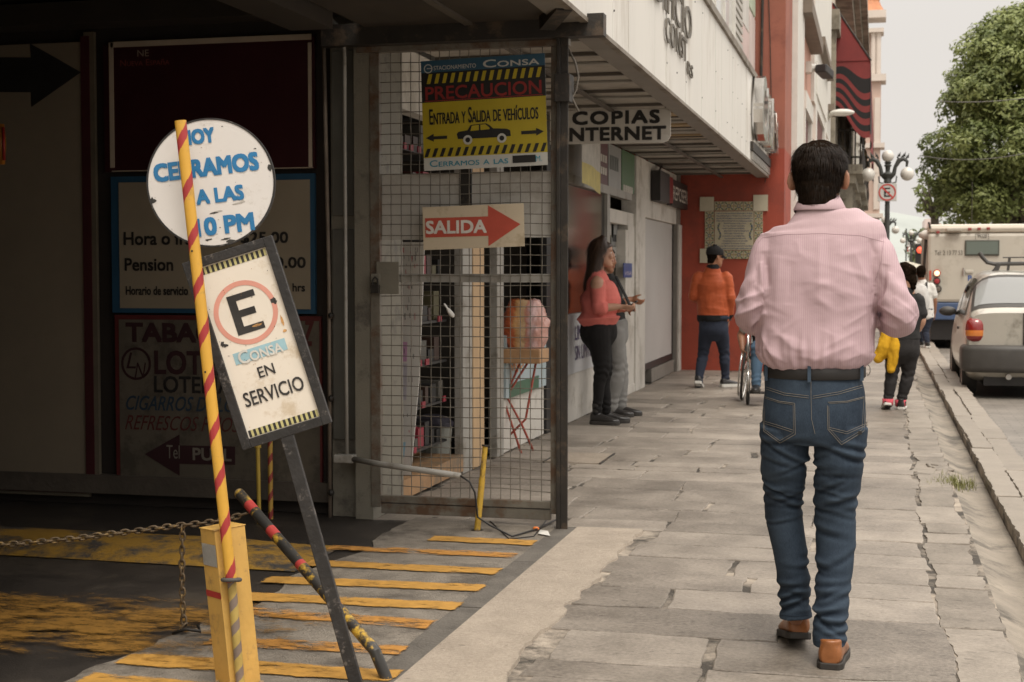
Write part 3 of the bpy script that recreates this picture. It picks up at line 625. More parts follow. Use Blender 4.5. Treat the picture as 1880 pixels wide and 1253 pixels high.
pr_ = thing('price_board', 'blue bordered white parking price board under the maroon signboard', 'sign', wq(395,575))
mb = MB(); panel(mb,210,319,580,574,WY,.022,0); panel(mb,221,330,569,566,WY-.0225,.004,1); mb.build('board', [mk('sign_blue',(.018,.065,.12),.5,.15,5), mk('board_white',(.27,.225,.16),.6,.08,3)], pr_)
Y = WY-.0275
for tx, a, b, cy, h in (('Hora o frac',227,366,438,.075),('$25.00',442,529,438,.072),('Pension',229,318,486,.072),('$1,000.00',432,561,484,.070),('Horario de servicio',231,345,534,.050),('22:00 hrs',490,560,528,.046)):
    mb = MB(); mb.text(tx, wf((a+b)/2,cy,Y), wlen(a,b,cy), h, 0, bold=.028); mb.build('lettering', mk('black_ink',(.016,.014,.013),.5), pr_)

tb = thing('tobacco_signboard', 'weathered hand painted tobacco and lottery signboard at the wall foot', 'sign', wq(400,890))
mb = MB(); panel(mb,218,581,592,888,WY,.022,0); panel(mb,222,590,586,880,WY-.0225,.003,1)
mb.build('board', [mk('sign_red',(.09,.012,.011),.6,.3,6), mk('board_grey',(.10,.083,.06),.7,.2,4,dirt=(.06,.05,.036),damt=.35,dscale=5)], tb)
Y = WY-.026
ink_t = [mk('maroon_ink',(.03,.008,.010),.6), M_black, mk('blue_ink',(.018,.035,.055),.6), mk('red_ink',(.075,.014,.012),.6), mk('grey_ink',(.17,.15,.12),.6)]
for tx, a, b, cy, h, c, sh, bo in (('TABAQUERIA',229,545,615,.13,0,0,.04),('LOTERIA',283,470,667,.135,0,0,.03),('LOTERIA',283,425,707,.095,1,0,.02),('CIGARROS DULCES',231,455,742,.082,2,.35,.01),('REFRESCOS FRIOS',229,440,778,.082,3,.4,.0),('Tel',306,330,830,.075,4,0,0),('PUBL',354,425,835,.07,4,0,.03),('Z',556,577,612,.14,3,.3,.03)):
    mb = MB(); mb.text(tx, wf((a+b)/2,cy,Y-(.004 if c==4 else 0)), wlen(a,b,cy), h, 0, bold=bo, shear=sh); mb.build('lettering', ink_t[c], tb)
mb = MB(); C = wf(250,668,Y); mb.ring(C,.078,.092,.002,0)
mb.text('L', wf(241,662,Y), .06, .09, 0, bold=.0, shear=.25); mb.text('N', wf(258,680,Y), .07,.085,0, shear=.25); mb.build('emblem', ink_t[0], tb); mb = MB()
wpoly(mb, [(266,834),(330,798),(330,818),(432,820),(432,854),(330,852),(330,874)], 0, .002, Y)
mb.build('arrow', ink_t[0], tb)

# conduits on the column
cd = thing('conduit_pipe', 'thin grey conduit running down the column to a junction box', 'pipe', at_y(634,840,7.35))
p = lambda x, y: at_y(x, y, 7.35)
mb = MB(); mb.tube([p(560,32),p(588,32),p(610,38),p(624,52),p(631,75),p(633,110),p(633,250),p(634,400),p(635,600),p(637,838)],.010,8); mb.build('pipe', M_greyl, cd, smooth=True)
mb = MB(); q = p(634,842); mb.box(q.x-.055,q.x+.055,q.y-.035,q.y+.03,q.z-.022,q.z+.022); mb.build('junction_box', M_greyl, cd, bevel=.006)
mb = MB(); mb.tube([q+Vector((.05,-.02,0)), at_y(700,853,7.22), at_y(845,874,7.12)],.016,8); mb.build('arm', M_greyl, cd, smooth=True)
mb = MB(); e = at_y(845,874,7.12); mb.tube([e, at_y(862,885,7.12), at_y(872,905,7.13), at_y(877,950,7.16), at_y(900,965,7.2), at_z(940,985,.012), at_z(985,972,.012), at_z(1020,955,.015)],.005,6); mb.build('cable', M_black, cd, smooth=True)
rp_ = thing('rusty_pipe', 'slim rusty pipe fixed with round clamps between wall and column', 'pipe', at_y(606,955,7.42))
mb = MB(); mb.tube([at_y(594,60,7.42), at_y(604,520,7.42), at_y(606,955,7.42)],.011,8); mb.build('pipe', mk('rust_pipe',(.19,.15,.115),.6,.3,9), rp_, smooth=True)
mb = MB()
for y in (580,732,905): mb.ball(at_y(608,y,7.39),.018,8)
mb.build('clamp', M_steel, rp_)
# hanging red and yellow plastic item on the left
hr = tag(MB().box(0,.001,0,.001,0,.001).build('placeholder', M_black), 'x', 'x'); bpy.data.objects.remove(hr)
tgx = MB(); a = at_y(2,262,7.2); tgx.tube([a+Vector((0,0,.10)),a,a+Vector((.005,0,-.12))],[.02,.028,.016],8,0); tgx.tube([a+Vector((.028,-.02,.08)),a+Vector((.03,-.02,-.1))],.008,6,1)
tag(tgx.build('hanging_item', [mk('item_orange',(.42,.16,.02),.4), mk('item_red',(.3,.02,.015),.4)], smooth=True, origin=a), 'small orange and red handset hanging beside the arrow banner', 'item')

# ================================================================== THE MESH GATE
GY = 7.40
gq = lambda px, py, d=0: at_y(px, py, GY+d)
gx0, gx1 = gq(690,900).x, gq(1024,900).x
gz0, gz1 = gq(860,945).z, gq(860,92).z
gt = thing('mesh_gate', 'wire mesh gate with grey lower rail and white rear panels', 'gate', (gx0,GY,0))
M_gfr = mk('gate_frame_paint', (.14,.125,.10), .5, .3, 8, .2, 70, dirt=(.10,.055,.03), damt=.42, dscale=6)
z_r = gq(860,915).z; z_r2 = gq(860,928).z
mb = MB(); mb.box(gx0-.02,gx0+.035,GY-.02,GY+.02,.07,gz1); mb.box(gx1-.035,gx1,GY-.018,GY+.018,.07,gz1); mb.box(gx0+.035,gx1-.035,GY-.021,GY+.019,z_r2,z_r); mb.box(gx0+.035,gx1-.035,GY-.016,GY+.014,gz0-.01,z_r2-.004); mb.box(gx0-.09,gx1+.06,GY-.03,GY+.02,gz1+.001,gz1+.06)
mb.build('frame', M_gfr, gt, bevel=.003)
mb = MB(); zr = gq(860,511).z; mb.box(gx0+.035,gx1-.035,GY+.012,GY+.03,zr-.022,zr+.022); mb.build('cross_rail', M_greyl, gt)
mb = MB(); wire_n = 17; sp = (gx1-gx0-.07)/wire_n
random.seed(5)
wz0, wz1 = z_r, gz1
def wire(a, b, n, off, sag=0):
    pts = []
    for i in range(n+1):
        t = i/n; p = Vector(a).lerp(Vector(b), t); s = off*(1 if i % 2 else -1)
        j = noise.noise(Vector((p.x*3, p.z*3, off*500)))*.006
        pts.append(p+Vector((j if a[0]==b[0] else 0, s, (j if a[2]==b[2] else 0)+sag*math.sin(t*9+sag*300))))
    mb.tube(pts, .0025, 5, cap=False)
nz_ = int((wz1-wz0)/sp)
for i in range(1, wire_n): x = gx0+.035+sp*i+random.uniform(-.003,.003); wire((x,GY,wz0),(x+random.uniform(-.004,.004),GY,wz1),nz_,.0022)
for k in range(1, nz_+1): z = wz0+k*(wz1-wz0)/(nz_+1)+random.uniform(-.003,.003); wire((gx0+.03,GY,z),(gx1-.03,GY,z),wire_n,-.0022,.006 if k in (3,4,1) else .0015)
mb.build('wire_mesh', mk('galvanised_wire', (.15,.132,.105), .5, .4, 20, metal=.2), gt, smooth=True)
pw = mk('panel_white', (.48,.46,.42), .6, .08, 3, dirt=(.36,.33,.29), damt=.3, dscale=3)
for a in ((700,318,846,441),(868,314,1021,437)):
    mb = MB(); panel(mb,*a,GY+.05,.012); mb.build('rear_panel', pw, gt)
mb = MB(); panel(mb,846.5,300,867.5,450,GY+.06,.03); mb.build('rear_post', M_steel, gt)
mb = MB(); panel(mb,692,481,733,540,GY-.03,.008); panel(mb,683,503,700,519,GY-.02,.02); mb.build('latch_plate', M_gdoor, gt, bevel=.002)
mb = MB(); q = gq(689,531,-.05); mb.box(q.x-.022,q.x+.022,q.y-.012,q.y+.012,q.z-.022,q.z+.022); mb.tube([q+Vector((-.014,0,.02)),q+Vector((-.014,0,.05)),q+Vector((0,0,.064)),q+Vector((.014,0,.05)),q+Vector((.014,0,.02))],.005,8); mb.build('padlock', M_steel, gt, bevel=.003)
# ties and torn bag scrap on the mesh
mb = MB(); q = gq(826,570,-.012); mb.loft([[q+Vector((.05*t-.03+w_*math.cos(a), -.004+.008*math.sin(a), -.07*t+.035+w_*.5*math.sin(a))) for a in [k*.785 for k in range(8)]] for t, w_ in ((0,.003),(.15,.006),(.3,.004),(.5,.012),(.8,.016),(1,.006))]); 
tag(mb.build('plastic_scrap', mk('plastic_white',(.6,.58,.54),.4), smooth=True, origin=q), 'knotted white plastic scrap tied to the gate wires', 'scrap')

# post carrying the canopy
mb = MB(); a, b = at_z(1021,972), at_z(1043,972); px_ = (a.x+b.x)/2; wd = abs(b.x-a.x)
mb.box(px_-wd/2,px_-wd/2+.02,7.33,7.40,0,2.62); mb.box(px_-wd/2+.021,px_+wd/2,7.335,7.345,0,2.62); mb.box(px_-wd/2-.008,px_+wd/2+.012,7.31,7.42,2.18,2.32)
tag(mb.build('steel_post', M_steel, bevel=.003, origin=(px_,7.37,0)), 'dark rusty angle iron post standing at the free end of the gate', 'post')
mb = MB(); mb.box(gx0-.25,px_+.22,7.28,7.36,2.50,2.61); mb.bar((px_-.05,7.2,2.56),(px_+.10,6.9,2.60),.08,.08); tag(mb.build('support_beam', M_steel, origin=(px_,7.3,2.5)), 'dark steel beam under the canopy above the gate', 'beam')
mb = MB(); mb.tube([at_y(1042,88,7.4),at_y(1056,115,7.4),at_y(1062,140,7.4),at_y(1058,165,7.4),at_y(1050,180,7.4),at_y(1062,205,7.4)],.006,6); tag(mb.build('loose_cable', mk('cable_grey',(.16,.14,.115),.6), smooth=True, origin=at_y(1042,88,7.4)), 'loose curled grey cable dangling from the post top', 'cable')

# yellow warning sign
SY = GY-.035
yw = thing('warning_sign', 'yellow and black vehicle warning sign wired to the upper gate', 'sign', at_y(888,305,SY))
def sq(px, py, o=0): return at_y(px, py, SY-o)
TILT = math.atan2(8,226)
# sign plane: built flat, tilted a little
cS = sq(888.5,207.5); S = (sq(1002,207)-sq(775,207)).length/227
MS = Matrix.Translation(cS) @ Matrix.Rotation(-.03,4,'Y') @ frame((0,0,0),(1,0,0),(0,0,1))
def sl(x0,y0,x1,y1): return rect((x0-888.5)*S,(x1-888.5)*S,(207.5-y1)*S,(207.5-y0)*S)
def sp_(pts): return [((x-888.5)*S,(207.5-y)*S) for x,y in pts]
yk = [mk('sign_navy',(.028,.085,.135),.35,.08,4), mk('sign_black',(.014,.013,.012),.35,.1,6), mk('sign_yellow',(.42,.325,.018),.35,.07,4), mk('sign_white',(.50,.49,.45),.4,.07,4), mk('sign_redink',(.24,.022,.018),.4), mk('sign_teal',(.03,.24,.33),.4)]
mb = MB()
mb.prism(sl(775,110,1002,131),MS,.006,0); mb.prism(sl(775,131,1002,184),MS,.006,1); mb.prism(sl(775,184,1002,282.5),MS,.006,2); mb.prism(sl(775,282.5,1002,305),MS,.006,3); mb.build('board', yk, yw)
mb = MB(); T = MS @ Matrix.Translation((0,0,.0065))
for k in range(15): x = 785+k*14.3; mb.prism(sp_([(x,151),(x+6.5,151),(x+11,134),(x+4.5,134)]),T,.001,2)
for k in range(16): x = 776.5+k*14.2; mb.prism(sp_([(x,281),(x+6.5,281),(min(x+12.5,1001.5),266),(min(x+6,1001.5),266)]),T,.001,1)
mb.prism(sp_([(780,247),(795,240),(795,244.5),(820,244.5),(820,250),(795,250),(795,254)]),T,.001,1); mb.prism(sp_([(997,246),(983,239.5),(983,243.5),(956,243.5),(956,249.5),(983,249.5),(983,253)]),T,.001,1)
mb.prism(sp_([(838,243),(841,239),(858,237),(864,228),(893,226.5),(900,231),(905,236),(930,238),(936,241),(937,251),(912,252),(870,252),(840,251.5)]),T,.001,1)
for x in (858,920.5): mb.ring(T@Matrix.Translation(((x-888.5)*S,(207.5-254)*S,.0014)),4.6*S,8.4*S,.0008,3,28); mb.prism([(4.5*S*math.cos(a)+(x-888.5)*S,4.5*S*math.sin(a)+(207.5-254)*S) for a in np.linspace(0,6.28,20,endpoint=False)],T,.0018,1)
mb.prism(sp_([(866,229.5),(879,228.5),(879,238),(863.5,238.5)]),T,.0016,2); mb.prism(sp_([(882,228.3),(891,228),(898,234),(899,237),(882,238)]),T,.0016,2)
def st_(txt,x0,x1,y0,y1,m,**k): mb.text(txt,T@Matrix.Translation((((x0+x1)/2-888.5)*S,(207.5-(y0+y1)/2)*S,0)),(x1-x0)*S,(y1-y0)*S,m,**k)
mb.ring(T@Matrix.Translation(((788.5-888.5)*S,(207.5-124)*S,0)),6.3*S,8*S,.001,3,28); mb.prism(sl(786,123,796,124.5),T,.001,3)
st_('stacionamiento',799,877,120,127.5,3,caps=True,bold=.004); st_('Consa',890,992,115,129,3,caps=True,bold=.02)
st_('PRECAUCION',782,995,156,180,4,bold=.02); mb.prism(sl(780,181,997,182.5),T,.001,4)
st_('Entrada y Salida de vehículos',788,988,196,224,1,caps=True,bold=.012)
st_('Cerramos a las',786,931,287,299,5,caps=True,bold=.01); mb.prism(sl(939,286,981,299),T,.002,1); st_('M.',981,992,288,298,5)
mb.build('lettering', yk, yw)
# SALIDA sign
sd_s = thing('exit_sign', 'cream sign with red right pointing SALIDA arrow on the gate', 'sign', at_y(868,458,SY))
c2 = sq(868.5,417.5); M2 = Matrix.Translation(c2) @ Matrix.Rotation(-.012,4,'Y') @ frame((0,0,0),(1,0,0),(0,0,1))
P2 = lambda pts: [((x-868.5)*S,(417.5-y)*S) for x,y in pts]
mb = MB(); mb.prism(P2([(776,457),(963,453),(962,377),(775,380)]),M2,.005); mb.build('board', mk('sign_cream',(.56,.47,.34),.45,.06,3,dirt=(.42,.34,.23),damt=.25,dscale=6), sd_s, bevel=.001)
mb = MB(); T2 = M2@Matrix.Translation((0,0,.0055))
mb.prism(P2([(780,400),(897,399),(897,379.5),(956,414),(897,452),(897,433.5),(780,434.5)]),T2,.001,0); mb.text('SALIDA',T2@Matrix.Translation(((838-868.5)*S,(417.5-416.5)*S,.001)),113*S,24*S,1,bold=.035)
mb.build('lettering', [mk('arrow_red',(.46,.075,.045),.45,.1,8), mk('letter_white',(.66,.62,.56),.5)], sd_s)
# short yellow pipe in front of the gate
yp = thing('yellow_pipe', 'short leaning yellow pipe with capped top in front of the gate', 'post', at_z(876,975))
b0 = at_z(876,975); t0 = b0+Vector((.03,.05,.43)); md = b0.lerp(t0,.62)
mb = MB(); mb.tube([b0,md],.0165,12); mb.tube([md,t0],.014,12); mb.build('pipe', mk('yellow_paint_old',(.50,.31,.035),.5,.2,9,dirt=(.17,.11,.05),damt=.4,dscale=10), yp, smooth=False)
mb = MB(); mb.tube([t0-Vector((0,0,.002)),t0+Vector((.001,.001,.006))],.02,12); mb.tube([b0,b0+Vector((0,0,.005))],.032,12); mb.build('cap', M_steel, yp)
tag(MB().tube([at_z(900,957,.006),at_z(935,990,.006),at_z(980,985,.006),at_z(1000,960,.006),at_z(1019,930,.02)],.003,6).build('ground_cable', M_black, smooth=True, origin=at_z(935,990)), 'thin black cable lying on the ground under the gate', 'cable')
tag(MB().ball(at_z(984,971,.012),.014,8,sc=(1.3,.8,.8)).build('orange_plug', mk('orange_plastic',(.6,.16,.03),.4), smooth=True, origin=at_z(984,971)), 'tiny orange plug lying at the gate foot', 'plug')
tag(MB().quad([at_z(988,980,.012),at_z(1010,984,.009),at_z(1006,975,.02),at_z(992,973,.012)]).build('paper_scrap', mk('paper',(.55,.53,.49),.8), origin=at_z(998,980)), 'crumpled white paper scrap on the ground beside the post', 'scrap')

# ================================================================== SHOP FRONT (plane X = FX)
sf = thing('street_shop', 'row of open shop fronts with grey frames under the canopy', 'shop front', (FX,14,0))
fy = lambda px, py=500: at_x(px, py, FX).y
def fz(px, py): return at_x(px, py, FX).z
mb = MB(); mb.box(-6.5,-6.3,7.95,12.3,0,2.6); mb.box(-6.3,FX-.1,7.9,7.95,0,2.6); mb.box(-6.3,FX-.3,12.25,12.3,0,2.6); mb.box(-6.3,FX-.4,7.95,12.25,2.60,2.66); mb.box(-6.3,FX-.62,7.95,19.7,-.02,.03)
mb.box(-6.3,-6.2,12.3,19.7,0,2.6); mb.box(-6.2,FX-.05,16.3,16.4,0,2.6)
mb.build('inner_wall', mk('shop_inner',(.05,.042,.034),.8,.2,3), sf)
random.seed(11)
def fpost(name, pa, pb, z0, z1, mat, d=.06, o=0.0):
    mb = MB(); ya, yb = fy(pa), fy(pb); mb.box(FX-d+o,FX+o,ya,yb,z0,z1); return mb.build(name, mat, sf, bevel=.004)
fpost('post', 850,867, 0, 2.6, M_greyl); fpost('post', 913,925, 0, 2.6, M_greyl); fpost('post', 1017,1024, 0, 2.6, M_greyl)
fpost('wooden_post', 869,889, 0, 2.3, mk('tan_wood',(.46,.31,.17),.6,.12,3,stretch=(4,4,.5)), .05)
fpost('dark_post', 1004,1016, 0, 2.6, M_black)
mb = MB(); mb.box(FX-.12,FX-.02,7.95,fy(1024),2.25,2.6); mb.build('header', M_whited, sf)
mb = MB(); mb.box(FX-.5,FX-.3,7.95,fy(850),.12,.22); mb.box(FX-.299,FX+.0,7.95,fy(850),.02,.13); mb.build('threshold', mk('terracotta_tile',(.33,.19,.09),.55,.25,7,dirt=(.16,.12,.08),damt=.3,dscale=4), sf)
# low wall, white board with lettering, window and posters right of the gate post
yA, yB = fy(1024), fy(1096)
mb = MB(); mb.box(FX-.12,FX,yA,yB,0,.42); mb.build('low_wall', M_whited, sf)
mb = MB(); mb.box(FX-.05,FX+.012,yA+.05,fy(1090),.425,.95); mb.build('white_board', mk('board_pale',(.52,.53,.54),.45,.08,2), sf)
mb = MB()
Mf = lambda y, z, o=.014: frame((FX+o,y,z),(0,1,0),(0,0,1))
yl0, yl1 = fy(1053), fy(1086)
mb.text('LIMPIEZA', Mf((yl0+yl1)/2,.78), (yl1-yl0), .13, 0, bold=.01); mb.text('SIN LIMITES', Mf((yl0+yl1)/2,.60), (yl1-yl0), .13, 0, bold=.01); mb.build('lettering', mk('violet_ink',(.10,.08,.17),.5), sf)
zt_ = fz(1110,350)
mb = MB(); mb.box(FX-.03,FX-.02,yA,fy(1113),.95,zt_); mb.build('window_pane', mk_glass('shop_glass',(.02,.02,.02),.10), sf)
mb = MB(); mb.box(FX-.06,FX+.02,yA,fy(1156),zt_-.03,zt_+.05); mb.box(FX-.06,FX+.01,fy(1113),fy(1118),.05,zt_-.03); mb.box(FX-.06,FX+.01,fy(1092),fy(1096),.0,.95); mb.build('window_frame', M_greyl, sf)
for i, (pa, pb, c) in enumerate(((1030,1075,(.42,.40,.36)),(1075.5,1086,(.20,.27,.30)),(1087,1113,(.10,.03,.035)),(1114,1137,(.28,.28,.27)),(1138,1161,(.055,.13,.05)))):
    mb = MB(); mb.box(FX-.03,FX+.004+.004*i,fy(pa),fy(pb),zt_+.05,2.595); mb.build('header_poster', mk('hposter_%s' % 'abcde'[i],c,.5,.2,3), sf)
for pa, pb, z, c in ((1090,1110,2.42,0),(1090,1110,2.30,0),(1140,1158,2.2,0),(1116,1132,2.45,1),(1116,1132,2.38,1)):
    mb = MB(); n = 5
    for k in range(n): ya, yb = fy(pa+(pb-pa)*k/n), fy(pa+(pb-pa)*(k+.72)/n); mb.box(FX+.021,FX+.024,ya,yb,z-.035,z+.035,c)
    mb.build('print', [mk('print_pale',(.5,.47,.42),.5), mk('print_dark',(.12,.13,.12),.5)], sf)
hang = MB(); hang.grid(6,6,lambda u,v: (FX+.18+.02*math.sin(u*5), fy(1030)+u*.95, 2.55-v*.46-.05*u*v+.02*math.sin(v*4)))
o = hang.build('hanging_flyer', [mk('flyer_white',(.46,.44,.40),.6,.2,9), mk('flyer_yellow',(.50,.42,.14),.6,.2,9)], smooth=True, origin=(FX+.18,fy(1050),2.3)); tag(o, 'white and yellow paper flyer hanging below the copies banner', 'flyer')
for f in o.data.polygons:
    if f.center.z < -.08: f.material_index = 1
# doorway with interior papers, white frames, roller door
mb = MB(); mb.box(FX-.10,FX+.01,fy(1147),fy(1151),.08,zt_-.35); mb.box(FX-.1,FX+.01,fy(1151.2),fy(1163),.0,zt_-.3); mb.box(FX-.08,FX+.0,fy(1118),fy(1163),zt_-.3,zt_-.16); mb.box(FX-.08,FX+.02,fy(1118),fy(1163),0,.09); mb.build('door_frame', M_whited, sf, bevel=.004)
mb = MB(); mb.box(FX-.14,FX+.03,fy(1163.2),fy(1180),0,2.6); mb.box(FX-.14,FX+.02,fy(1180)+.002,19.44,1.95,2.6); mb.box(FX-.14,FX+.05,fy(1240.5),19.79,0,1.948); mb.build('pilaster', M_whited, sf, bevel=.004)
mb = MB(); y0, y1 = fy(1181), fy(1236)
mb.box(FX-.07,FX-.02,y0,y1,.25,1.945)
mb.build('roller_door', mk('roller_white',(.46,.45,.43),.5,.06,2), sf)
mb = MB(); mb.box(FX-.08,FX-.015,y0,y1,.17,.248); mb.box(FX-.6,FX-.02,y1+.01,fy(1240.3),0.17,1.94); mb.build('door_base', M_black, sf)
mb = MB()
random.seed(4)
for k in range(26):
    ya = fy(1119)+random.random()*(fy(1146)-fy(1119)-.12); z = random.uniform(.95,1.75); mb.box(FX-.10+.001*k,FX-.0995+.001*k,ya,ya+random.uniform(.10,.3),z,z+random.uniform(.06,.2),k%3)
mb.box(FX-.13,FX-.105,fy(1118),fy(1147),.1,1.95,3)
mb.build('paper_notice', [mk('notice_white',(.36,.35,.32),.7), mk('notice_grey',(.2,.2,.19),.7), mk('notice_ink',(.03,.03,.03),.7), mk('notice_board',(.15,.13,.10),.7,.3,6)], sf)
bl = thing('card_sticker', 'small blue card payment sticker on the white door frame', 'sticker', at_x(1152,510,FX+.02))
a, b = at_x(1144.5,510,FX+.015), at_x(1160,484,FX+.015); mb = MB(); mb.box(FX+.012,FX+.018,a.y,b.y,a.z,b.z); mb.build('plate', mk('visa_blue',(.015,.06,.22),.4), bl)
mb = MB(); mb.text('VISA', Mf((a.y+b.y)/2,(a.z+b.z)/2-.03,.0195), (b.y-a.y)*.75, .04, 0, shear=.2); mb.build('lettering', mk('pale_lilac',(.5,.45,.55),.5), bl)
# LED sign box over the roller door
ls = thing('led_sign', 'black letter sign with red end over the white roller door', 'sign', at_x(1222,380,FX+.06))
y0, y1 = fy(1190), fy(1250); z0, z1 = fz(1220,378), fz(1220,326)
mb = MB(); yr = fy(1208); yr2 = fy(1216)
mb.box(FX+.031,FX+.14,y0,yr,z0,z1,0); mb.box(FX+.031,FX+.13,yr,yr2,z0+.02,z1-.02,1); mb.box(FX+.051,FX+.12,yr2,y1,z0,z1-.03,0); mb.build('board', [M_black, mk('led_red',(.20,.012,.015),.4)], ls)
mb = MB()
mb.text('REPOSERIA', Mf((yr2+y1)/2,(z0+z1)/2-.02,.122), (y1-yr2)*.92, (z1-z0)*.5, 0, bold=.01)
mb.build('lettering', mk('led_pale',(.55,.50,.44),.5), ls)
mb = MB(); mb.tube([at_x(1208,330,FX+.1),at_x(1210,315,FX+.09),at_x(1216,302,FX+.06)],.012,6); mb.build('bracket', M_steel, ls)

# COPIAS INTERNET hanging banner
BY = at_y(1232,230,11.45).y
cp = thing('copies_banner', 'white hanging banner reading copies and internet under the canopy', 'banner', at_y(1130,265,BY))
a, b = at_y(1010,266,BY), at_y(1232,199,BY); 
mb = MB(); w_, h_ = b.x-a.x, b.z-a.z
rc = [(0,0),(w_-.06,-.005),(w_-.02,.01),(w_,.05),(w_,h_-.03),(w_-.03,h_),(0,h_)]
Mb = frame((a.x,BY,a.z),(1,0,0),(0,0,1)); mb.prism(rc,Mb,.012); mb.build('board', mk('banner_white',(.56,.53,.48),.5,.08,3,dirt=(.44,.40,.35),damt=.25), cp, bevel=.003)
mb = MB(); k = lambda px, py: frame(at_y(px,py,BY-.0135),(1,0,0),(0,0,1)); m1 = (at_y(1211,218,BY)-at_y(1050,218,BY)).length
mb.text('COPIAS', k(1130.5,216), m1, .108, 0, bold=.05, spacing=1.15); mb.text('INTERNET', k(1128,246), (at_y(1222,246,BY)-at_y(1034,246,BY)).length, .108, 0, bold=.05, spacing=1.05)
mb.build('lettering', M_black, cp)
mb = MB()
for px in (1065,1222): mb.tube([at_y(px,200,BY),at_y(px-4,186,BY)+Vector((0,0,.01))],.004,5)
mb.build('hook', M_steel, cp)
# tile plaque on the red wall
tp = thing('tile_plaque', 'blue and yellow tile plaque with blue inscription on the red wall', 'plaque', at_y(1348,485,RY-.02))
TY = RY-.012
def tpan(x0,y0,x1,y1,o,th,m): panel(mb,x0,y0,x1,y1,RY-o,th,m)
tile_c = [mk('tile_cream',(.42,.37,.26),.3,.12,9), mk('tile_ochre',(.30,.22,.08),.3,.3,14), mk('tile_green',(.10,.13,.07),.3,.3,14), mk('tile_blue',(.05,.07,.14),.3,.3,12)]
mb = MB()
tpan(1312,388,1384,460,0,.02,0); mb.build('inscription_panel', tile_c, tp)
mb = MB(); random.seed(2)
def btile(x0,y0,x1,y1):
    tpan(x0+.4,y0+.4,x1-.4,y1-.4,0,.018,0); cx, cy = (x0+x1)/2, (y0+y1)/2; w_ = (x1-x0)*.5; h_ = (y1-y0)*.5
    q = at_y(cx,cy,RY-.0185); s_ = wlen(x0,x1,cy,RY)*.5; s2 = (at_y(cx,y0,RY)-at_y(cx,y1,RY)).length*.5; M = frame(q,(1,0,0),(0,0,1))
    for kk in range(4): mb.prism(rot2([(0,0),(s_*.75,-s_*.18),(s_*.9,0),(s_*.75,s_*.18)],kk*math.pi/2),M,.001,1)
    for kk in range(4): mb.prism(rot2([(s_*.2,s_*.2),(s_*.8,s_*.55),(s_*.85,s_*.85),(s_*.55,s_*.8)],kk*math.pi/2),M,.001,2)
    mb.ring(M,s_*.25,s_*.38,.0012,3,12)
for k in range(6):
    x = 1294+k*17.8
    if x < 1400: btile(x,370,x+17.8,387.5); btile(x,460.5,x+17.8,476)
for k in range(4): btile(1294,388+k*18,1311.5,406+k*18); btile(1384.5,388+k*18,1401,406+k*18)
mb.build('border_tile', tile_c, tp)
for x0,y0,x1,y1 in ((1285,362,1311,388),(1383,358,1410,388),(1285,457,1311,483),(1383,457,1410,483)): mb = MB(); tpan(x0,y0,x1,y1,.019,.012,0); mb.build('corner_tile', mk('corner_cream',(.47,.42,.31),.5,.06,4), tp)
mb = MB()
for r_ in range(15):
    y = 391.5+r_*4.6; lo, hi = (1315,1381) if r_ < 4 or r_ > 12 else (1326+random.uniform(-3,5), 1370+random.uniform(-5,4)); x = lo
    while x < hi:
        l = random.uniform(.8,2.6); tpan(x,y+random.uniform(-.6,.3),x+l*.55,y+random.uniform(1.2,2.4),.0205,.001,3); x += l
for s_ in (-1,1):
    for k in range(9): x = 1348+s_*(29+2.2*math.sin(k*.8)); tpan(x,410+k*3.4,x+3,413.2+k*3.4,.0205,.001,3 if k%2 else 2)
mb.build('inscription', tile_c, tp)
ac = at_z(1072,842); mb = MB(); mb.box(ac.x-.22,ac.x+.16,ac.y-.28,ac.y+.28,-.02,.006,0); mb.box(ac.x-.235,ac.x-.221,ac.y-.29,ac.y+.29,-.02,.009,1); mb.box(ac.x+.161,ac.x+.175,ac.y-.29,ac.y+.29,-.02,.009,1)
tag(mb.build('access_cover', [M_conc, M_steel], bevel=.002, origin=(ac.x,ac.y,0)), 'square concrete access cover in the pavement near the gate post', 'cover')
# goods seen through the gate
pb = thing('poster_board', 'leaning white board of handwritten price papers behind the gate', 'board', at_z(728,908))
PY_ = 8.2
pa = lambda px, py: at_y(px, py, PY_)
pbs = [(722,445),(780,445),(776,560),(770,700),(752,905),(703,905),(706,700),(712,560)]
def ppoly(mb, pts, m, o=0, th=.01): q = [at_y(x,y,PY_-o) for x,y in pts]; mb.prism([(v.x,v.z) for v in q][::-1], Matrix(((1,0,0,0),(0,0,-1,PY_-o),(0,1,0,0),(0,0,0,1))), th, m)
mb = MB(); ppoly(mb, pbs, 0); mb.build('sheet', mk('card_white',(.60,.575,.53),.6,.06,3), pb)
mb = MB()
ppoly(mb,[(715,628),(748,628),(747,664),(712,664)],0,.0105,.001); ppoly(mb,[(724,545),(733,545),(731,612),(722,612)],1,.0105,.001); ppoly(mb,[(716,668),(748,668),(746,735),(712,735)],5,.0105,.001); ppoly(mb,[(712,815),(745,812),(742,840),(710,842)],1,.0105,.0008)
random.seed(9)
for k in range(75):
    y = random.choice([455,462,470,485,495,525,545,560,575,590,640,650,690,715,760,790,850,875]); x = random.uniform(724,768)-(y-445)*.035; h = random.uniform(4,13); c = random.choice([2,2,3,4]) if y < 500 else random.choice([3,4,2])
    ppoly(mb,[(x,y),(x+1.1,y),(x+1.4,y+h),(x+.2,y+h)],c,.0118,.0006)
mb.build('paper_note', [mk('pink_paper',(.50,.27,.42),.6), mk('blue_paper',(.25,.45,.58),.6), mk('pen_red',(.45,.12,.12),.6), mk('pen_black',(.06,.055,.06),.6), mk('pen_grey',(.28,.25,.25),.6), mk('lilac_paper',(.46,.43,.47),.6)], pb)
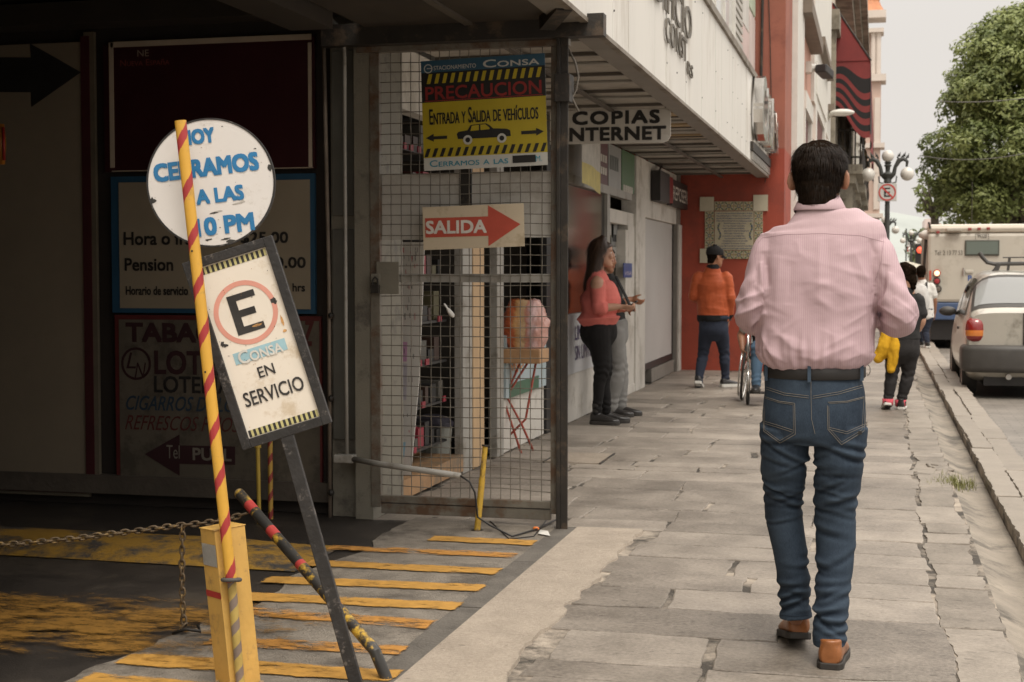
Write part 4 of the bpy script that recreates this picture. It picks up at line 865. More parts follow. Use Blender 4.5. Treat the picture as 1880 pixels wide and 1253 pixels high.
sh = thing('goods_shelf', 'dark shelf rack of small goods with red tags inside the shop', 'shelf', (-3.4,9.2,0))
mb = MB()
for k in range(9): mb.box(FX-.45,FX-.10,8.0,fy(850)-.04,.22+k*.26,.235+k*.26)
mb.box(FX-.47,FX-.451,7.96,fy(850)-.03,.1,2.4); mb.build('rack', M_black, sh)
mb = MB(); random.seed(21)
gm = [mk('goods_red',(.24,.015,.03),.5), mk('goods_black',(.010,.009,.009),.5), mk('goods_grey',(.07,.065,.055),.5), mk('goods_brown',(.04,.02,.014),.5), mk('goods_olive',(.09,.08,.04),.5)]
for k in range(8):
    y = 8.02
    while y < fy(850)-.15:
        w_ = random.uniform(.05,.13); c = random.choice([0,1,1,1,1,2,3,4]); h = random.uniform(.06,.19); mb.box(FX-.42,FX-.12,y,y+w_,.236+k*.26,.236+k*.26+h,c)
        if random.random() < .45: mb.box(FX-.099,FX-.090,y+.01,y+w_*.7,.225+k*.26,.262+k*.26,0)
        y += w_+random.uniform(.005,.06)
mb.build('goods', gm, sh); sh.children[-1]['kind'] = 'stuff'
tr = thing('storage_tub', 'pale grey tub with dark lid on the shop floor', 'tub', at_x(790,780,FX-.4)); q = at_x(792,790,FX-.45)
q.z = .03; mb = MB(); mb.lathe([(.13,0),(.15,.2),(.155,.2)],q,20); mb.build('tub', mk('tub_grey',(.33,.33,.29),.5), tr, smooth=False); mb = MB(); mb.lathe([(.16,.2),(.16,.225),(.12,.26),(.05,.28)],q,20); mb.build('lid', mk('lid_dark',(.04,.035,.05),.5), tr)
# snack bag on a red stand
SX = at_z(955,830)
bgs = thing('folding_stand', 'red tubular folding stand under the snack bag behind the gate', 'stand', SX)
d_ = SX.y
g_ = lambda px, py, o=0: at_y(px, py, d_+o)
mb = MB(); mb.tube([at_z(957,833),g_(925,735),g_(960,655)],.009,8); mb.tube([at_z(979,828),g_(958,780),g_(930,728),g_(974,658)],.009,8); mb.tube([g_(935,800,.1),g_(965,770,.1),g_(985,660,.1)],.009,8); mb.build('leg', mk('red_tube',(.34,.06,.035),.5,.2,9), bgs, smooth=True)
mb = MB(); a, b = g_(926,664), g_(1000,640); mb.box(a.x,b.x,d_-.15,d_+.15,a.z-.005,b.z); mb.build('tray', mk('tray_tan',(.38,.22,.11),.6,.2,8), bgs, bevel=.01)
sn = MB(); a, b = g_(925,642), g_(1006,552); cxs, wS, hS = (a.x+b.x)/2, (b.x-a.x)/2, b.z-a.z
rings = []
for t in np.linspace(0,1,22):
    k = .55+.45*math.sin(math.pi*min(1,.15+t*.8)); rings.append([(cxs+wS*k*math.copysign(abs(math.cos(a_))**.6,math.cos(a_))*(1+.05*noise.noise((a_,t*5,1))), d_+.13*k*math.copysign(abs(math.sin(a_))**.6,math.sin(a_)), a.z+.004+hS*t) for a_ in np.linspace(0,2*math.pi,56,endpoint=False)])
sn.loft(rings); sn.bm.normal_update()
for v in sn.bm.verts: v.co += v.normal*(.018*noise.noise(v.co*16)+.012*noise.noise(v.co*37))
sm = bpy.data.materials.new('snack_bag'); sm.use_nodes = True; t = sm.node_tree; N = t.nodes; L = t.links; b_ = N['Principled BSDF']
co = N.new('ShaderNodeTexCoord'); sp2 = N.new('ShaderNodeSeparateXYZ'); L.new(co.outputs['Object'], sp2.inputs[0]); rmp = N.new('ShaderNodeValToRGB'); mr = N.new('ShaderNodeMapRange'); mr.inputs['From Min'].default_value = cxs-wS-SX.x; mr.inputs['From Max'].default_value = cxs+wS-SX.x
nn = N.new('ShaderNodeTexNoise'); nn.inputs['Scale'].default_value = 22; nn.inputs['Detail'].default_value = 4; L.new(co.outputs['Object'], nn.inputs['Vector']); ad = N.new('ShaderNodeMath'); ad.operation = 'MULTIPLY_ADD'; ad.inputs[1].default_value = .1; L.new(nn.outputs[0], ad.inputs[0]); L.new(sp2.outputs[0], ad.inputs[2]); L.new(ad.outputs[0], mr.inputs[0]); L.new(mr.outputs[0], rmp.inputs[0])
els = rmp.color_ramp.elements; els[0].color = (.48,.10,.045,1); els[1].color = (.55,.30,.25,1)
for pos, c in ((.42,(.52,.13,.05,1)),(.52,(.55,.30,.12,1)),(.68,(.56,.40,.24,1)),(.74,(.56,.24,.17,1)),(.85,(.5,.36,.36,1))): e = els.new(pos); e.color = c
L.new(rmp.outputs[0], b_.inputs['Base Color']); b_.inputs['Roughness'].default_value = .25; bp = N.new('ShaderNodeBump'); bp.inputs['Strength'].default_value = .7; bp.inputs['Distance'].default_value = .02; L.new(nn.outputs[0], bp.inputs['Height']); L.new(bp.outputs[0], b_.inputs['Normal'])
tag(sn.build('snack_bag', sm, smooth=True, origin=(SX.x,d_,a.z)), 'big clear bag of orange crisps on the red stand', 'bag')
wb = MB(); q = at_z(950,798); wr = (at_y(977,760,q.y)-at_y(925,760,q.y)).length/2; zb = .0; M = Matrix.Translation((q.x,q.y,.0))
zt2 = at_y(950,735,q.y).z; wb.lathe([(wr*.72,zb),(wr*.74,zb+.002),(wr,zt2),(wr*1.04,zt2),(wr*1.04,zt2-.012),(wr*.97,zt2-.012),(wr*.7,zb+.01)],q,28)
wbm = bpy.data.materials.new('basket_metal'); wbm.use_nodes = True; t = wbm.node_tree; N = t.nodes; L = t.links; b_ = N['Principled BSDF']; co = N.new('ShaderNodeTexCoord'); ck = N.new('ShaderNodeTexVoronoi'); ck.inputs['Scale'].default_value = 60; ck.inputs['Randomness'].default_value = .15; L.new(co.outputs['Object'], ck.inputs[0])
rm = N.new('ShaderNodeValToRGB'); rm.color_ramp.elements[0].color = (.5,.5,.55,1); rm.color_ramp.elements[1].color = (.08,.08,.11,1); rm.color_ramp.elements[0].position = .25; rm.color_ramp.elements[1].position = .55; L.new(ck.outputs[0], rm.inputs[0]); L.new(rm.outputs[0], b_.inputs['Base Color']); b_.inputs['Metallic'].default_value = .3; b_.inputs['Roughness'].default_value = .45
tag(wb.build('waste_basket', wbm, smooth=False, origin=q), 'grey perforated waste basket beside the red stand', 'basket')
pm = thing('cloth_poster', 'pale blue poster with orange slanted word on the low wall behind the stand', 'poster', at_x(985,742,FX))
mb = MB(); ya, yb = fy(928), fy(1002); mb.box(FX-.02,FX+.004,ya,yb,.40,.86); mb.build('sheet', mk('poster_blue',(.36,.43,.45),.5,.1,4), pm)
mb = MB(); mb.text('Microfibra', Mf((ya+yb)/2,.70,.006) @ Matrix.Rotation(.2,4,'Z'), (yb-ya)*.85, .13, 0, bold=.01); mb.build('lettering', mk('poster_orange',(.55,.22,.06),.5), pm)
mb = MB(); mb.box(FX-.02,FX+.012,ya+.1,yb-.3,.40,.50); mb.build('print', mk('poster_green',(.05,.12,.07),.5), pm)
mb = MB(); mb.box(FX-.12,FX-.021,fy(926),fy(1003),0,.39); mb.build('low_wall', M_whited, sf)

# ================================================================== FOREGROUND SIGNS AND POSTS
cyw, syw = math.cos(YAW), math.sin(YAW)
VX = Vector((cyw, syw, 0)); VN = Vector((syw, -cyw, 0))       # across the view, towards the viewer
def on_plane(px, py, P0):
    r = ray(px, py); o = Vector((0,0,CAM_H)); t = (Vector(P0)-o).dot(VN)/r.dot(VN); return o+r*t
EP = at_z(657,1266); EP.z = 0
es = thing('parking_sign', 'leaning parking sign with a letter E in black frame and round closing time disc', 'sign', EP)
ez = lambda px, py: on_plane(px, py, EP)
cE = ez(473,630); sE = (ez(573,630)-ez(473,630)).length/100; aE = R(17.5)
ME = frame(cE, VX*math.cos(aE)+Vector((0,0,1))*math.sin(aE), Vector((0,0,1))*math.cos(aE)-VX*math.sin(aE))
W2, H2 = 86*sE, 180*sE; bw = 17*sE
M_frm = mk('chipped_black', (.022,.020,.019), .5, .4, 10, .25, 60, dirt=(.16,.14,.125), damt=.16, dscale=22)
mb = MB()
mb.box(-W2,-W2+bw,-H2,H2,-.012,.016,0,ME); mb.box(W2-bw,W2,-H2,H2,-.012,.016,0,ME); mb.box(-W2+bw,W2-bw,H2-bw,H2,-.012,.0155,0,ME); mb.box(-W2+bw,W2-bw,-H2,-H2+bw,-.012,.0155,0,ME); mb.build('frame', M_frm, es, bevel=.002)
M_face = mk('sign_face', (.76,.69,.59), .5, .05, 4, dirt=(.60,.50,.37), damt=.22, dscale=7)
mb = MB(); iw, ih = W2-bw, H2-bw; mb.box(-iw,iw,-ih,ih,-.008,.004,0,ME); mb.build('face', M_face, es)
inks = [mk('ink_black',(.03,.027,.025),.5,.4,12,dirt=(.2,.18,.15),damt=.1,dscale=18), mk('ink_red_faded',(.66,.30,.23),.55,.1,9), mk('ink_blue_faded',(.33,.52,.58),.55,.08,9), mk('ink_yellow_faded',(.55,.50,.22),.55,.1,9), mk('ink_white',(.62,.60,.55),.5), mk('rust_stain',(.50,.27,.10),.8,.5,30), mk('tape_black',(.035,.033,.03),.5,.6,30)]
mb = MB(); T = ME @ Matrix.Translation((0,0,.0045))
for z0 in (ih-.016*1.6, -ih+.002):
    n = 14
    for k in range(n): x = -iw+.004+k*(2*iw-.008)/n; d = (2*iw-.008)/n; mb.prism(rect(x,x+d*.5,z0,z0+.022),T,.0006,0); mb.prism(rect(x+d*.5+.0003,x+d,z0,z0+.022),T,.0005,3)
mb.ring(T @ Matrix.Translation((-.005,.102,0)), 50*sE, 59*sE, .0006, 1, 64)
e0, e1 = -.005, .102; L_ = 26*sE
mb.prism([(e0-L_,e1+37*sE),(e0-L_,e1-37*sE),(e0+L_,e1-37*sE),(e0+L_,e1-24*sE),(e0-L_*.42,e1-24*sE),(e0-L_*.42,e1-6*sE),(e0+L_*.72,e1-6*sE),(e0+L_*.72,e1+7*sE),(e0-L_*.42,e1+7*sE),(e0-L_*.42,e1+25*sE),(e0+L_,e1+25*sE),(e0+L_,e1+37*sE)],T,.0007,0)
mb.prism(rect(-.085,.085,-.047,-.010),T,.0006,2)
T3 = T @ Matrix.Translation((0,0,.0008)); mb.text('Consa', T3 @ Matrix.Translation((0,-.029,0)), 84*sE, 25*sE, 4, caps=True, bold=.02)
mb.text('EN', T @ Matrix.Translation((0,-.090,0)), 31*sE, 20*sE, 0, bold=.012); mb.text('SERVICIO', T @ Matrix.Translation((.002,-.160,0)), 114*sE, 27*sE, 0, bold=.012)
random.seed(33)
def blob(cx, cy, r_, m, sx=1, sy=1): 
    pts = [(cx+r_*sx*math.cos(a)*random.uniform(.5,1.2), cy+r_*sy*math.sin(a)*random.uniform(.5,1.2)) for a in np.linspace(0,6.28,11,endpoint=False)]; mb.prism(pts, T, .0009, m)
for (x,y,r_,m,sx,sy) in ((.088,.112,.011,6,.9,.9),(.092,.105,.008,6,1,1),(-.105,.03,.010,6,.8,1.1),(-.098,.022,.007,6,1.3,.8),(.096,.045,.007,5,.6,2.6),(.094,.012,.006,5,1.2,.8),(.02,.053,.008,5,2.2,.6)): blob(x,y,r_,m,sx,sy)
for k in range(40): blob(random.uniform(-iw,iw),random.uniform(-ih,ih),random.uniform(.0006,.0016),random.choice([5,6,6]))
mb.build('lettering', inks, es)
# round disc above
cD = ez(388,336); MD = frame(cD+VN*.001, VX*math.cos(R(8))+Vector((0,0,1))*math.sin(R(8)), Vector((0,0,1)))
rD = 116*sE
mb = MB(); mb.ring(MD, rD*.985, rD*1.012, .018, 0, 72, -.010); mb.build('disc_rim', M_frm, es)
mb = MB(); mb.prism([(rD*.985*math.cos(a),rD*.985*math.sin(a)) for a in np.linspace(0,2*math.pi,72,endpoint=False)], MD, .010, 0, -.004); mb.build('disc', mk('disc_white',(.66,.63,.60),.45,.05,4,dirt=(.50,.46,.41),damt=.2,dscale=6), es)
T = MD @ Matrix.Translation((0,0,.0062)); ink_d = mk('disc_blue',(.022,.17,.37),.45,.1,9)
def dt(txt, x0, x1, y0, y1, a): 
    mb = MB()
    q = T @ Matrix.Translation((((x0+x1)/2-388)*sE,(336-(y0+y1)/2)*sE,0)) @ Matrix.Rotation(a,4,'Z'); mb.text(txt, q, (x1-x0)*sE, (y1-y0)*sE, 0, bold=.05); mb.build('disc_lettering', ink_d, es)
dt('HOY',345,408,236,264,R(-1)); dt('CERRAMOS',287,480,290,324,R(-1)); dt('A LAS',357,445,346,374,R(-1)); dt('10 PM',349,456,398,432,R(-1))
mb = MB()
def blob2(cx, cy, r_, m, sx=1, sy=1):
    mb.prism([((cx-388)*sE+r_*sx*math.cos(a)*random.uniform(.4,1.2),(336-cy)*sE+r_*sy*math.sin(a)*random.uniform(.4,1.2)) for a in np.linspace(0,6.28,10,endpoint=False)], T, .0008, m)
for (x,y,r_,m,sx,sy) in ((279,354,.014,1,.7,.9),(498,324,.014,1,.6,1),(410,447,.012,1,1.5,.6),(385,391,.006,1,2.4,.5),(340,404,.007,1,1.2,1.2),(345,398,.006,1,1,1),(395,389,.007,2,2,.6),(430,380,.008,2,2,.5),(368,438,.006,1,2,.7),(400,441,.006,1,3,.5),(440,378,.007,2,1.5,.8)): blob2(x,y,r_,m,sx,sy)
for k in range(36): a = random.uniform(0,6.28); r_ = rD*math.sqrt(random.uniform(.1,.93)); blob2(388+r_/sE*math.cos(a), 336+r_/sE*math.sin(a), random.uniform(.0008,.0024), random.choice([1,2,2]), random.uniform(.6,2), random.uniform(.5,1))
mb.build('scuff', [ink_d, inks[6], mk('scuff_grey',(.42,.39,.35),.6)], es)
# leg
mb = MB(); a = ez(527,800); b = Vector(EP)
ax = (b-a).normalized(); mb.bar(a-VN*.0, b+ax*.02, .041, .028, 0, up=VN); mb.bar(ez(417,455)-VN*.022, ez(527,805)-VN*.022, .03, .012, 0, up=VN); mb.build('leg', M_frm, es, bevel=.003)

# boom barrier: yellow cabinet and raised striped boom
BP = at_z(436,1268); BP.z = 0
bb = thing('boom_barrier', 'yellow barrier post with upright red and yellow striped boom', 'barrier', BP)
bz = lambda px, py, o=0: on_plane(px, py, BP)+VN*o
le = R(5.3)
upB = (Vector((0,0,1))*math.cos(le)-VX*math.sin(le)); xB = VX*math.cos(le)+Vector((0,0,1))*math.sin(le)
aB = bz(436,1262); sB = (bz(536,1200)-bz(436,1200)).length/100
MBx = frame(aB+VN*(-.02), xB, upB)      # local x across, y up, z to the viewer
# square section seen on its corner
hB = 296*sB; Rr = 37*sB
def cross(s, y, z=0): 
    a0 = math.pi/2+R(8); return [MBx @ Vector((s*Rr*1.16*math.cos(a0+k*math.pi/2), y, s*Rr*1.16*math.sin(a0+k*math.pi/2))) for k in range(4)]
M_yb = mk('barrier_yellow', (.56,.335,.085), .55, .12, 6, .12, 50, dirt=(.33,.20,.075), damt=.22, dscale=9)
mb = MB(); mb.loft([cross(1,-.03),cross(1,hB)]); mb.loft([cross(1.05,hB+.0005),cross(1.05,hB+.003)]); mb.build('cabinet', M_yb, bb, bevel=.004)
c = cross(1.0,0); 
def fface(u, y, o=.002):     # point on the left visible face (u 0..1 from left corner to the front corner)
    A, B = cross(1.0,y)[1], cross(1.0,y)[0]; n = (VN-xB*.8).normalized(); return A.lerp(B,u)+n*o
mb = MB(); mb.quad([fface(.04,hB-.115),fface(.98,hB-.115),fface(.98,hB-.045),fface(.04,hB-.045)]); bmesh.ops.solidify(mb.bm, geom=mb.bm.faces[:], thickness=.002); mb.build('reflector', mk('reflector_white',(.58,.57,.54),.4,.1,120), bb)
mb = MB(); mb.quad([fface(.0,hB-.215,.0015),fface(1,hB-.215,.0015),fface(1,hB-.195,.0015),fface(.0,hB-.195,.0015)]); mb.build('red_band', mk('band_red',(.36,.035,.03),.5,.2,9), bb)
def striped(path, r, pitch, m_a, m_b, frac=.3, seg=56, step=.003, phase=0, twist=1):
    p0, p1 = Vector(path[0]), Vector(path[1]); L_ = (p1-p0).length; ax = (p1-p0)/L_
    u = (VN-ax*VN.dot(ax)).normalized(); v = ax.cross(u); n = int(L_/step); mb = MB(); rings = []
    for i in range(n+1):
        rings.append([mb.bm.verts.new(p0+ax*(L_*i/n)+(u*math.cos(2*math.pi*k/seg)+v*math.sin(2*math.pi*k/seg))*r) for k in range(seg)])
    for i in range(n):
        for k in range(seg):
            ph = (L_*(i+.5)/n)/pitch+twist*(k+.5)/seg+phase
            f = mb.face([rings[i][k],rings[i][(k+1)%seg],rings[i+1][(k+1)%seg],rings[i+1][k]], 1 if (ph % 1) < frac else 0)
    mb.face(list(reversed(rings[0]))); mb.face(rings[-1],1); return mb
p0, p1 = bz(432,1060,.065), bz(340,226,.065)
M_py, M_pr = mk('boom_yellow',(.62,.34,.045),.4,.08,6,dirt=(.42,.25,.06),damt=.15,dscale=14), mk('boom_red',(.36,.035,.035),.42,.15,8)
o = striped((p0,p1), 10.3*sB, .150, M_py, M_pr, .27, twist=-1).build('boom', [M_py,M_pr], bb, smooth=False, auto=50)
mb = MB()
for px, py in ((363,462),(387,680)): q = bz(px,py,.065)+VN*(10.3*sB); mb.tube([q-VN*.002,q+VN*.0008],.0032,10)
mb.build('bolt_hole', M_black, bb)
mb = MB(); mb.tube([bz(432,1057,.065)+ (VX*math.cos(a)+VN*math.sin(a)*.9)*(.027) + Vector((0,0,.004*math.sin(a))) for a in np.linspace(0,2*math.pi,28,endpoint=False)], .0065, 8, closed=True); mb.build('ring', mk('rubber_grey',(.07,.065,.06),.7), bb, smooth=True)
q0, q1 = bz(431,1062,.050), bz(449,1275,.050)
striped((q1,q0), 8*sB, .075, M_yb, M_yb, .45, phase=.2, twist=-1).build('guide_rail', [mk('olive_yellow',(.42,.30,.08),.6,.2,8), mk('dull_brown',(.20,.15,.12),.6,.3,8)], bb, auto=50)
mb = MB(); 
for s_, px in ((-1,398),(1,480)): q = bz(px,1262,.0); mb.box(q.x-.03,q.x+.03,q.y-.03,q.y+.03,.0,.012); mb.tube([q,(q.x,q.y,.03)],.008,8)
mb.build('base_plate', mk('plate_rust',(.26,.19,.12),.7,.4,14), bb)

# leaning chipped pole with red bands
LP = at_z(706,1249)
lp = thing('chipped_pole', 'slanting chipped black and yellow pole with red bands by the leaning sign', 'pole', LP)
top = on_plane(440,907,at_z(600,1160)); bend = LP+Vector((-.03,.0,.07))
bend = on_plane(688,1195,LP)
path = [LP+Vector((.012,0,-.01)), LP+Vector((.0,.0,.02)), bend]
for k in range(1,41): path.append(bend.lerp(top,k/40))
mb = MB(); mb.tube(path, .0195, 18)
dirL = (top-bend)
o = mb.build('pole', [mk('chipped_yellow',(.52,.32,.035),.45,.15,9,dirt=(.03,.027,.025),damt=.72,dscale=22), mk('pole_red_band',(.42,.05,.045),.45,.15,9), mk('pole_black',(.035,.033,.03),.4,.2,12,dirt=(.5,.3,.035),damt=.12,dscale=26)], lp, auto=40)
for f in o.data.polygons:
    t = ((f.center+LP)-bend).dot(dirL)/dirL.length_squared
    for c_ in (.26,.51,.72,.90):
        if abs(t-c_) < .021: f.material_index = 1
    if f.material_index == 0 and (.74 < t < .88 or .53 < t < .64 or t < .02): f.material_index = 2
bmesh_cap = MB(); bmesh_cap.ball(top, .0195, 14, 0, (1,1,1)); bmesh_cap.build('cap', mk('cap_worn',(.20,.14,.06),.5,.4,30), lp, smooth=True)
# chain
def link_pts(c, t, n_, l=.017, w_=.009):
    t = t.normalized(); n_ = (n_-t*n_.dot(t)).normalized(); pts = []
    for a in np.linspace(0,2*math.pi,14,endpoint=False):
        pts.append(c+t*(math.copysign(abs(math.cos(a))**.8,math.cos(a))*l)+n_*(math.sin(a)*w_))
    return pts
def chain(name, curve, label, rad=.0042):
    L_ = 0; seg = []; mb = MB(); pos = []
    for a, b in zip(curve, curve[1:]): seg.append((a,b,(b-a).length))
    s_ = 0.0; d = 0.0; total = sum(x[2] for x in seg); i = 0
    while s_ < total:
        acc = 0
        for a, b, l in seg:
            if s_ <= acc+l:
                c = a.lerp(b,(s_-acc)/l); t = b-a; break
            acc += l
        nrm = Vector((0,0,1)) if i % 2 else VN
        if abs(t.normalized().z) > .9: nrm = VX if i % 2 else VN
        nrm = (nrm+Vector((random.uniform(-.3,.3),random.uniform(-.3,.3),random.uniform(-.3,.3)))).normalized()
        mb.tube(link_pts(c,t,nrm), rad, 6, closed=True); s_ += .0255; i += 1
    return tag(mb.build(name, mk('rusty_chain',(.12,.085,.05),.6,.4,40,metal=.4,dirt=(.30,.19,.06),damt=.25,dscale=30), smooth=True, origin=curve[0]), label, 'chain')
CP = at_z(345,1168)
cz = lambda px, py: on_plane(px, py, CP)
cv = [cz(x, y) for x, y in ((-40,1008),(0,1001),(60,996),(130,990),(200,981),(260,974),(320,966),(380,960),(420,953),(455,942))]
chain('chain', cv, 'long rusty chain strung across the garage entrance')
chain('chain', [cz(335,972),cz(334,1040),cz(335,1100),cz(338,1150),cz(330,1160)], 'short rusty chain hanging down from the long chain')
tag(MB().tube([CP+Vector((-.06,0,.005)),CP+Vector((.0,-.02,.03)),CP+Vector((.05,0,.02)),CP+Vector((.03,.02,.035))],.006,6).build('ground_hook', M_steel, smooth=True, origin=CP), 'bent iron hook in the floor under the hanging chain', 'hook')
# poles by the wall
WP = at_z(497,953)
o = striped((WP,WP+Vector((-.0,.0,.62))), .0135, .10, M_py, M_pr, .4, 14, .008, twist=-1).build('striped_pole', [mk('pole_yellow_old',(.44,.27,.05),.5,.2,8), mk('pole_red_old',(.25,.035,.03),.5,.2,8)], origin=WP, auto=50); tag(o, 'thin red and yellow striped pole standing by the tobacco signboard', 'pole')
WP2 = at_z(476,962); tag(MB().tube([WP2,WP2+Vector((-.005,0,.40))],.011,10).tube([WP2+Vector((-.005,0,.40)),WP2+Vector((-.005,0,.42))],.018,10).build('yellow_rod', mk('rod_yellow',(.40,.27,.04),.5,.2,8), smooth=False, origin=WP2), 'short plain yellow rod next to the thin striped pole', 'pole')
# ================================================================== VEHICLES
def catm(P, n):
    """Catmull-Rom through rows of values"""
    P = np.array(P, float); out = []
    Q = np.vstack([2*P[0]-P[1], P, 2*P[-1]-P[-2]])
    for i in range(len(P)-1):
        a, b, c, d = Q[i], Q[i+1], Q[i+2], Q[i+3]
        for k in range(n): t = k/n; out.append(.5*((2*b)+(-a+c)*t+(2*a-5*b+4*c-d)*t*t+(-a+3*b-3*c+d)*t**3))
    out.append(P[-1]); return np.array(out)
def car_surface(st, nu, nv):
    rows = catm([[y]+[q for p in pts for q in p] for y, pts in st], nv); S = []
    for r in rows:
        pts = r[1:].reshape(-1, 2); c = catm(pts, nu); S.append([(x, r[0], z) for x, z in c])
    return S      # half section from bottom centre to top centre
car_st = [
 (0.00, [(0,.30),(.60,.30),(.72,.40),(.765,.60),(.74,.80),(.655,.955),(0,.975)]),
 (0.07, [(0,.24),(.62,.24),(.76,.36),(.80,.60),(.775,.84),(.665,1.0),(0,1.02)]),
 (0.22, [(0,.20),(.64,.20),(.79,.33),(.812,.60),(.785,.90),(.645,1.16),(0,1.20)]),
 (0.42, [(0,.18),(.65,.18),(.80,.31),(.818,.60),(.79,.92),(.61,1.34),(0,1.385)]),
 (0.62, [(0,.18),(.65,.18),(.80,.31),(.82,.60),(.79,.93),(.59,1.395),(0,1.43)]),
 (1.30, [(0,.18),(.65,.18),(.80,.31),(.82,.60),(.79,.92),(.59,1.41),(0,1.445)]),
 (2.00, [(0,.18),(.65,.18),(.80,.31),(.82,.60),(.79,.90),(.60,1.36),(0,1.40)]),
 (2.70, [(0,.18),(.65,.18),(.80,.31),(.82,.60),(.78,.88),(.68,.96),(0,.99)]),
 (3.35, [(0,.18),(.64,.18),(.77,.33),(.79,.56),(.73,.76),(.60,.83),(0,.86)]),
 (3.72, [(0,.24),(.55,.24),(.64,.36),(.66,.52),(.60,.64),(.48,.69),(0,.70)])]
NU, NV = 6, 8
S = car_surface(car_st, NU, NV)
car = thing('parked_car', 'silver hatchback with black roof rack parked by the kerb', 'car', (0,0,0))
M_car = mk('car_silver', (.46,.43,.375), .30, .05, 2, metal=.45, coat=.5, dirt=(.27,.25,.21), damt=.25, dscale=2.5)
M_rub = mk('tyre_rubber', (.035,.032,.029), .8, .2, 20); M_bmp = mk('bumper_plastic', (.055,.05,.045), .5, .15, 8, .15, 150)
mb = MB(); rings = [[(-x,y,z) for x,y,z in reversed(r)][:-1]+[(x,y,z) for x,y,z in r][:-1] for r in S]
rings = [[(x,y,z) for x,y,z in r] + [(-x,y,z) for x,y,z in reversed(r)][1:-1] for r in S]
mb.loft(rings); mb.build('body', M_car, car, auto=35)
def cpatch(name, u0, u1, v0, v1, mat, off, sides=(1,-1), half=True, parent=car):
    """panel lying on the body surface, u in control points around, v in stations along"""
    ui = range(int(u0*NU), int(u1*NU)+1); vi = range(int(v0*NV), int(v1*NV)+1)
    res = []
    def nrm(i, j):
        a = Vector(S[min(i+1,len(S)-1)][j])-Vector(S[max(i-1,0)][j]); b = Vector(S[i][min(j+1,len(S[0])-1)])-Vector(S[i][max(j-1,0)][j] if False else S[i][max(j-1,0)])
        n = b.cross(a); n = n.normalized() if n.length > 1e-9 else Vector((0,0,1))
        if n.z < 0 and j > 30 or (n.x < 0 and j <= 30): n = -n
        return n
    for s_ in sides:
        mb = MB(); g = [[mb.bm.verts.new(Vector((p.x*s_,p.y,p.z))) for p in (Vector(S[i][j])+nrm(i,j)*off for j in ui)] for i in vi]
        for i in range(len(g)-1):
            for j in range(len(g[0])-1): mb.face([g[i][j],g[i+1][j],g[i+1][j+1],g[i][j+1]])
        res.append(mb.build(name, mat, parent, smooth=True))
    return res
glass_car = mk_glass('car_glass', (.25,.255,.25), .05); glass_side = mk_glass('car_side_glass', (.03,.032,.03), .04)
# rear window: one panel across
def rear_grid(v0, v1, inset, off, name, mat):
    mb = MB(); vi = range(v0, v1+1); g = []
    for i in vi:
        half = [Vector(p) for p in S[i][5*NU-inset:]]
        row = half + [Vector((-p.x,p.y,p.z)) for p in reversed(half[:-1])]
        g.append([mb.bm.verts.new(p+Vector((0,-.8,.6))*off) for p in row])
    for i in range(len(g)-1):
        for j in range(len(g[0])-1): mb.face([g[i][j],g[i+1][j],g[i+1][j+1],g[i][j+1]])
    return mb.build(name, mat, car, smooth=True)
rear_grid(9, 25, 2, .006, 'window_seal', mk('seal_black',(.05,.045,.04),.5,.1,5)); rear_grid(11, 23, 1, .011, 'rear_window', glass_car)
cpatch('side_window', 4.15, 4.9, 3.2, 5.6, glass_side, .007); cpatch('side_window', 4.1, 4.95, 5.75, 6.6, glass_side, .007)
# tail lights
for s_ in (1,-1):
    mb = MB(); mb.ball((0,0,0),1,20,0,(.105,.10,.148)); 
    for v in mb.bm.verts: v.co = Vector((math.copysign(abs(v.co.x/.105)**.7*.105,v.co.x), v.co.y, math.copysign(abs(v.co.z/.148)**.7*.148,v.co.z)))+Vector((s_*.705,.055,.775))
    for f in mb.bm.faces:
        c = f.calc_center_median()
        if .70 < c.z < .765: f.material_index = 1
    o = mb.build('tail_light', [mk('lamp_red',(.22,.012,.01),.12,.1,9,coat=.8), mk('lamp_amber',(.62,.19,.03),.15,.1,9,coat=.8)], car, smooth=True)
mb = MB(); bp_ = [(-.845,.31),(-.86,.2),(-.845,.0),(-.74,-.085),(-.35,-.12),(.35,-.12),(.74,-.085),(.845,.0),(.86,.2),(.845,.31),(.72,.30),(.7,.12),(-.7,.12),(-.72,.30)]
mb.prism(bp_, Matrix.Translation((0,0,.30)), .31); o = mb.build('bumper', M_bmp, car, bevel=.06); o.modifiers[0].segments = 4; o.data.polygons.foreach_set('use_smooth',[True]*len(o.data.polygons))
mb = MB(); mb.box(-.60,.60,.05,3.2,.15,.32); mb.build('underbody', M_black, car)
mb = MB(); mb.tube([(-.34,-.06,.255),(-.34,.25,.255)],.032,12); mb.build('exhaust', M_alu, car)
for x in (-.19,-.02): mb = MB(); mb.box(x,x+.055,-.014,-.004,.61,.975); mb.build('racing_stripe', M_black, car)
mb = MB(); mb.box(-.11,.19,-.03,-.02,.63,.78); o = mb.build('license_plate', mk('plate_white',(.60,.58,.54),.5), car); tx = MB(); tx.text('TXR-61', frame((.04,-.0305,.705),(1,0,0),(0,0,1)), .24, .085, 0); tx.build('lettering', M_black, o)
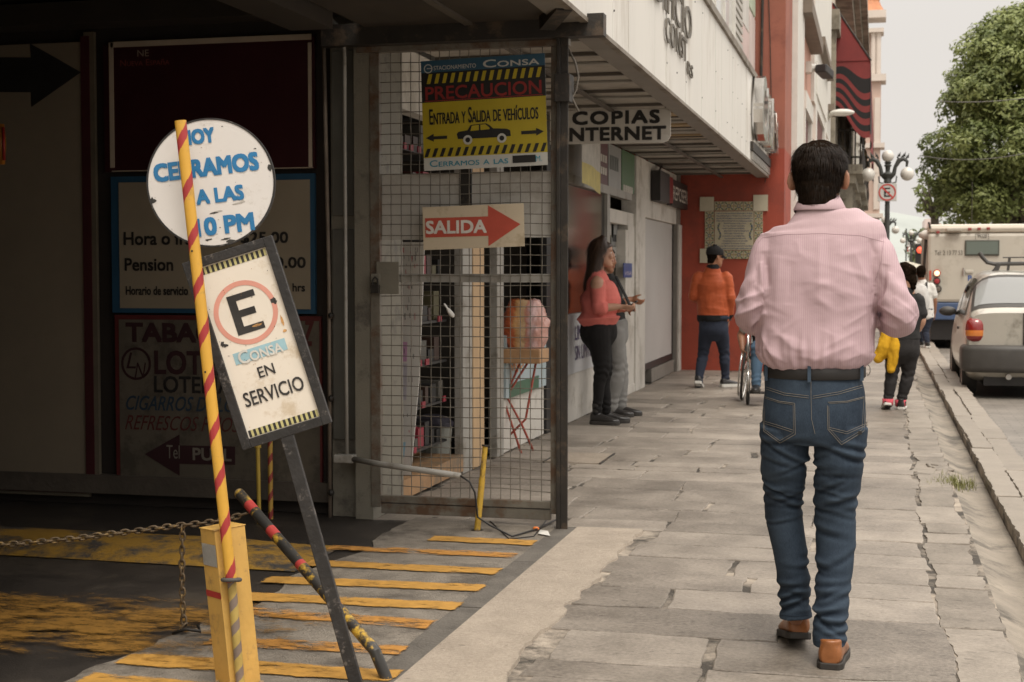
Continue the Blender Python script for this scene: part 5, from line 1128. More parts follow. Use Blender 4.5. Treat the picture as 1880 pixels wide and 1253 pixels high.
for s_ in (1,-1):
    for y in (.62,3.06):
        wh = thing('wheel', None, None, (s_*.735,y,.28)); wh.parent = car
        t_ = MB(); Mx = Matrix.Translation((s_*.735,y,.28)) @ Matrix.Rotation(R(90),4,'Y')
        t_.lathe([(.17,-.07),(.25,-.085),(.272,-.075),(.283,-.05),(.283,.05),(.272,.075),(.25,.085),(.17,.07)],seg=36,M=Mx); t_.build('tyre', M_rub, wh, auto=40)
        r_ = MB(); r_.lathe([(.02,s_*.05),(.10,s_*.055),(.155,s_*.075),(.17,s_*.06),(.17,-s_*.06),(.02,-s_*.05)],seg=24,M=Mx); r_.build('rim', M_alu, wh, auto=40)
for s_ in (1,-1):
    mb = MB(); mb.ball((s_*.90,2.35,.93),.1,14,0,(1.1,.55,.62)); mb.bar((s_*.78,2.4,.90),(s_*.88,2.38,.92),.05,.04); mb.build('mirror', M_bmp, car, smooth=True)
    mb = MB(); mb.box(s_*.822-.01,s_*.822+.01,1.25,1.42,.74,.77); mb.build('door_handle', M_bmp, car)
rk = MB(); rk.tube([(-.62,.8,1.66),(-.58,.8,1.60),(-.53,.8,1.545),(-.45,.8,1.525),(.45,.8,1.54),(.53,.8,1.56),(.62,.8,1.66)],.024,8)
rk.tube([(-.36,.75,1.60),(.5,.75,1.61)],.007,6)
for s_ in (1,-1): rk.bar((s_*.44,.8,1.41),(s_*.40,.8,1.53),.05,.05); rk.bar((s_*.30,.8,1.42),(s_*.28,.8,1.6),.03,.02); rk.bar((s_*.50,.8,1.38),(s_*.42,.8,1.50),.03,.03)
rk.build('roof_rack', M_bmp, car)
mb = MB(); mb.box(-.06,.14,.46,.5,1.425,1.45); mb.build('brake_lamp', M_bmp, car)
mb = MB()
for s_ in (-1,1): mb.box(s_*.36-.13,s_*.36+.13,.85,1.0,.75,1.22); mb.ball((s_*.36,.95,1.24),.1,10,0,(1.2,.6,.8))
mb.build('seat', mk('seat_cloth',(.12,.115,.11),.9), car)
car.location = (1.77, 17.36, -.11)

# armoured truck, seen from behind
TYY = 28.4
tq = lambda px, py, o=0: at_y(px, py, TYY-o)
tx0 = tq(1702,500).x; tx1 = tx0+2.25
tk = thing('armoured_truck', 'cream armoured cash truck with blue lower band standing in the street', 'truck', ((tx0+tx1)/2,TYY,-.11))
M_trk = mk('truck_cream', (.47,.44,.375), .4, .05, 1.2, dirt=(.37,.34,.28), damt=.3, dscale=1)
zb, zt_k = tq(1760,556).z, tq(1760,428).z
mb = MB(); mb.box(tx0,tx1,TYY,TYY+4.2,zb,zt_k); mb.build('body', M_trk, tk, bevel=.06)
mb = MB(); mb.box(tx0-.0,tx1,TYY-.01,TYY+4.25,zt_k+.003,tq(1760,412).z); mb.build('roof', mk('truck_roof',(.60,.55,.46),.5,.06,2), tk, bevel=.07)
mb = MB(); mb.box(tx0,tx1,TYY-.004,TYY+4.2,tq(1760,588).z,zb-.003); mb.build('blue_band', mk('truck_blue',(.05,.085,.17),.45,.1,3), tk, bevel=.02)
mb = MB(); mb.box(tx0+.08,tx1-.08,TYY+.15,TYY+5.6,tq(1760,625).z,tq(1760,588).z-.003); mb.build('chassis', M_black, tk)
mb = MB(); mb.box(tx0+.1,tx1-.1,TYY+4.26,TYY+5.9,.3,2.1); mb.build('cab', M_trk, tk, bevel=.1)
for s_ in (0,1):
    for y in (1.0,4.9):
        w_ = MB(); X = tx0+.25 if s_ == 0 else tx1-.25; w_.lathe([(.2,-.13),(.36,-.13),(.4,-.09),(.4,.09),(.36,.13),(.2,.13)],seg=28,M=Matrix.Translation((X,TYY+y,.29)) @ Matrix.Rotation(R(90),4,'Y')); w_.build('wheel', M_rub, tk, auto=40)
def tpanel(name, x0, y0, x1, y1, th, mat, bev=0, o0=.0): 
    a, b = tq(x0,y1), tq(x1,y0); mb = MB(); mb.box(a.x,b.x,TYY-th,TYY-o0-.001,a.z,b.z); return mb.build(name, mat, tk, bevel=bev)
w_ = tpanel('window', 1771,441,1835,470,.03,mk('seal_green',(.07,.075,.06),.5),.012); a, b = tq(1774,467), tq(1832,444); mb = MB(); mb.box(a.x,b.x,TYY-.036,TYY-.0305,a.z,b.z); mb.build('pane', mk_glass('green_glass',(.13,.16,.14),.15), w_)
tpanel('vent_box', 1738,419,1765,425,.10,M_trk,.01)  # small vent box at the roof edge
for x, y in ((1722,427),(1780.5,421),(1797.5,420.5),(1814.5,420)): tpanel('marker_light', x-3.2,y-2.4,x+3.2,y+2.4,.04,mk('marker_red',(.26,.04,.035),.4,.1,9),.008)
def disc_light(x, y, r_, mats, em=None):
    q = tq(x,y); mb = MB(); M = Matrix.Translation(q) @ Matrix.Rotation(R(90),4,'X'); s_ = r_*(tq(1800,y)-tq(1799,y)).length
    mb.lathe([(s_,0),(s_,.03),(s_*.9,.05),(s_*.8,.05)],seg=24,M=M,m=0); mb.lathe([(s_*.78,.02),(s_*.7,.056),(s_*.3,.062),(.001,.063)],seg=24,M=M,m=1); mb.build('tail_light', mats, tk, auto=40)
disc_light(1720,502,7.2,[mk('lens_rim_red',(.40,.05,.035),.4), mk_emit('lit_lamp',(1,.72,.45),1.0)]); disc_light(1720,516.5,7,[M_black, mk('lens_red',(.30,.025,.03),.3)]); disc_light(1722,531,7,[M_black, mk('lens_dark',(.12,.10,.08),.4)])
tpanel('reflector_strip', 1706,497,1710,515,.012,mk('strip_red',(.50,.08,.05),.4))
mb = MB(); q0, q1 = tq(1769,492,.04), tq(1769,506,.04); mb.tube([q0,q1],.02,6); mb.build('handle', M_alu, tk); tpanel('latch', 1772,496,1787,502,.03,M_trk,.01)
mb = MB(); T_ = lambda px, py: frame(tq(px,py,.004),(1,0,0),(0,0,1)); W_ = lambda a, b: (tq(b,470)-tq(a,470)).length
mb.text('Tel: 2 13 77 53',T_(1741.5,464.5),W_(1716,1767),.085,0); mb.text('[ 99320 ]',T_(1803,435),W_(1791,1816),.10,0,bold=.005); mb.text('P',T_(1780.5,511),W_(1777,1784),.10,1,bold=.03); mb.build('lettering', [mk('letter_grey',(.07,.065,.055),.5), mk('letter_blue',(.03,.09,.3),.5)], tk)
mb = MB(); mb.tube([tq(1700,440,-.1),tq(1694,520,-.1),tq(1690,570,-.1)],.03,6); mb.build('drain_rail', M_steel, tk); mb = MB(); q = tq(1704,432,-.3); mb.ball(q,.22,12,0,(.8,.8,.45)); mb.build('camera_dome', M_trimw, tk, smooth=True)
mb = MB(); q = tq(1708,420); mb.tube([q,q+Vector((-.03,0,.12))],.02,6); q = tq(1784,408,-.5); mb.tube([q,q+Vector((0,0,.75))],.007,5); mb.build('antenna', M_steel, tk)

# ================================================================== STREET FURNITURE
M_iron = mk('cast_iron', (.045,.046,.042), .5, .25, 6); M_globe = mk('globe_white', (.62,.59,.54), .25, .03, 2)
def lamp_post(base, H_):
    t = thing('street_lamp', 'dark cast iron lamp post with white globes and a no parking plate on it', 'street lamp', base, 'cast iron lamp posts along the street')
    x, y, z = base; top = z+H_
    mb = MB(); mb.lathe([(.22,0),(.22,.35),(.15,.42),(.16,.6),(.10,.8),(.075,1.2),(.07,H_*.6),(.062,H_-.75),(.11,H_-.72),(.09,H_-.62),(.16,H_-.5),(.06,H_-.42),(.07,H_-.30),(.11,H_-.26),(.04,H_-.2)],base,14); mb.build('pole', M_iron, t, auto=40)
    for a in (0, math.pi):
        d = Vector((math.cos(a),math.sin(a),0)); c = Vector((x,y,top))
        mb = MB(); mb.tube([c+d*.06+Vector((0,0,-.62)),c+d*.16+Vector((0,0,-.5)),c+d*.2+Vector((0,0,-.3)),c+d*.3+Vector((0,0,-.12)),c+d*.42+Vector((0,0,-.08)),c+d*.52+Vector((0,0,-.16)),c+d*.5+Vector((0,0,-.3))],[.05,.06,.05,.07,.06,.045,.03],8)
        for k in range(7): p = c+d*(.26+.045*k)+Vector((0,0,-.06+.05*math.sin(k*2.1))); mb.tube([p,p+d*.03+Vector((0,.0,.13))],[.03,.006],5)
        mb.tube([c+d*.1+Vector((0,0,-.75)),c+d*.22+Vector((0,0,-.72)),c+d*.24+Vector((0,0,-.55))],.02,6)
        ar = mb.build('arm', M_iron, t, smooth=True); g = MB(); g.ball(c+d*.52+Vector((0,0,-.50)),.185,20); g.build('globe', M_globe, ar, smooth=True)
    g = MB(); g.ball((x,y,top),.165,20); g.build('globe', M_globe, t, smooth=True); mb = MB(); mb.lathe([(.05,-.26),(.10,-.17),(.06,-.15)],(x,y,top),12); mb.build('collar', M_iron, t)
    return t
LY = 42.0; lb = at_y(1630,300,LY); lt = at_y(1633,287,LY).z
l0 = lamp_post((lb.x,LY,-.0), lt)
for px, py, Y, lab in ((1624,404,74,'second cast iron lamp post, half hidden behind the nearest one'),(1673,428,100,'distant lamp post with white globes in front of the far trees'),(1683,447,128,'farthest small lamp post with white globes beside the traffic light')):
    q = at_y(px,py,Y); c = copy_tree(l0); c.location = (q.x,Y,q.z-lt); c['label'] = lab
l0['label'] = 'nearest dark lamp post with three white globes and the no parking plate'
ns = thing('no_parking_sign', 'square plate with crossed out letter E on the nearest lamp post', 'sign', at_y(1629,370,LY-.12))
NY = LY-.1; M5 = frame(at_y(1629,353.5,NY),(1,0,0),(0,0,1)); s5 = (at_y(1629,353,NY)-at_y(1629,354,NY)).length
mb = MB(); mb.prism(rect(-17*s5,17*s5,-16.5*s5,16.5*s5),M5,.02); mb.build('plate', mk('plate_grey',(.52,.51,.48),.5,.06,3), ns, bevel=.01)
mb = MB(); T = M5 @ Matrix.Translation((0,0,.021)); mb.text('E',T @ Matrix.Translation((-.3*s5,0,0)),11*s5,17*s5,0,bold=.02); mb.ring(T @ Matrix.Translation((0,0,.003)),13*s5,15.6*s5,.003,1,40); mb.prism(rot2(rect(-14*s5,14*s5,-1.4*s5,1.4*s5),-R(45)),T @ Matrix.Translation((0,0,.003)),.004,1); mb.build('lettering', [M_black, mk('ring_red',(.50,.05,.04),.4)], ns)
tl = thing('traffic_light', 'dark traffic light showing red beyond the lamp posts', 'traffic light', (at_y(1689,480,95).x,95,0))
q = at_y(1689,461,95); mb = MB(); mb.box(q.x-.28,q.x+.28,95,95.3,q.z-1.1,q.z+.45); mb.build('housing', M_black, tl, bevel=.04); mb = MB(); mb.tube([(q.x,95.15,0),(q.x,95.15,q.z-1.1)],.07,8); mb.build('pole', M_iron, tl)
mb = MB(); mb.ball((q.x,94.98,q.z+.05),.2,14); mb.build('red_lamp', mk_emit('red_glow',(1,.10,.05),1.2), tl, smooth=True)
fl = thing('flag', 'far green white and red flag hanging beside the trees', 'flag', (at_y(1664,480,140).x,140,0))
q = at_y(1664,420,140); mb = MB(); mb.tube([(q.x,140,0),(q.x,140,q.z)],.06,8); mb.build('pole', M_iron, fl)
mb = MB(); q1 = at_y(1671,462,140)
for k, (a_, b_) in enumerate(((0,.45),(.45,.75),(.75,1))): mb.grid(4,6,lambda u,v,a_=a_,b_=b_: (q.x+.1+.35*u*(a_+(b_-a_)*v+.2), 140+.12*math.sin(u*6+v*3), q.z-.4-(q.z-.4-q1.z)*(a_+(b_-a_)*v)), k)
mb.build('cloth', [mk('flag_green',(.10,.22,.13),.8), mk('flag_white',(.6,.58,.55),.8), mk('flag_red',(.4,.06,.05),.8)], fl, smooth=True)
um = thing('market_umbrella', 'cream market umbrella far down the pavement behind the walkers', 'umbrella', (at_y(1662,500,60).x,60,0)); q = at_y(1664,480,60)
mb = MB(); mb.lathe([(1.25,q.z-.45),(.7,q.z-.18),(.05,q.z)],(q.x,60,0),8); mb.build('canopy', mk('umbrella_cream',(.56,.51,.42),.8), um); mb = MB(); mb.tube([(q.x,60,0),(q.x,60,q.z)],.03,8); mb.build('pole', M_iron, um)
# overhead wires
def wire_t(a, b, sag, lab):
    mb = MB(); mb.tube([a.lerp(b,k/24)-Vector((0,0,sag*4*(k/24)*(1-k/24))) for k in range(25)],.012,5); tag(mb.build('overhead_wire', mk('wire_grey',(.16,.155,.14),.6), smooth=True, origin=a), lab, 'wire')
wire_t(at_y(1690,286,46),at_y(1960,262,38),.25,'lower overhead wire crossing in front of the big tree'); wire_t(at_y(1720,186,46),at_y(1960,168,38),.12,'upper overhead wire crossing in front of the big tree')

# ================================================================== TREES
def leaf_mat(name, c0, c1):
    m = bpy.data.materials.new(name); m.use_nodes = True; t = m.node_tree; N = t.nodes; L = t.links; b = N['Principled BSDF']
    at = N.new('ShaderNodeAttribute'); at.attribute_name = 'tone'; x = N.new('ShaderNodeMix'); x.data_type = 'RGBA'; x.inputs[6].default_value = (*c0,1); x.inputs[7].default_value = (*c1,1); L.new(at.outputs['Fac'], x.inputs[0]); L.new(x.outputs[2], b.inputs['Base Color']); b.inputs['Roughness'].default_value = .55
    tr = N.new('ShaderNodeBsdfTranslucent'); L.new(x.outputs[2], tr.inputs[0]); mxs = N.new('ShaderNodeMixShader'); mxs.inputs[0].default_value = .3; L.new(b.outputs[0], mxs.inputs[1]); L.new(tr.outputs[0], mxs.inputs[2]); L.new(mxs.outputs[0], N['Material Output'].inputs[0]); return m
def tree(name, label, base, clumps, leaf, n_per, mat, trunk_r, trunk_h, seed):
    """clumps: (centre, radius); leaves sit in the shell of each clump"""
    rng = np.random.default_rng(seed); t = thing(name, label, 'tree', base)
    V = []; tone = []
    for c, r_ in clumps:
        n = int(n_per*(r_**2)); d = rng.normal(size=(n,3)); d /= np.linalg.norm(d,axis=1)[:,None]; d[:,2] = np.where((d[:,2]<-.2)&(rng.random(n)<.5),-d[:,2],d[:,2])
        rad = r_*(.62+.42*rng.random(n)**.6)*(1+.18*np.sin(d[:,0]*7+c[0]*3)*np.sin(d[:,2]*6+c[2]*5)); P = np.array(c)+d*rad[:,None]*np.array((1,1,.82))
        a = d*np.array((1,1,1.3))+np.array((0,0,.35))+rng.normal(size=(n,3))*.42; a /= np.linalg.norm(a,axis=1)[:,None]; u = np.cross(a, rng.normal(size=(n,3))); u /= np.linalg.norm(u,axis=1)[:,None]; v = np.cross(a,u); s_ = leaf*(.6+.8*rng.random(n))[:,None]
        V.append(np.stack([P-u*s_, P-v*s_*.45, P+u*s_, P+v*s_*.45],1).reshape(-1,3)); tone.append(np.clip(rng.random()*.5+rng.random(n)*.5,0,1))
    V = np.vstack(V)-np.array(base); tone = np.concatenate(tone); nf = len(V)//4
    me = bpy.data.meshes.new('crown'); me.vertices.add(len(V)); me.vertices.foreach_set('co', V.ravel()); me.loops.add(nf*4); me.loops.foreach_set('vertex_index', np.arange(nf*4)); me.polygons.add(nf); me.polygons.foreach_set('loop_start', np.arange(nf)*4); me.update(); me.validate()
    at = me.attributes.new('tone','FLOAT','FACE'); at.data.foreach_set('value', tone); me.materials.append(mat); o = bpy.data.objects.new('crown', me); COL.objects.link(o); o.parent = t
    mb = MB(); b_ = Vector(base); mb.tube([b_-Vector((0,0,.2)), b_+Vector((.05,0,trunk_h*.5)), b_+Vector((0,.1,trunk_h))],[trunk_r*1.3,trunk_r,trunk_r*.8],10)
    step = max(1,len(clumps)//26)
    for c, r_ in clumps[::step]: c = Vector(c); m_ = b_+Vector((0,.1,trunk_h)); k = m_.lerp(c,.5)+Vector((0,0,-.1*(c-m_).length)); mb.tube([m_-Vector((0,0,.3)),k,c],[trunk_r*.5,trunk_r*.28,trunk_r*.08],6)
    mb.build('trunk', mk('bark',(.10,.08,.06),.85,.3,4,.6,12), t, smooth=True); return t
rng = random.Random(5)
TY = 64.0
prof = [(22,40),(40,85),(70,130),(100,152),(150,164),(190,182),(250,202),(290,208),(330,198),(370,174),(400,152)]
cl = []; ax = at_y(1882,300,TY).x; s6 = (at_y(1880,300,TY)-at_y(1879,300,TY)).length
for k in range(270):
    py = rng.uniform(24,398); r_px = np.interp(py,[p[0] for p in prof],[p[1] for p in prof]); a = rng.uniform(0,2*math.pi); rr = math.sqrt(rng.uniform(.25,1)); cr = rng.uniform(.55,1.05)
    R_ = max(.1,(r_px*s6-cr*.85))*rr; z = at_y(1882,py,TY).z
    cl.append(((ax+R_*math.cos(a), TY+R_*math.sin(a)*.9, z-.3), cr))
M_leaf = leaf_mat('leaf_green', (.085,.115,.028), (.29,.325,.11))
tree('big_tree', 'big dense green laurel tree rising behind the armoured truck', (ax,TY,0.02), cl, .105, 620, M_leaf, .32, 3.6, 1)
def blob_tree(px, py0, py1, wpx, Y, n, label, seed, leaf, per, mat):
    rg = random.Random(seed); x = at_y(px,400,Y).x; s_ = (at_y(px,300,Y)-at_y(px-1,300,Y)).length; z0, z1 = at_y(px,py1,Y).z, at_y(px,py0,Y).z; cl = []
    for k in range(n):
        t = rg.random(); w_ = wpx*s_*math.sin(math.pi*(.12+.8*t))**.6; a = rg.uniform(0,6.28); rr = math.sqrt(rg.uniform(.1,1))*w_; cr = rg.uniform(.1,.2)*(z1-z0); cl.append(((x+rr*math.cos(a),Y+rr*math.sin(a),z0+t*(z1-z0)-cr*.5),cr))
    tree('round_tree', label, (x,Y,.02), cl, leaf, per, mat, .25, max(1.5,z0), seed)
M_leaf2 = leaf_mat('leaf_pale', (.07,.09,.04), (.18,.20,.095))
blob_tree(1716,318,392,40,78,40,'smaller pale green tree to the left behind the big tree',3,.16,200,M_leaf)
blob_tree(1688,418,478,26,150,34,'distant grey green tree beside the flag',4,.3,60,M_leaf2)
blob_tree(1760,400,470,60,120,40,'far tree mostly hidden behind the armoured truck',6,.25,60,M_leaf2)
# far building, hill
fbz = thing('distant_building', 'distant pale pink building above the truck roof', 'building', (at_y(1712,440,170).x,170,0)); a, b = at_y(1697,480,170), at_y(1724,402,170)
mb = MB(); mb.box(a.x,b.x,170,180,0,b.z); mb.build('wall', mk('far_pink',(.62,.52,.48),.8,.05,1), fbz)
for k in range(3): mb = MB(); mb.box(a.x+.3+k*.55,a.x+.6+k*.55,169.9,169.99,b.z-1.6,b.z-.5); mb.build('window', mk('far_win',(.45,.30,.26),.7), fbz)
mb = MB()
def hill(u, v): x = -900+u*2000; return (x, 1500+v*500, max(0,(1-v)*0+v*(38+26*noise.noise((u*5,0,0))+60*math.exp(-((u-.36)/.16)**2)))-1)
mb.grid(80,6,hill); tag(mb.build('hills', mk('hill_hazed',(.30,.32,.30),1,.1,.01), smooth=True), kind='structure')  # pale hill colour stands in for the haze of distance
# ================================================================== PEOPLE
from mathutils.bvhtree import BVHTree
Z = Vector((0,0,1))
def limb(mb, pts, side, seg=16, m=0, ends=True, ex=1.0):
    pts = [(Vector(p[0]), p[1], p[2] if len(p) > 2 else p[1]) for p in pts]
    if ends:
        (p0,a0,b0),(p1,_,_) = pts[0],pts[1]; t = (p0-p1).normalized(); pts = [(p0+t*min(a0,b0)*.75,a0*.45,b0*.45)]+pts
        (p0,a0,b0),(p1,_,_) = pts[-1],pts[-2]; t = (p0-p1).normalized(); pts = pts+[(p0+t*min(a0,b0)*.75,a0*.45,b0*.45)]
    rings = []
    for i, (p,ra,rb) in enumerate(pts):
        t = (pts[min(i+1,len(pts)-1)][0]-pts[max(i-1,0)][0]).normalized(); a = Vector(side); a = (a-t*a.dot(t))
        a = a.normalized() if a.length > .05 else t.orthogonal().normalized(); b = t.cross(a)
        rg = []
        for k in range(seg):
            th = 2*math.pi*k/seg; c, s_ = math.cos(th), math.sin(th)
            if ex != 1: c, s_ = math.copysign(abs(c)**ex,c), math.copysign(abs(s_)**ex,s_)
            rg.append(p+a*ra*c+b*rb*s_)
        rings.append(rg)
    mb.loft(rings, m); return mb
def smooth_path(pts, n=5):
    """resample (point, ra, rb) rows with a spline"""
    rows = [[*Vector(p[0]), p[1], p[2] if len(p) > 2 else p[1]] for p in pts]; return [(Vector(r[:3]), float(r[3]), float(r[4])) for r in catm(rows, n)]
def finish(mb, name, mats, parent, voxel=.007, smooth=4, disp=None, remesh=True):
    me = bpy.data.meshes.new('tmp'); bmesh.ops.recalc_face_normals(mb.bm, faces=mb.bm.faces[:]); mb.bm.to_mesh(me); mb.bm.free(); o = bpy.data.objects.new('tmp', me); COL.objects.link(o)
    if remesh: r = o.modifiers.new('r','REMESH'); r.mode = 'VOXEL'; r.voxel_size = voxel; r.use_smooth_shade = True
    if smooth: s_ = o.modifiers.new('s','SMOOTH'); s_.factor = .5; s_.iterations = smooth
    dg = bpy.context.evaluated_depsgraph_get(); dg.update(); m2 = bpy.data.meshes.new_from_object(o.evaluated_get(dg)); bpy.data.objects.remove(o); bpy.data.meshes.remove(me)
    m2.name = name
    if disp:
        n = len(m2.vertices); co = np.empty(n*3); m2.vertices.foreach_get('co', co); co = co.reshape(-1,3); no = np.empty(n*3); m2.vertices.foreach_get('normal', no) if hasattr(m2.vertices[0],'normal') else None; no = no.reshape(-1,3)
        d = np.array([disp(Vector(c), Vector(q)) for c, q in zip(co,no)]); co = co+no*d[:,None]; m2.vertices.foreach_set('co', co.ravel()); m2.update()
    bv = BVHTree.FromPolygons([v.co.copy() for v in m2.vertices], [tuple(p.vertices) for p in m2.polygons])
    base = world_loc(parent); m2.transform(Matrix.Translation(-base)); m2.materials.clear()
    for m in (mats if isinstance(mats,(list,tuple)) else [mats]): m2.materials.append(m)
    m2.polygons.foreach_set('use_smooth',[True]*len(m2.polygons)); o = bpy.data.objects.new(name, m2); COL.objects.link(o); o.parent = parent; return o, bv
HEAD = [(-.115,.020,.082,.045),(-.105,.040,.094,.015),(-.085,.053,.096,-.02),(-.055,.063,.093,-.052),(-.02,.069,.090,-.078),(.015,.074,.090,-.092),(.05,.076,.091,-.097),(.08,.070,.082,-.090),(.102,.053,.056,-.068),(.115,.022,.02,-.03)]
def head_frame(c, F, tilt=0., roll=0.):
    F = Vector(F).normalized(); Rr = F.cross(Z).normalized(); M = Matrix((Rr,F,Z)).transposed().to_4x4(); M = Matrix.Translation(Vector(c)) @ M @ Matrix.Rotation(-tilt,4,'X') @ Matrix.Rotation(roll,4,'Y'); return M
def add_head(mb, M, s=1.0):
    rg = []
    for z,w_,yf,yb in HEAD:
        cy, ry = (yf+yb)/2, (yf-yb)/2; rg.append([M @ (Vector((w_*math.copysign(abs(math.cos(a))**.9,math.cos(a)), cy+ry*math.sin(a), z))*s) for a in np.linspace(0,2*math.pi,24,endpoint=False)])
    mb.loft(rg)
    q = lambda x,y,z: M @ (Vector((x,y,z))*s); rt = M.to_3x3() @ Vector((1,0,0))
    limb(mb, [(q(0,.088,.028),.009*s,.009*s),(q(0,.101,.002),.011*s,.011*s),(q(0,.112,-.020),.014*s,.011*s),(q(0,.098,-.030),.015*s,.009*s)], rt, 10)
    for z, r_ in ((-.052,.009),(-.066,.010)): mb.ball(q(0,.092,z), 1, 10, 0, (.024*s,.012*s,r_*s))
    mb.ball(q(0,.084,-.098),.022*s,12); 
    for sx_ in (-1,1):
        mb.ball(q(sx_*.036,.076,-.02),.026*s,12); limb(mb,[(q(sx_*.012,.090,.034),.009*s),(q(sx_*.05,.076,.036),.008*s)],Z,8)
        Me = M @ Matrix.Translation((sx_*.076*s,-.004*s,-.008*s)) @ Matrix.Rotation(sx_*.35,4,'Z') @ Matrix.Diagonal((.009*s,.019*s,.034*s,1)); mb.lathe([(math.sin(math.pi*i/8),-math.cos(math.pi*i/8)) for i in range(9)],M=Me,seg=12)
def add_face_parts(parent, M, s=1.0):
    for sx_ in (-1,1):
        e = MB(); c = M @ (Vector((sx_*.031,.075,.012))*s); e.ball(c,.0105*s,14,0); f = (M.to_3x3() @ Vector((0,1,0))); e.ball(c+f*.0062*s,.0055*s,10,1); e.build('eye',[mk('eye_white',(.6,.57,.53),.2),mk('iris_dark',(.02,.012,.008),.1)],parent,smooth=True)
        b = MB(); q = lambda x,y,z: M @ (Vector((x,y,z))*s); b.tube([q(sx_*.015,.099,.036),q(sx_*.032,.098,.042),q(sx_*.05,.085,.037)],[.0025,.0032,.0015],6); b.build('eyebrow',mk('brow_dark',(.02,.014,.01),.8),parent,smooth=True)
    l = MB(); q = lambda x,y,z: M @ (Vector((x,y,z))*s); l.tube([q(-.022,.094,-.060),q(-.008,.104,-.056),q(.008,.104,-.056),q(.022,.094,-.060)],[.002,.005,.005,.002],8); l.build('lips',mk('lip_rose',(.27,.085,.07),.4),parent,smooth=True)
def add_hand(mb, W, d, n, ts, curl=.45, s=1.0, spread=.0):
    """W wrist, d finger direction, n palm normal, ts = direction of the thumb side"""
    W, d, n, ts = Vector(W), Vector(d).normalized(), Vector(n), Vector(ts); n = (n-d*n.dot(d)).normalized(); ts = (ts-d*ts.dot(d)-n*ts.dot(n)).normalized()
    limb(mb, [(W-d*.01*s,.024*s,.019*s),(W+d*.025*s,.032*s,.016*s),(W+d*.06*s,.039*s,.014*s),(W+d*.088*s,.037*s,.011*s)], ts, 16)
    for k,(o,l) in enumerate(((.029,.066),(.010,.076),(-.010,.070),(-.028,.056))):
        p = W+d*.082*s+ts*o*s; dd = d+ts*(.05*(1.5-k))*spread; pts = [(p,.0092*s)]; c = curl*(1+.12*k)
        for j, f in enumerate((.45,.32,.25)):
            a = c*(j*.9+.35); v = dd*math.cos(a)+n*math.sin(a); p = p+v*l*f*s; pts.append((p,(.0088-.0011*j)*s))
        limb(mb, pts, ts, 8)
    p = W+d*.022*s+ts*.026*s+n*.004; v1 = (d*.55+ts*.75+n*.25).normalized(); v2 = (d*.85+ts*.35+n*.4).normalized(); limb(mb, [(p,.014*s),(p+v1*.032*s,.0115*s),(p+v1*.032*s+v2*.028*s,.0098*s),(p+v1*.032*s+v2*.050*s,.0078*s)], n, 8)
def ribbons(name, parent, roots, dirs, length, width, mat, lift=.3, sag=0., seg=3, seed=0, curl=.0):
    rg = np.random.default_rng(seed); V = []; Fc = []; i = 0
    for p, (n, d) in zip(roots, dirs):
        l = length*rg.uniform(.6,1.3); w_ = width*rg.uniform(.7,1.3); d = (d-n*d.dot(n)*.7); d = (d+Vector(rg.normal(size=3)*.12)).normalized(); s_ = d.cross(n).normalized(); pts = []
        for k in range(seg+1):
            t = k/seg; q = p+d*l*t+n*(l*lift*t*(1-t*.75))+Vector((0,0,-sag*l*t*t))+s_*curl*l*math.sin(t*3+p.x*200); pts.append((q, w_*(1-t*.85)))
        for q, ww in pts: V += [q-s_*ww, q+s_*ww]
        for k in range(seg): Fc.append((i+2*k,i+2*k+1,i+2*k+3,i+2*k+2))
        i += 2*(seg+1)
    base = world_loc(parent); me = bpy.data.meshes.new(name); me.from_pydata([v-base for v in V],[],Fc); me.materials.append(mat); o = bpy.data.objects.new(name,me); COL.objects.link(o); o.parent = parent; return o
def hair_cap(mb, M, s=1.0, off=.010, nape=-.085, front=.055, ear=.0):
    """short hair volume round the skull"""
    zs = list(np.linspace(nape,.122,13))+[.1265,.130]; H_ = np.array(HEAD); rg = []
    for z in zs:
        zc = min(z,.113); w_ = np.interp(zc,H_[:,0],H_[:,1]); yf = np.interp(zc,H_[:,0],H_[:,2]); yb = np.interp(zc,H_[:,0],H_[:,3]); e = off*(.55+.45*min(1,(z-nape)/.07))
        if z < 0: k_ = min(1,-z/.05); yb = yb+(min(yb,-.080)-yb)*k_; w_ = w_+(max(w_,.060)-w_)*k_
        e += 0
        kz = 1. if z <= .1135 else max(.12,1-((z-.1135)/.0175)**1.5); w_ *= kz; yf *= kz; yb *= kz; e = e*(1 if z <= .1135 else max(.3,kz))
        lim = np.interp(z,[nape,-.03,.01,front,.075],[-.045,-.025,-.002,.065,.2]); ring = []
        for a in np.linspace(0,2*math.pi,28,endpoint=False):
            x = (w_+e)*math.cos(a); cy, ry = (yf+yb)/2, (yf-yb)/2+e; y = min(cy+ry*math.sin(a), lim); ring.append(M @ (Vector((x,y,z))*s))
        rg.append(ring)
    mb.loft(rg)
def strands(name, parent, bv, M, mat, n, length, width, flow, zmin, seed=1, s=1.0, lift=.25, ymax=.06, sag=0, seg=3, curl=0):
    rg = random.Random(seed); roots = []; dirs = []; c = M @ Vector((0,-.01,.02)); Mi = M.inverted(); tries = 0
    while len(roots) < n and tries < n*4:
        tries += 1; d = Vector((rg.gauss(0,1),rg.gauss(0,1),rg.gauss(0,1))).normalized(); hit = bv.ray_cast(c+d*.4*s,-d,.6)
        if hit[0] is None: continue
        q = Mi @ hit[0]
        if q.z/s < zmin or q.y/s > ymax+max(0,q.z-.04)*1.2: continue
        roots.append(hit[0]-hit[1]*.002); dirs.append((hit[1], flow(q/s, M)))
    return ribbons(name,parent,roots,dirs,length,width,mat,lift,sag,seg,seed,curl)
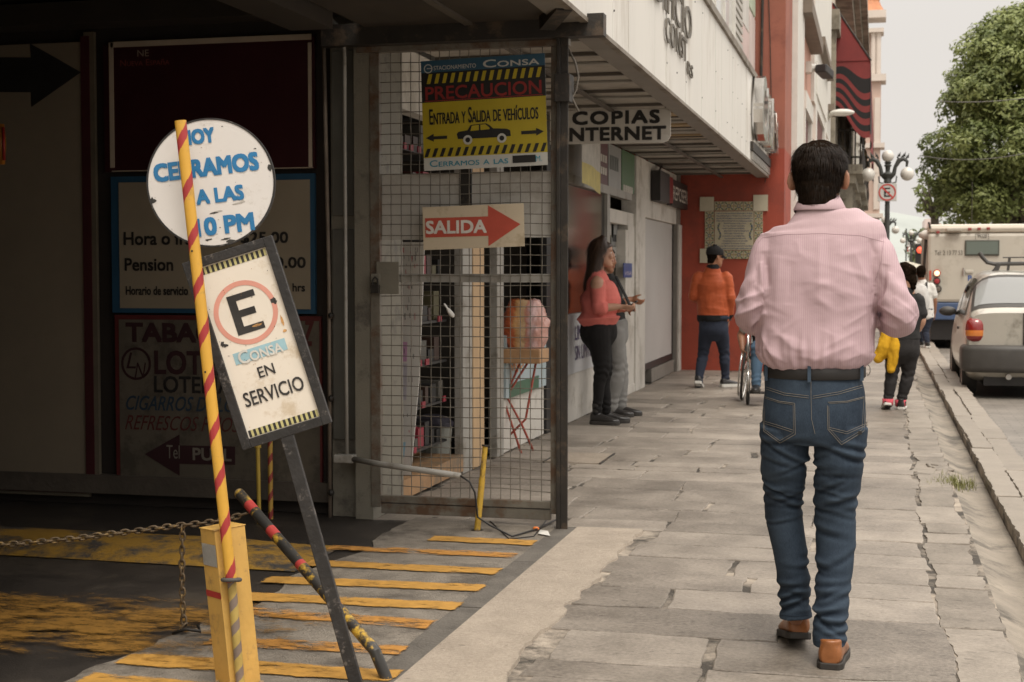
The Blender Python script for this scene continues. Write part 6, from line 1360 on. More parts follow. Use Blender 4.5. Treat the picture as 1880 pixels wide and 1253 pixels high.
def shoe(parent, heel, d, L_, wd, mat_u, mat_s, up=Z, h=.075, collar=.035, ankle=None, sole=.022, toe_r=.8, name='shoe', cx=.13):
    """heel: back of the sole on the ground; d: toe direction; up: normal of the sole"""
    d = Vector(d).normalized(); up = Vector(up); up = (up-d*up.dot(d)).normalized(); rt = d.cross(up).normalized(); heel = Vector(heel)
    st_ = [(0,.58,.9),(.04,.78,1),(.12,.86,1.02),(.25,.84,1.0),(.4,.86,.86),(.55,.96,.70),(.68,1.0,.58),(.82,.92,.48),(.93,.68,.40),(1.0,.28,.30)]
    t = thing(name, None, None, heel-world_loc(parent)); t.parent = parent
    mb = MB(); rg = []
    for u, w_, hh in st_:
        c = heel+d*u*L_; W_ = wd/2*w_; H_ = h*hh; ring = []
        for a in np.linspace(0,2*math.pi,18,endpoint=False):
            x = W_*math.copysign(abs(math.cos(a))**.7,math.cos(a)); zz = H_*.5*(1+math.copysign(abs(math.sin(a))**.75,math.sin(a))); x *= (1-.25*(zz/H_)**2); ring.append(c+rt*x+up*(sole*.6+zz))
        rg.append(ring)
    mb.loft(rg)
    if collar: limb(mb,[(heel+d*cx*L_+up*(h*.6),wd*.36,L_*.14),(heel+d*cx*L_+up*(h+collar*.6),wd*.36,L_*.14),(heel+d*cx*L_+up*(h+collar),wd*.38,L_*.15)],rt,16,ends=False)
    up_, _ = finish(mb,'upper',mat_u,t,.006,4)
    mb = MB(); out_ = []
    for u in np.linspace(0,1,16): out_.append((u, np.interp(u,[p[0] for p in st_],[p[1] for p in st_])*1.04))
    poly = [(wd/2*w_, u*L_*1.015-.004) for u,w_ in out_]+[(-wd/2*w_, u*L_*1.015-.004) for u,w_ in reversed(out_)]
    M = Matrix((rt,d,up)).transposed().to_4x4(); M.translation = heel; mb.prism(poly,M,sole); heelp = [(x*1.01,y) for x,y in poly if y < L_*.27]; 
    mb.build('sole',mat_s,t,bevel=.004); return t
def cloth_mat(name, col, var=.1, rough=.85, weave=0, dirt=None, damt=.2, dscale=3): 
    m = mk(name, col, rough, var, 9, .35, 420 if not weave else weave, spec=.2, dirt=dirt, damt=damt, dscale=dscale); return m
SKIN = mk('skin_tan', (.34,.155,.085), .5, .08, 14, .08, 200); SKIN_D = mk('skin_brown', (.27,.125,.07), .5, .08, 14, .08, 200); SKIN_L = mk('skin_light', (.42,.23,.15), .48, .08, 14, .08, 200)
HAIR = mk('hair_black', (.012,.008,.0055), .8, .4, 60, spec=.0); HAIRB = mk('hair_brown', (.035,.018,.011), .4, .4, 60, spec=.5)
LEATHER = mk('shoe_black', (.02,.018,.017), .3, .2, 8); SOLE = mk('sole_dark', (.03,.026,.022), .7, .2, 9); SOLEW = mk('sole_white', (.55,.53,.49), .6, .1, 8)
def folds(p, n, amp, fx, fz, seed):
    """drapery: stretched noise"""
    return amp*(noise.noise(Vector((p.x*fx+seed,p.y*fx,p.z*fz)))+.5*noise.noise(Vector((p.x*fx*2.1,p.y*fx*2.1+seed,p.z*fz*2.3))))
def legfold(p, n, zk, amp=.005, w_=.09, freq=95., seed=0.): return amp*math.exp(-((p.z-zk)/w_)**2)*math.sin(p.z*freq+5*noise.noise(Vector((p.x*12+seed,p.y*12,p.z*3)))+p.x*18)

def figure(label, loc, F, J, skin, top, bottom, top_len='long', top_hem=None, hem_flare=1.0, chest=(.165,.105), waist=(.145,.10), hip=(.165,.115), arm=1.0, leg=1.0, hair='short', head_s=1.0, headF=None, head_tilt=0., hands=True, shoes=None, collar=True, fold_amp=.006, cuffs=None, vox=.009, palm=None, bust=0., cl=.012):
    t = thing('person', label, 'person', loc); F = Vector(F).normalized(); Rr = F.cross(Z).normalized(); s = head_s
    hF = Vector(headF or F); MH = head_frame(J['head'],hF,head_tilt)
    mb = MB(); add_head(mb,MH,s); neckb = J['neck']; limb(mb,[(neckb-Z*.05,.06,.055),(neckb,.055,.052),(MH @ Vector((0,-.02,-.055)),.052,.05),(MH @ Vector((0,-.01,-.02)),.05,.05)],Rr,14)
    hipc = (J['hipL']+J['hipR'])/2; chc = (J['shL']+J['shR'])/2-Z*.10; wc = hipc.lerp(chc,.42)
    sw = (J['shR']-J['shL']).length/2
    def torso(e, z_top=0., flare=1.0, hem=None):
        rows = [(neckb+Z*.005,.058+e*.6,.055+e*.4),((J['shL']+J['shR'])/2+Z*.025,sw*.72+e*.5,.068+e),((J['shL']+J['shR'])/2-Z*.03,sw*.98+e*.4,.088+e),(chc+F*bust*.4,chest[0]+e,chest[1]+e+bust*.5),(chc-Z*.09+F*bust*.4,chest[0]*.97+e,chest[1]*.98+e+bust*.6),(wc,waist[0]+e,waist[1]+e),(hipc+Z*.06,hip[0]*.98+e,hip[1]*.97+e),(hipc-Z*.05,hip[0]+e,hip[1]+e)]
        if hem is not None:
            rows = [r for r in rows if r[0].z > hem+.02]; l = rows[-1]; k = flare; rows[-2:] = [(r[0],r[1]*(1+(k-1)*.5),r[2]*(1+(k-1)*.5)) for r in rows[-2:]]; rows.append((Vector((l[0].x,l[0].y,hem)),(waist[0]*.5+hip[0]*.5+e)*k,(waist[1]*.5+hip[1]*.5+e)*k))
        return smooth_path(rows,3)
    limb(mb,torso(0),Rr,24)
    for S_, sg_ in (('L',-1),('R',1)):
        sh_, el, wr = J['sh'+S_], J['el'+S_], J['wr'+S_]; a = arm
        limb(mb,smooth_path([(sh_-Z*.005,.048*a),(sh_.lerp(el,.15),.052*a),(sh_.lerp(el,.4),.047*a),(sh_.lerp(el,.75),.041*a),(el,.039*a),(el.lerp(wr,.3),.040*a,.038*a),(el.lerp(wr,.75),.030*a),(wr,.026*a,.021*a)],3),Rr,14)
        d = (wr-el).normalized(); hd = J.get('hd'+S_, d); pn = J.get('pn'+S_, -Rr*sg_); tsd = J.get('ts'+S_, F)
        if hands: add_hand(mb,wr,hd,pn,tsd,J.get('curl'+S_,.45),s*.98)
        hp, kn, an = J['hip'+S_], J['kn'+S_], J['an'+S_]; l = leg
        limb(mb,smooth_path([(hp+Z*.03,.085*l),(hp-Z*.06,.086*l),(hp.lerp(kn,.5),.066*l),(kn,.042*l),(kn.lerp(an,.3)-F*.01,.042*l),(kn.lerp(an,.7),.032*l),(an,.031*l)],3),Rr,14)
        limb(mb,[(an,.033,.034),(an-Z*.04+F*.01,.028,.034)],Rr,10)
    body, _ = finish(mb,'body',skin,t,.0062 if vox < .0085 else .0075,5)
    add_face_parts(t,MH,s)
    # top
    mb = MB(); hem = top_hem if top_hem is not None else hipc.z+.0
    limb(mb,torso(cl,0,hem_flare,hem),Rr,28)
    if top_len != 'none':
        for S_ in 'LR':
            sh_, el, wr = J['sh'+S_], J['el'+S_], J['wr'+S_]; a = arm; e = cl+.002
            rows = [(sh_-Z*.008,.048*a+e),(sh_.lerp(el,.16),.054*a+e),(sh_.lerp(el,.45),.051*a+e)]
            if top_len == 'short': rows += [(sh_.lerp(el,.75),.050*a+e*1.4)]
            else:
                rows += [(sh_.lerp(el,.8),.045*a+e),(el,.044*a+e)]
                rows += [(el.lerp(wr,.35),.043*a+e),(el.lerp(wr,.85),.034*a+e)] if top_len == 'long' else [(el.lerp(wr,.22),.046*a+e*1.3)]
            limb(mb,smooth_path(rows,3),Rr,16)
    tp_, bvt = finish(mb,'shirt',top,t,vox,5,lambda p,n: folds(p,n,fold_amp,11,5,3)+folds(p,n,fold_amp*.6,6,17,7))
    # bottom
    mb = MB(); e = cl*.6; limb(mb,smooth_path([(hipc+Z*.10,waist[0]+.012+e,waist[1]+.010+e),(hipc+Z*.03,hip[0]*.99+e,hip[1]*.98+e),(hipc-Z*.05,hip[0]+e,hip[1]+e),(hipc-Z*.10,hip[0]*.9+e,hip[1]*.85+e)],3),Rr,26)
    for S_ in 'LR':
        hp, kn, an = J['hip'+S_], J['kn'+S_], J['an'+S_]; l = leg; cz_ = J.get('calf',1.0)
        limb(mb,smooth_path([(hp+Z*.02,.086*l+e),(hp-Z*.06,.088*l+e),(hp.lerp(kn,.5),.073*l+e),(kn,.056*l+e),(kn.lerp(an,.3)-F*.008,(.055*l+e)*cz_),(kn.lerp(an,.72),(.043*l+e)*cz_),(an-Z*.03,(.040*l+e)*cz_)],4),Rr,18)
    zk = J['knL'].z; za = J['anL'].z
    finish(mb,'trousers',bottom,t,vox,5,lambda p,n: folds(p,n,.004,9,6,1)+legfold(p,n,zk,.004)+legfold(p,n,za+.04,.0045,.05,120,3))
    if hair in ('short','cap'):
        mb = MB(); hair_cap(mb,MH,s,.008); hr_, bvh = finish(mb,'hair',HAIR,t,.006,3,lambda p,n: .003*noise.noise(p*60))
        if hair == 'cap':
            mb = MB(); H_ = np.array(HEAD); rg = []
            for z in np.linspace(.012,.135,10):
                zc = min(z,.113); w_ = np.interp(zc,H_[:,0],H_[:,1])+.014; yf = np.interp(zc,H_[:,0],H_[:,2])+.014; yb = np.interp(zc,H_[:,0],H_[:,3])-.012
                if z > .114: w_ *= .62; yf *= .6; yb *= .65
                rg.append([MH @ (Vector((w_*math.cos(a),(yf+yb)/2+(yf-yb)/2*math.sin(a),z))*s) for a in np.linspace(0,2*math.pi,26,endpoint=False)])
            mb.loft(rg); cp_ = mb.build('cap',cloth_mat('cap_black',(.02,.018,.018)),t,smooth=True)
            mb = MB(); mb.grid(10,5,lambda u,v: MH @ (Vector(((u-.5)*.145*(1-.25*v), .085+.07*v-.06*(u-.5)**2*4*(1-.2*v), .028-.02*v-.03*((u-.5)*2)**2))*s)); bmesh.ops.solidify(mb.bm,geom=mb.bm.faces[:],thickness=.004); mb.build('visor',MATS['cap_black'],cp_,smooth=True)
        else:
            strands('hair_strand',hr_,bvh,MH,HAIR,900,.03*s,.0022,lambda q,M: (M.to_3x3() @ Vector((q.x*2,-.3,-.9 if q.z < .09 else -.1))),-.085,2,s)
    if shoes: shoes(t)
    return t, MH, tp_, bvt

# ---------------------------------------------------------------- the man in front
MY = 5.03
mo = at_z(1490,1215); mo = Vector((at_y(1497,900,MY).x, MY, 0))
man = thing('person', 'man in a pink striped shirt and blue jeans walking away on the pavement', 'person', mo)
q = lambda px, py, dy=0.: at_y(px,py,MY+dy)
X_ = Vector((1,0,0)); Fm = Vector((0,1,0))
hw = lambda a, b, py: (q(b,py)-q(a,py)).length/2
MH = head_frame(q(1504,327,.02), Vector((.10,1,0)), R(9), R(0))
mb = MB(); add_head(mb,MH,1.0); nb = q(1504,392,.0)
limb(mb,[(nb-Z*.06,.065,.06),(nb,.060,.058),(MH @ Vector((0,-.025,-.06)),.057,.055),(MH @ Vector((0,-.01,-.02)),.055,.055)],X_,16)
mL = dict(sh=q(1418,468), el=q(1377,572,-.02), wr=q(1432,588,.24)); mR = dict(sh=q(1604,474), el=q(1662,585,-.03), wr=q(1592,572,.20))
limb(mb,smooth_path([(nb,.06,.055),(q(1512,432),.14,.06),(q(1510,500),.168,.108),(q(1500,600),.145,.09),(q(1497,690),.135,.09),(q(1496,760),.14,.10)],3),X_,20)
for A, sg_ in ((mL,-1),(mR,1)):
    limb(mb,smooth_path([(A['sh'],.046),(A['sh'].lerp(A['el'],.5),.044),(A['el'],.041),(A['el'].lerp(A['wr'],.35),.041),(A['wr'],.026)],3),X_,14)
    add_hand(mb,A['wr'],(A['wr']-A['el']).normalized()+Vector((-sg_*.2,.1,.1)),Vector((-sg_*.5,0,.8)),Vector((-sg_,.2,.3)),.6)
mL.update(hip=q(1445,765), kn=q(1441,930,.09), an=q(1459,1125,.14)); mR.update(hip=q(1545,765), kn=q(1532,940,.05), an=q(1523,1180,-.02))
LL = [(1443,780,.088,.105,.0),(1441,815,.083,.100,.01),(1440,850,.0785,.094,.03),(1439,890,.071,.083,.06),(1438,930,.066,.075,.085),(1443,970,.062,.069,.095),(1451,1010,.058,.068,.10),(1456,1050,.055,.061,.11),(1459,1090,.0535,.057,.13),(1460,1120,.055,.060,.14),(1461,1135,.058,.062,.14)]
RL = [(1545,780,.088,.106,.0),(1542,815,.087,.103,.0),(1541,850,.0825,.097,.01),(1537,890,.077,.087,.03),(1533,930,.0715,.078,.045),(1533,965,.068,.073,.05),(1534,1005,.0665,.070,.045),(1532,1050,.0615,.065,.03),(1528,1095,.0575,.060,.01),(1525,1140,.0565,.059,-.01),(1523,1170,.057,.061,-.02),(1523,1184,.056,.060,-.02)]
for LG in (LL,RL): limb(mb,smooth_path([(q(px,py,dy),(a-.018)*(1 if py < 1000 else .8),(b-.02)*(1 if py < 1000 else .8)) for px,py,a,b,dy in LG],3),X_,14)
for sg_ in (-1,1): mb.lathe([(math.sin(math.pi*i/10),-math.cos(math.pi*i/10)) for i in range(11)],M=MH @ Matrix.Translation((sg_*.089,-.010,-.012)) @ Matrix.Rotation(sg_*.75,4,'Z') @ Matrix.Diagonal((.009,.021,.036,1)),seg=14)
body, _ = finish(mb,'body',SKIN_D,man,.0058,4)
add_face_parts(man,MH)
# hair
mb = MB(); hair_cap(mb,MH,1.0,.015,-.108,.055)
hr_, bvh = finish(mb,'hair',HAIR,man,.005,4,lambda p,n: .0035*noise.noise(p*45))
wh_ = Vector((-.02,-.055,.10))
def hflow(qv, M):
    d = qv-wh_; sw = Vector((-d.y,d.x,0))*.5
    v = Vector((d.x,d.y,-.25 if qv.z > .06 else -1.3))+sw; 
    if qv.z < .04: v = Vector((qv.x*1.5,-.1,-1))
    return M.to_3x3() @ v.normalized()
HAIRM = mk('hair_sheen', (.012,.008,.0055), .6, .6, 90, spec=.1)
strands('hair_strand',hr_,bvh,MH,HAIRM,11000,.027,.0008,hflow,-.088,5,1.0,.10,.055,.05)
strands('hair_top_strand',hr_,bvh,MH,mk('hair_top_brown',(.016,.009,.005),.55,.5,90,spec=.2),5000,.034,.0008,hflow,.035,8,1.0,.34,.12,.0)
# jeans
jl = [(1489,674,.150,.106),(1489,690,.158,.112),(1493,715,.165,.117),(1495,745,.170,.124),(1494,775,.170,.128),(1493,800,.160,.118),(1492,815,.145,.100)]
mb = MB(); limb(mb,smooth_path([(q(px,py,-.005),a,b) for px,py,a,b in jl],3),X_,30,ends=False)
for LG in (LL,RL): limb(mb,smooth_path([(q(px,py,dy),a,b) for px,py,a,b,dy in LG],3),X_,24,ends=False)
DENIM = bpy.data.materials.new('denim'); DENIM.use_nodes = True; t = DENIM.node_tree; N = t.nodes; L = t.links; b_ = N['Principled BSDF']
co = N.new('ShaderNodeTexCoord'); n1 = N.new('ShaderNodeTexNoise'); n1.inputs['Scale'].default_value = 5; n1.inputs['Detail'].default_value = 8; n1.inputs['Roughness'].default_value = .6; L.new(co.outputs['Object'],n1.inputs['Vector'])
mp = N.new('ShaderNodeMapping'); mp.inputs['Scale'].default_value = (600,600,120); L.new(co.outputs['Object'],mp.inputs[0]); n2 = N.new('ShaderNodeTexNoise'); n2.inputs['Scale'].default_value = 1; n2.inputs['Detail'].default_value = 3; L.new(mp.outputs[0],n2.inputs['Vector'])
gm_ = N.new('ShaderNodeNewGeometry'); pt = N.new('ShaderNodeMapRange'); pt.inputs['From Min'].default_value = .47; pt.inputs['From Max'].default_value = .54; pt.inputs['To Max'].default_value = .45; L.new(gm_.outputs['Pointiness'],pt.inputs[0])
ad = N.new('ShaderNodeMath'); ad.operation = 'MULTIPLY_ADD'; ad.inputs[1].default_value = .55; L.new(n2.outputs[0],ad.inputs[0]); L.new(n1.outputs[0],ad.inputs[2]); a3 = N.new('ShaderNodeMath'); a3.operation = 'ADD'; L.new(ad.outputs[0],a3.inputs[0]); L.new(pt.outputs[0],a3.inputs[1])
mr = N.new('ShaderNodeMapRange'); mr.inputs['From Min'].default_value = .6; mr.inputs['From Max'].default_value = 1.45; L.new(a3.outputs[0],mr.inputs[0]); x = N.new('ShaderNodeMix'); x.data_type = 'RGBA'; x.inputs[6].default_value = (.006,.011,.021,1); x.inputs[7].default_value = (.058,.083,.115,1); L.new(mr.outputs[0],x.inputs[0]); L.new(x.outputs[2],b_.inputs['Base Color']); b_.inputs['Roughness'].default_value = .85; b_.inputs['Specular IOR Level'].default_value = .2
bp = N.new('ShaderNodeBump'); bp.inputs['Strength'].default_value = .3; bp.inputs['Distance'].default_value = .002; L.new(n2.outputs[0],bp.inputs['Height']); L.new(bp.outputs[0],b_.inputs['Normal'])
zK = q(1440,925).z; zA = q(1460,1105).z; zU = q(1495,835).z
def crease(p, z0, x0, slope, amp, w_): d = (p.z-z0-slope*(p.x-mo.x-x0)-.012*noise.noise(Vector((p.x*9,p.y*9,z0*30)))); return -amp*math.exp(-(d/w_)**2)+amp*.8*math.exp(-((d-w_*2)/(w_*1.2))**2)
random.seed(12); CR = []
for xc, zc_, n, sp_z in ((-.10,zK,9,.10),(.065,zK-.015,11,.14),(-.07,zA+.01,8,.07),(.05,q(1523,1150).z,8,.09),(-.09,zU,4,.08),(.09,zU-.02,5,.09),(.0,q(1495,1040).z,5,.2)):
    for k in range(n): CR.append((zc_+random.gauss(0,sp_z*.45), xc, random.uniform(-.55,.55), random.uniform(.0025,.0065), random.uniform(.006,.013), random.uniform(.05,.11), random.uniform(-.06,.06)))
def jdisp(p, n):
    d = folds(p,n,.003,8,9,2)
    for z0,x0,sl_,am,w_,wx,ox in CR:
        if abs(p.z-z0) < .12: d += crease(p,z0,x0,sl_,am,w_)*math.exp(-((p.x-mo.x-x0-ox)/wx)**2)
    return d
jeans, bvj = finish(mb,'jeans',DENIM,man,.0055,4,jdisp)
def back(bv, px, py, off=.001):
    o = q(px,py,-.6); h = bv.ray_cast(o, ray(px,py).normalized(), 1.2)
    return (h[0]-ray(px,py).normalized()*off) if h[0] is not None else None
def seam(bv, name, pts, r_, mat, parent, n=10, off=.0012):
    P = []
    for (x0,y0),(x1,y1) in zip(pts,pts[1:]):
        for k in range(n): b = back(bv, x0+(x1-x0)*k/n, y0+(y1-y0)*k/n, off); P += [b] if b is not None else []
    mb = MB()
    if len(P) > 2: mb.tube(P, r_, 5)
    return mb
STITCH = mk('stitch_tan',(.15,.135,.115),.8); DST = mk('denim_dark_edge',(.012,.024,.042),.9)
for pts in ([(1404,710),(1440,722),(1490,728)],[(1492,728),(1540,720),(1588,706)],[(1404,714),(1440,726),(1490,732)],[(1492,732),(1540,724),(1588,710)],[(1489,694),(1489,728),(1490,770),(1497,800)]): seam(bvj,'s',pts,.0009,STITCH,man).build('stitching',STITCH,jeans)
for pts in ([(1402,728),(1430,737),(1459,741),(1460,798),(1432,814),(1402,792),(1400,740)],[(1520,739),(1555,737),(1590,728),(1586,792),(1545,817),(1520,789),(1519,740)]):
    o_ = seam(bvj,'s',pts,.0011,STITCH,man).build('pocket',STITCH,jeans); c_ = [(sum(p[0] for p in pts)/len(pts),sum(p[1] for p in pts)/len(pts))]*len(pts)
    seam(bvj,'s',[(x+(cx-x)*.09,y+(cy-y)*.09) for (x,y),(cx,cy) in zip(pts,c_)],.0007,STITCH,man).build('stitching',STITCH,jeans)
    mid = [(pts[0][0]+2,pts[0][1]+46),((pts[0][0]+pts[2][0])/2,pts[0][1]+54),(pts[2][0]-1,pts[2][1]+50)]
    for dy in (0,4): seam(bvj,'s',[(x,y+dy) for x,y in mid],.0008,STITCH,man).build('stitching',STITCH,jeans)
for x0,x1,y in ((1432,1490,1136),(1494,1553,1184)): seam(bvj,'s',[(x0,y-7),((x0+x1)/2,y-4),(x1,y-8)],.0010,DST,man).build('hem',DST,jeans)
pb_ = back(bvj,1577,795,.002); mb = MB(); mb.prism(rect(-.009,.009,-.006,.006),frame(pb_,X_,Z),.0015); mb.build('pocket_label',mk('patch_dark',(.02,.018,.016),.5),jeans)
# belt
mb = MB(); rg = []
for py, e in ((671,.0),(673,.003),(689,.003),(692,0)): rg.append([q(1495,py,-.004)+X_*(.166+e)*math.cos(a)+Fm*(.119+e)*math.sin(a)+Z*.004*math.sin(a*1) for a in np.linspace(0,2*math.pi,48,endpoint=False)])
mb.loft(rg,cap=False); mb.build('belt',mk('belt_leather',(.012,.010,.009),.62,.25,30),man,smooth=True)
for px in (1409,1489,1583): mb = MB(); o0, o1 = q(px,668,0), q(px,697,0); yb = -math.sqrt(max(0,1-((o0.x-q(1495,680).x)/.175)**2))*.125; mb.bar(Vector((o0.x,MY+yb-.006,o0.z)),Vector((o1.x,MY+yb-.008,o1.z)),.011,.004,0,up=(0,-1,0)); mb.build('belt_loop',DENIM,jeans)
mb = MB(); mb.tube([q(1590,672,-.02)+Vector((.010*math.cos(a)+.004,0,.018*math.sin(a)-.014)) for a in np.linspace(-1.6,1.6,10)],.0018,6); mb.build('key_ring',M_alu,man,smooth=True)
# shirt
tr_ = [(1506,372,.062,.060,.0),(1506,384,.074,.068,.0),(1507,394,.100,.074,.0),(1509,403,.138,.080,.0),(1510,414,.176,.088,.0),(1511,430,.206,.098,-.0),(1508,462,.201,.112,-.005),(1503,500,.201,.126,-.008),(1500,545,.200,.134,-.006),(1498,590,.199,.138,-.002),(1496,625,.202,.143,.0),(1496,648,.200,.143,.0),(1496,662,.189,.135,.0),(1496,671,.174,.126,.0),(1496,677,.160,.113,0),(1496,686,.155,.108,0)]
mb = MB(); limb(mb,smooth_path([(q(px,py,dy),a,b) for px,py,a,b,dy in tr_],3),X_,40,ends=False,ex=.92)
limb(mb,smooth_path([(q(1421,443,-.0),.048,.066),(q(1410,462,-.0),.054,.072),(q(1401,490,-.01),.055,.073),(q(1391,530,-.02),.054,.073),(q(1383,563,-.02),.055,.070),(q(1384,585,.03),.056,.060),(q(1405,590,.14),.050,.048),(q(1428,590,.22),.042,.042)],4),X_,22)
limb(mb,smooth_path([(q(1597,448),.048,.066),(q(1611,466,0),.056,.073),(q(1621,498,-.015),.056,.075),(q(1637,540,-.03),.056,.075),(q(1652,575,-.035),.056,.070),(q(1648,590,.0),.056,.056),(q(1625,588,.09),.050,.046),(q(1602,578,.18),.043,.042)],4),X_,22)
for f in mb.bm.faces: pass
zb_ = q(1496,668).z; zel = q(1380,570).z
random.seed(22); SC = []
for k in range(20):     # long diagonal drapery lines
    SC.append((random.uniform(-.16,.16), random.uniform(1.0,1.40), random.choice([-1,-1,1])*random.uniform(.15,.9), random.uniform(.0012,.0036), random.uniform(.007,.018), random.uniform(.03,.08)))
def sdisp(p, n):
    x, z = p.x-mo.x, p.z; a = math.atan2(p.y-MY,x); d = 0
    inner = abs(x) < .205
    d += folds(p,n,.0045,7,5,4)
    if inner:
        k = math.exp(-((z-zb_-.04)/.055)**2); d += .0035*k*(math.sin(a*26+4*noise.noise(Vector((a*3,z*5,0))))*.6+noise.noise(Vector((a*9,z*4,2))))
        k2 = max(0,min(1,(1.36-z)/.15)); d += .006*k2*noise.noise(Vector((x*14+z*4,z*3.0,5)))
        for x0,z0,sl_,am,w_,ln in SC:
            u = (x-x0)*math.cos(math.atan(sl_))+(z-z0)*math.sin(math.atan(sl_)); v = -(x-x0)*math.sin(math.atan(sl_))+(z-z0)*math.cos(math.atan(sl_))
            if abs(u) < .25: d += am*math.exp(-(v/w_)**2)*math.exp(-(u/ln)**2)*(1 if p.y < MY else 0)
    if abs(x) > .18:
        k = math.exp(-((z-zel-.03)/.10)**2); d += .008*k*(math.sin(z*75+abs(x)*60+p.y*30)*.5+noise.noise(Vector((p.x*16,p.y*16,z*22))))
        k = math.exp(-((z-1.38)/.07)**2); d += .005*k*noise.noise(Vector((p.x*20,p.y*9,z*12)))
        # armhole tuck
    k = math.exp(-((abs(x)-.195)/.012)**2)*max(0,min(1,(1.40-z)/.1))*(1 if z > 1.05 else 0); d -= .008*k
    return d
SHIRT = bpy.data.materials.new('striped_shirt_cloth'); SHIRT.use_nodes = True; t = SHIRT.node_tree; N = t.nodes; L = t.links; b_ = N['Principled BSDF']
co = N.new('ShaderNodeTexCoord'); sp3 = N.new('ShaderNodeSeparateXYZ'); L.new(co.outputs['Object'],sp3.inputs[0])
nn = N.new('ShaderNodeTexNoise'); nn.inputs['Scale'].default_value = 4; nn.inputs['Detail'].default_value = 2; L.new(co.outputs['Object'],nn.inputs['Vector'])
ma = N.new('ShaderNodeMath'); ma.operation = 'MULTIPLY_ADD'; ma.inputs[1].default_value = .02; L.new(nn.outputs[0],ma.inputs[0]); L.new(sp3.outputs[0],ma.inputs[2])
mm = N.new('ShaderNodeMath'); mm.operation = 'MULTIPLY'; mm.inputs[1].default_value = 2*math.pi/.0068; L.new(ma.outputs[0],mm.inputs[0]); sn_ = N.new('ShaderNodeMath'); sn_.operation = 'SINE'; L.new(mm.outputs[0],sn_.inputs[0])
mr = N.new('ShaderNodeMapRange'); mr.inputs['From Min'].default_value = -.5; mr.inputs['From Max'].default_value = .5; L.new(sn_.outputs[0],mr.inputs[0])
yk_ = N.new('ShaderNodeMapRange'); yk_.inputs['From Min'].default_value = q(1500,432).z; yk_.inputs['From Max'].default_value = q(1500,430).z; yk_.inputs['To Min'].default_value = 1; yk_.inputs['To Max'].default_value = .35; L.new(sp3.outputs[2],yk_.inputs[0])
m3 = N.new('ShaderNodeMath'); m3.operation = 'MULTIPLY'; L.new(mr.outputs[0],m3.inputs[0]); L.new(yk_.outputs[0],m3.inputs[1])
x = N.new('ShaderNodeMix'); x.data_type = 'RGBA'; x.inputs[6].default_value = (.485,.355,.375,1); x.inputs[7].default_value = (.445,.31,.34,1); L.new(m3.outputs[0],x.inputs[0]); L.new(x.outputs[2],b_.inputs['Base Color']); b_.inputs['Roughness'].default_value = .8; b_.inputs['Specular IOR Level'].default_value = .25
n4 = N.new('ShaderNodeTexNoise'); n4.inputs['Scale'].default_value = 26; n4.inputs['Detail'].default_value = 5; L.new(co.outputs['Object'],n4.inputs['Vector']); bp = N.new('ShaderNodeBump'); bp.inputs['Strength'].default_value = .25; bp.inputs['Distance'].default_value = .008; L.new(n4.outputs[0],bp.inputs['Height']); L.new(bp.outputs[0],b_.inputs['Normal'])
def projp(p):
    x, y, z = p.x, p.y, p.z-CAM_H; c, s_ = math.cos(PIT), math.sin(PIT); r_ = x*math.cos(YAW)+y*math.sin(YAW); fw = -x*math.sin(YAW)+y*math.cos(YAW); d_ = fw*c-z*s_; return CXP+F_PX*r_/d_, CYP-F_PX*(fw*s_+z*c)/d_
CREASE = np.array([(1348,556,1402,536,6,5),(1350,582,1404,556,7,5),(1372,602,1410,574,6,5),(1384,520,1408,548,4,6),(1402,462,1410,530,-7,7),(1396,480,1404,545,5,6),(1628,486,1612,560,-7,7),(1636,500,1620,560,5,6),(1610,556,1662,592,6,5),(1606,578,1650,607,6,5),(1640,545,1684,582,4,6),(1650,600,1684,580,4,5),
 (1432,470,1420,610,5,16),(1452,480,1446,560,-4,12),(1505,436,1503,560,4,9),(1520,440,1524,540,-3,9),(1478,520,1470,640,-4,15),(1548,545,1520,610,-5,16),(1568,462,1602,536,4,8),(1556,470,1594,560,-3,9),(1584,602,1508,642,3,5),(1574,630,1498,660,3,5),(1592,574,1548,602,3,5),(1590,648,1540,664,3,5),(1392,604,1424,660,4,6),(1402,636,1446,668,3,5),(1416,600,1470,650,3,7),(1596,560,1604,640,-4,7),(1398,560,1396,640,-4,7),(1462,440,1470,470,2,5),(1545,440,1540,470,2,5),(1606,470,1598,440,-3,5)], float)
def sdisp2(p, n):
    d = sdisp(p, n)
    if n.y < .6:
        x, y = projp(p); a = CREASE; vx, vy = a[:,2]-a[:,0], a[:,3]-a[:,1]; l2 = vx*vx+vy*vy; t = np.clip(((x-a[:,0])*vx+(y-a[:,1])*vy)/l2,0,1); dd = np.hypot(x-a[:,0]-t*vx, y-a[:,1]-t*vy)
        d += float((a[:,4]*np.where(np.abs(a[:,0]-1500)>95,.0017,.0011)*np.exp(-(dd/a[:,5])**1.3)*(4*t*(1-t))**.5*(n.y < .3)).sum())
    return d
shirt, bvs = finish(mb,'shirt',SHIRT,man,.0046,5,sdisp2)
SEAM = mk('seam_rose',(.37,.26,.28),.9)
seam(bvs,'s',[(1392,446),(1400,437),(1440,431),(1510,429),(1580,433),(1628,446)],.0007,SEAM,man,12,.0004).build('yoke_seam',SEAM,shirt)
seam(bvs,'s',[(1393,440),(1386,470),(1390,500)],.0009,SEAM,man,8,.0004).build('sleeve_seam',SEAM,shirt); seam(bvs,'s',[(1622,442),(1618,480),(1606,520)],.0009,SEAM,man,8,.0004).build('sleeve_seam',SEAM,shirt)
mb = MB(); rg = []     # collar
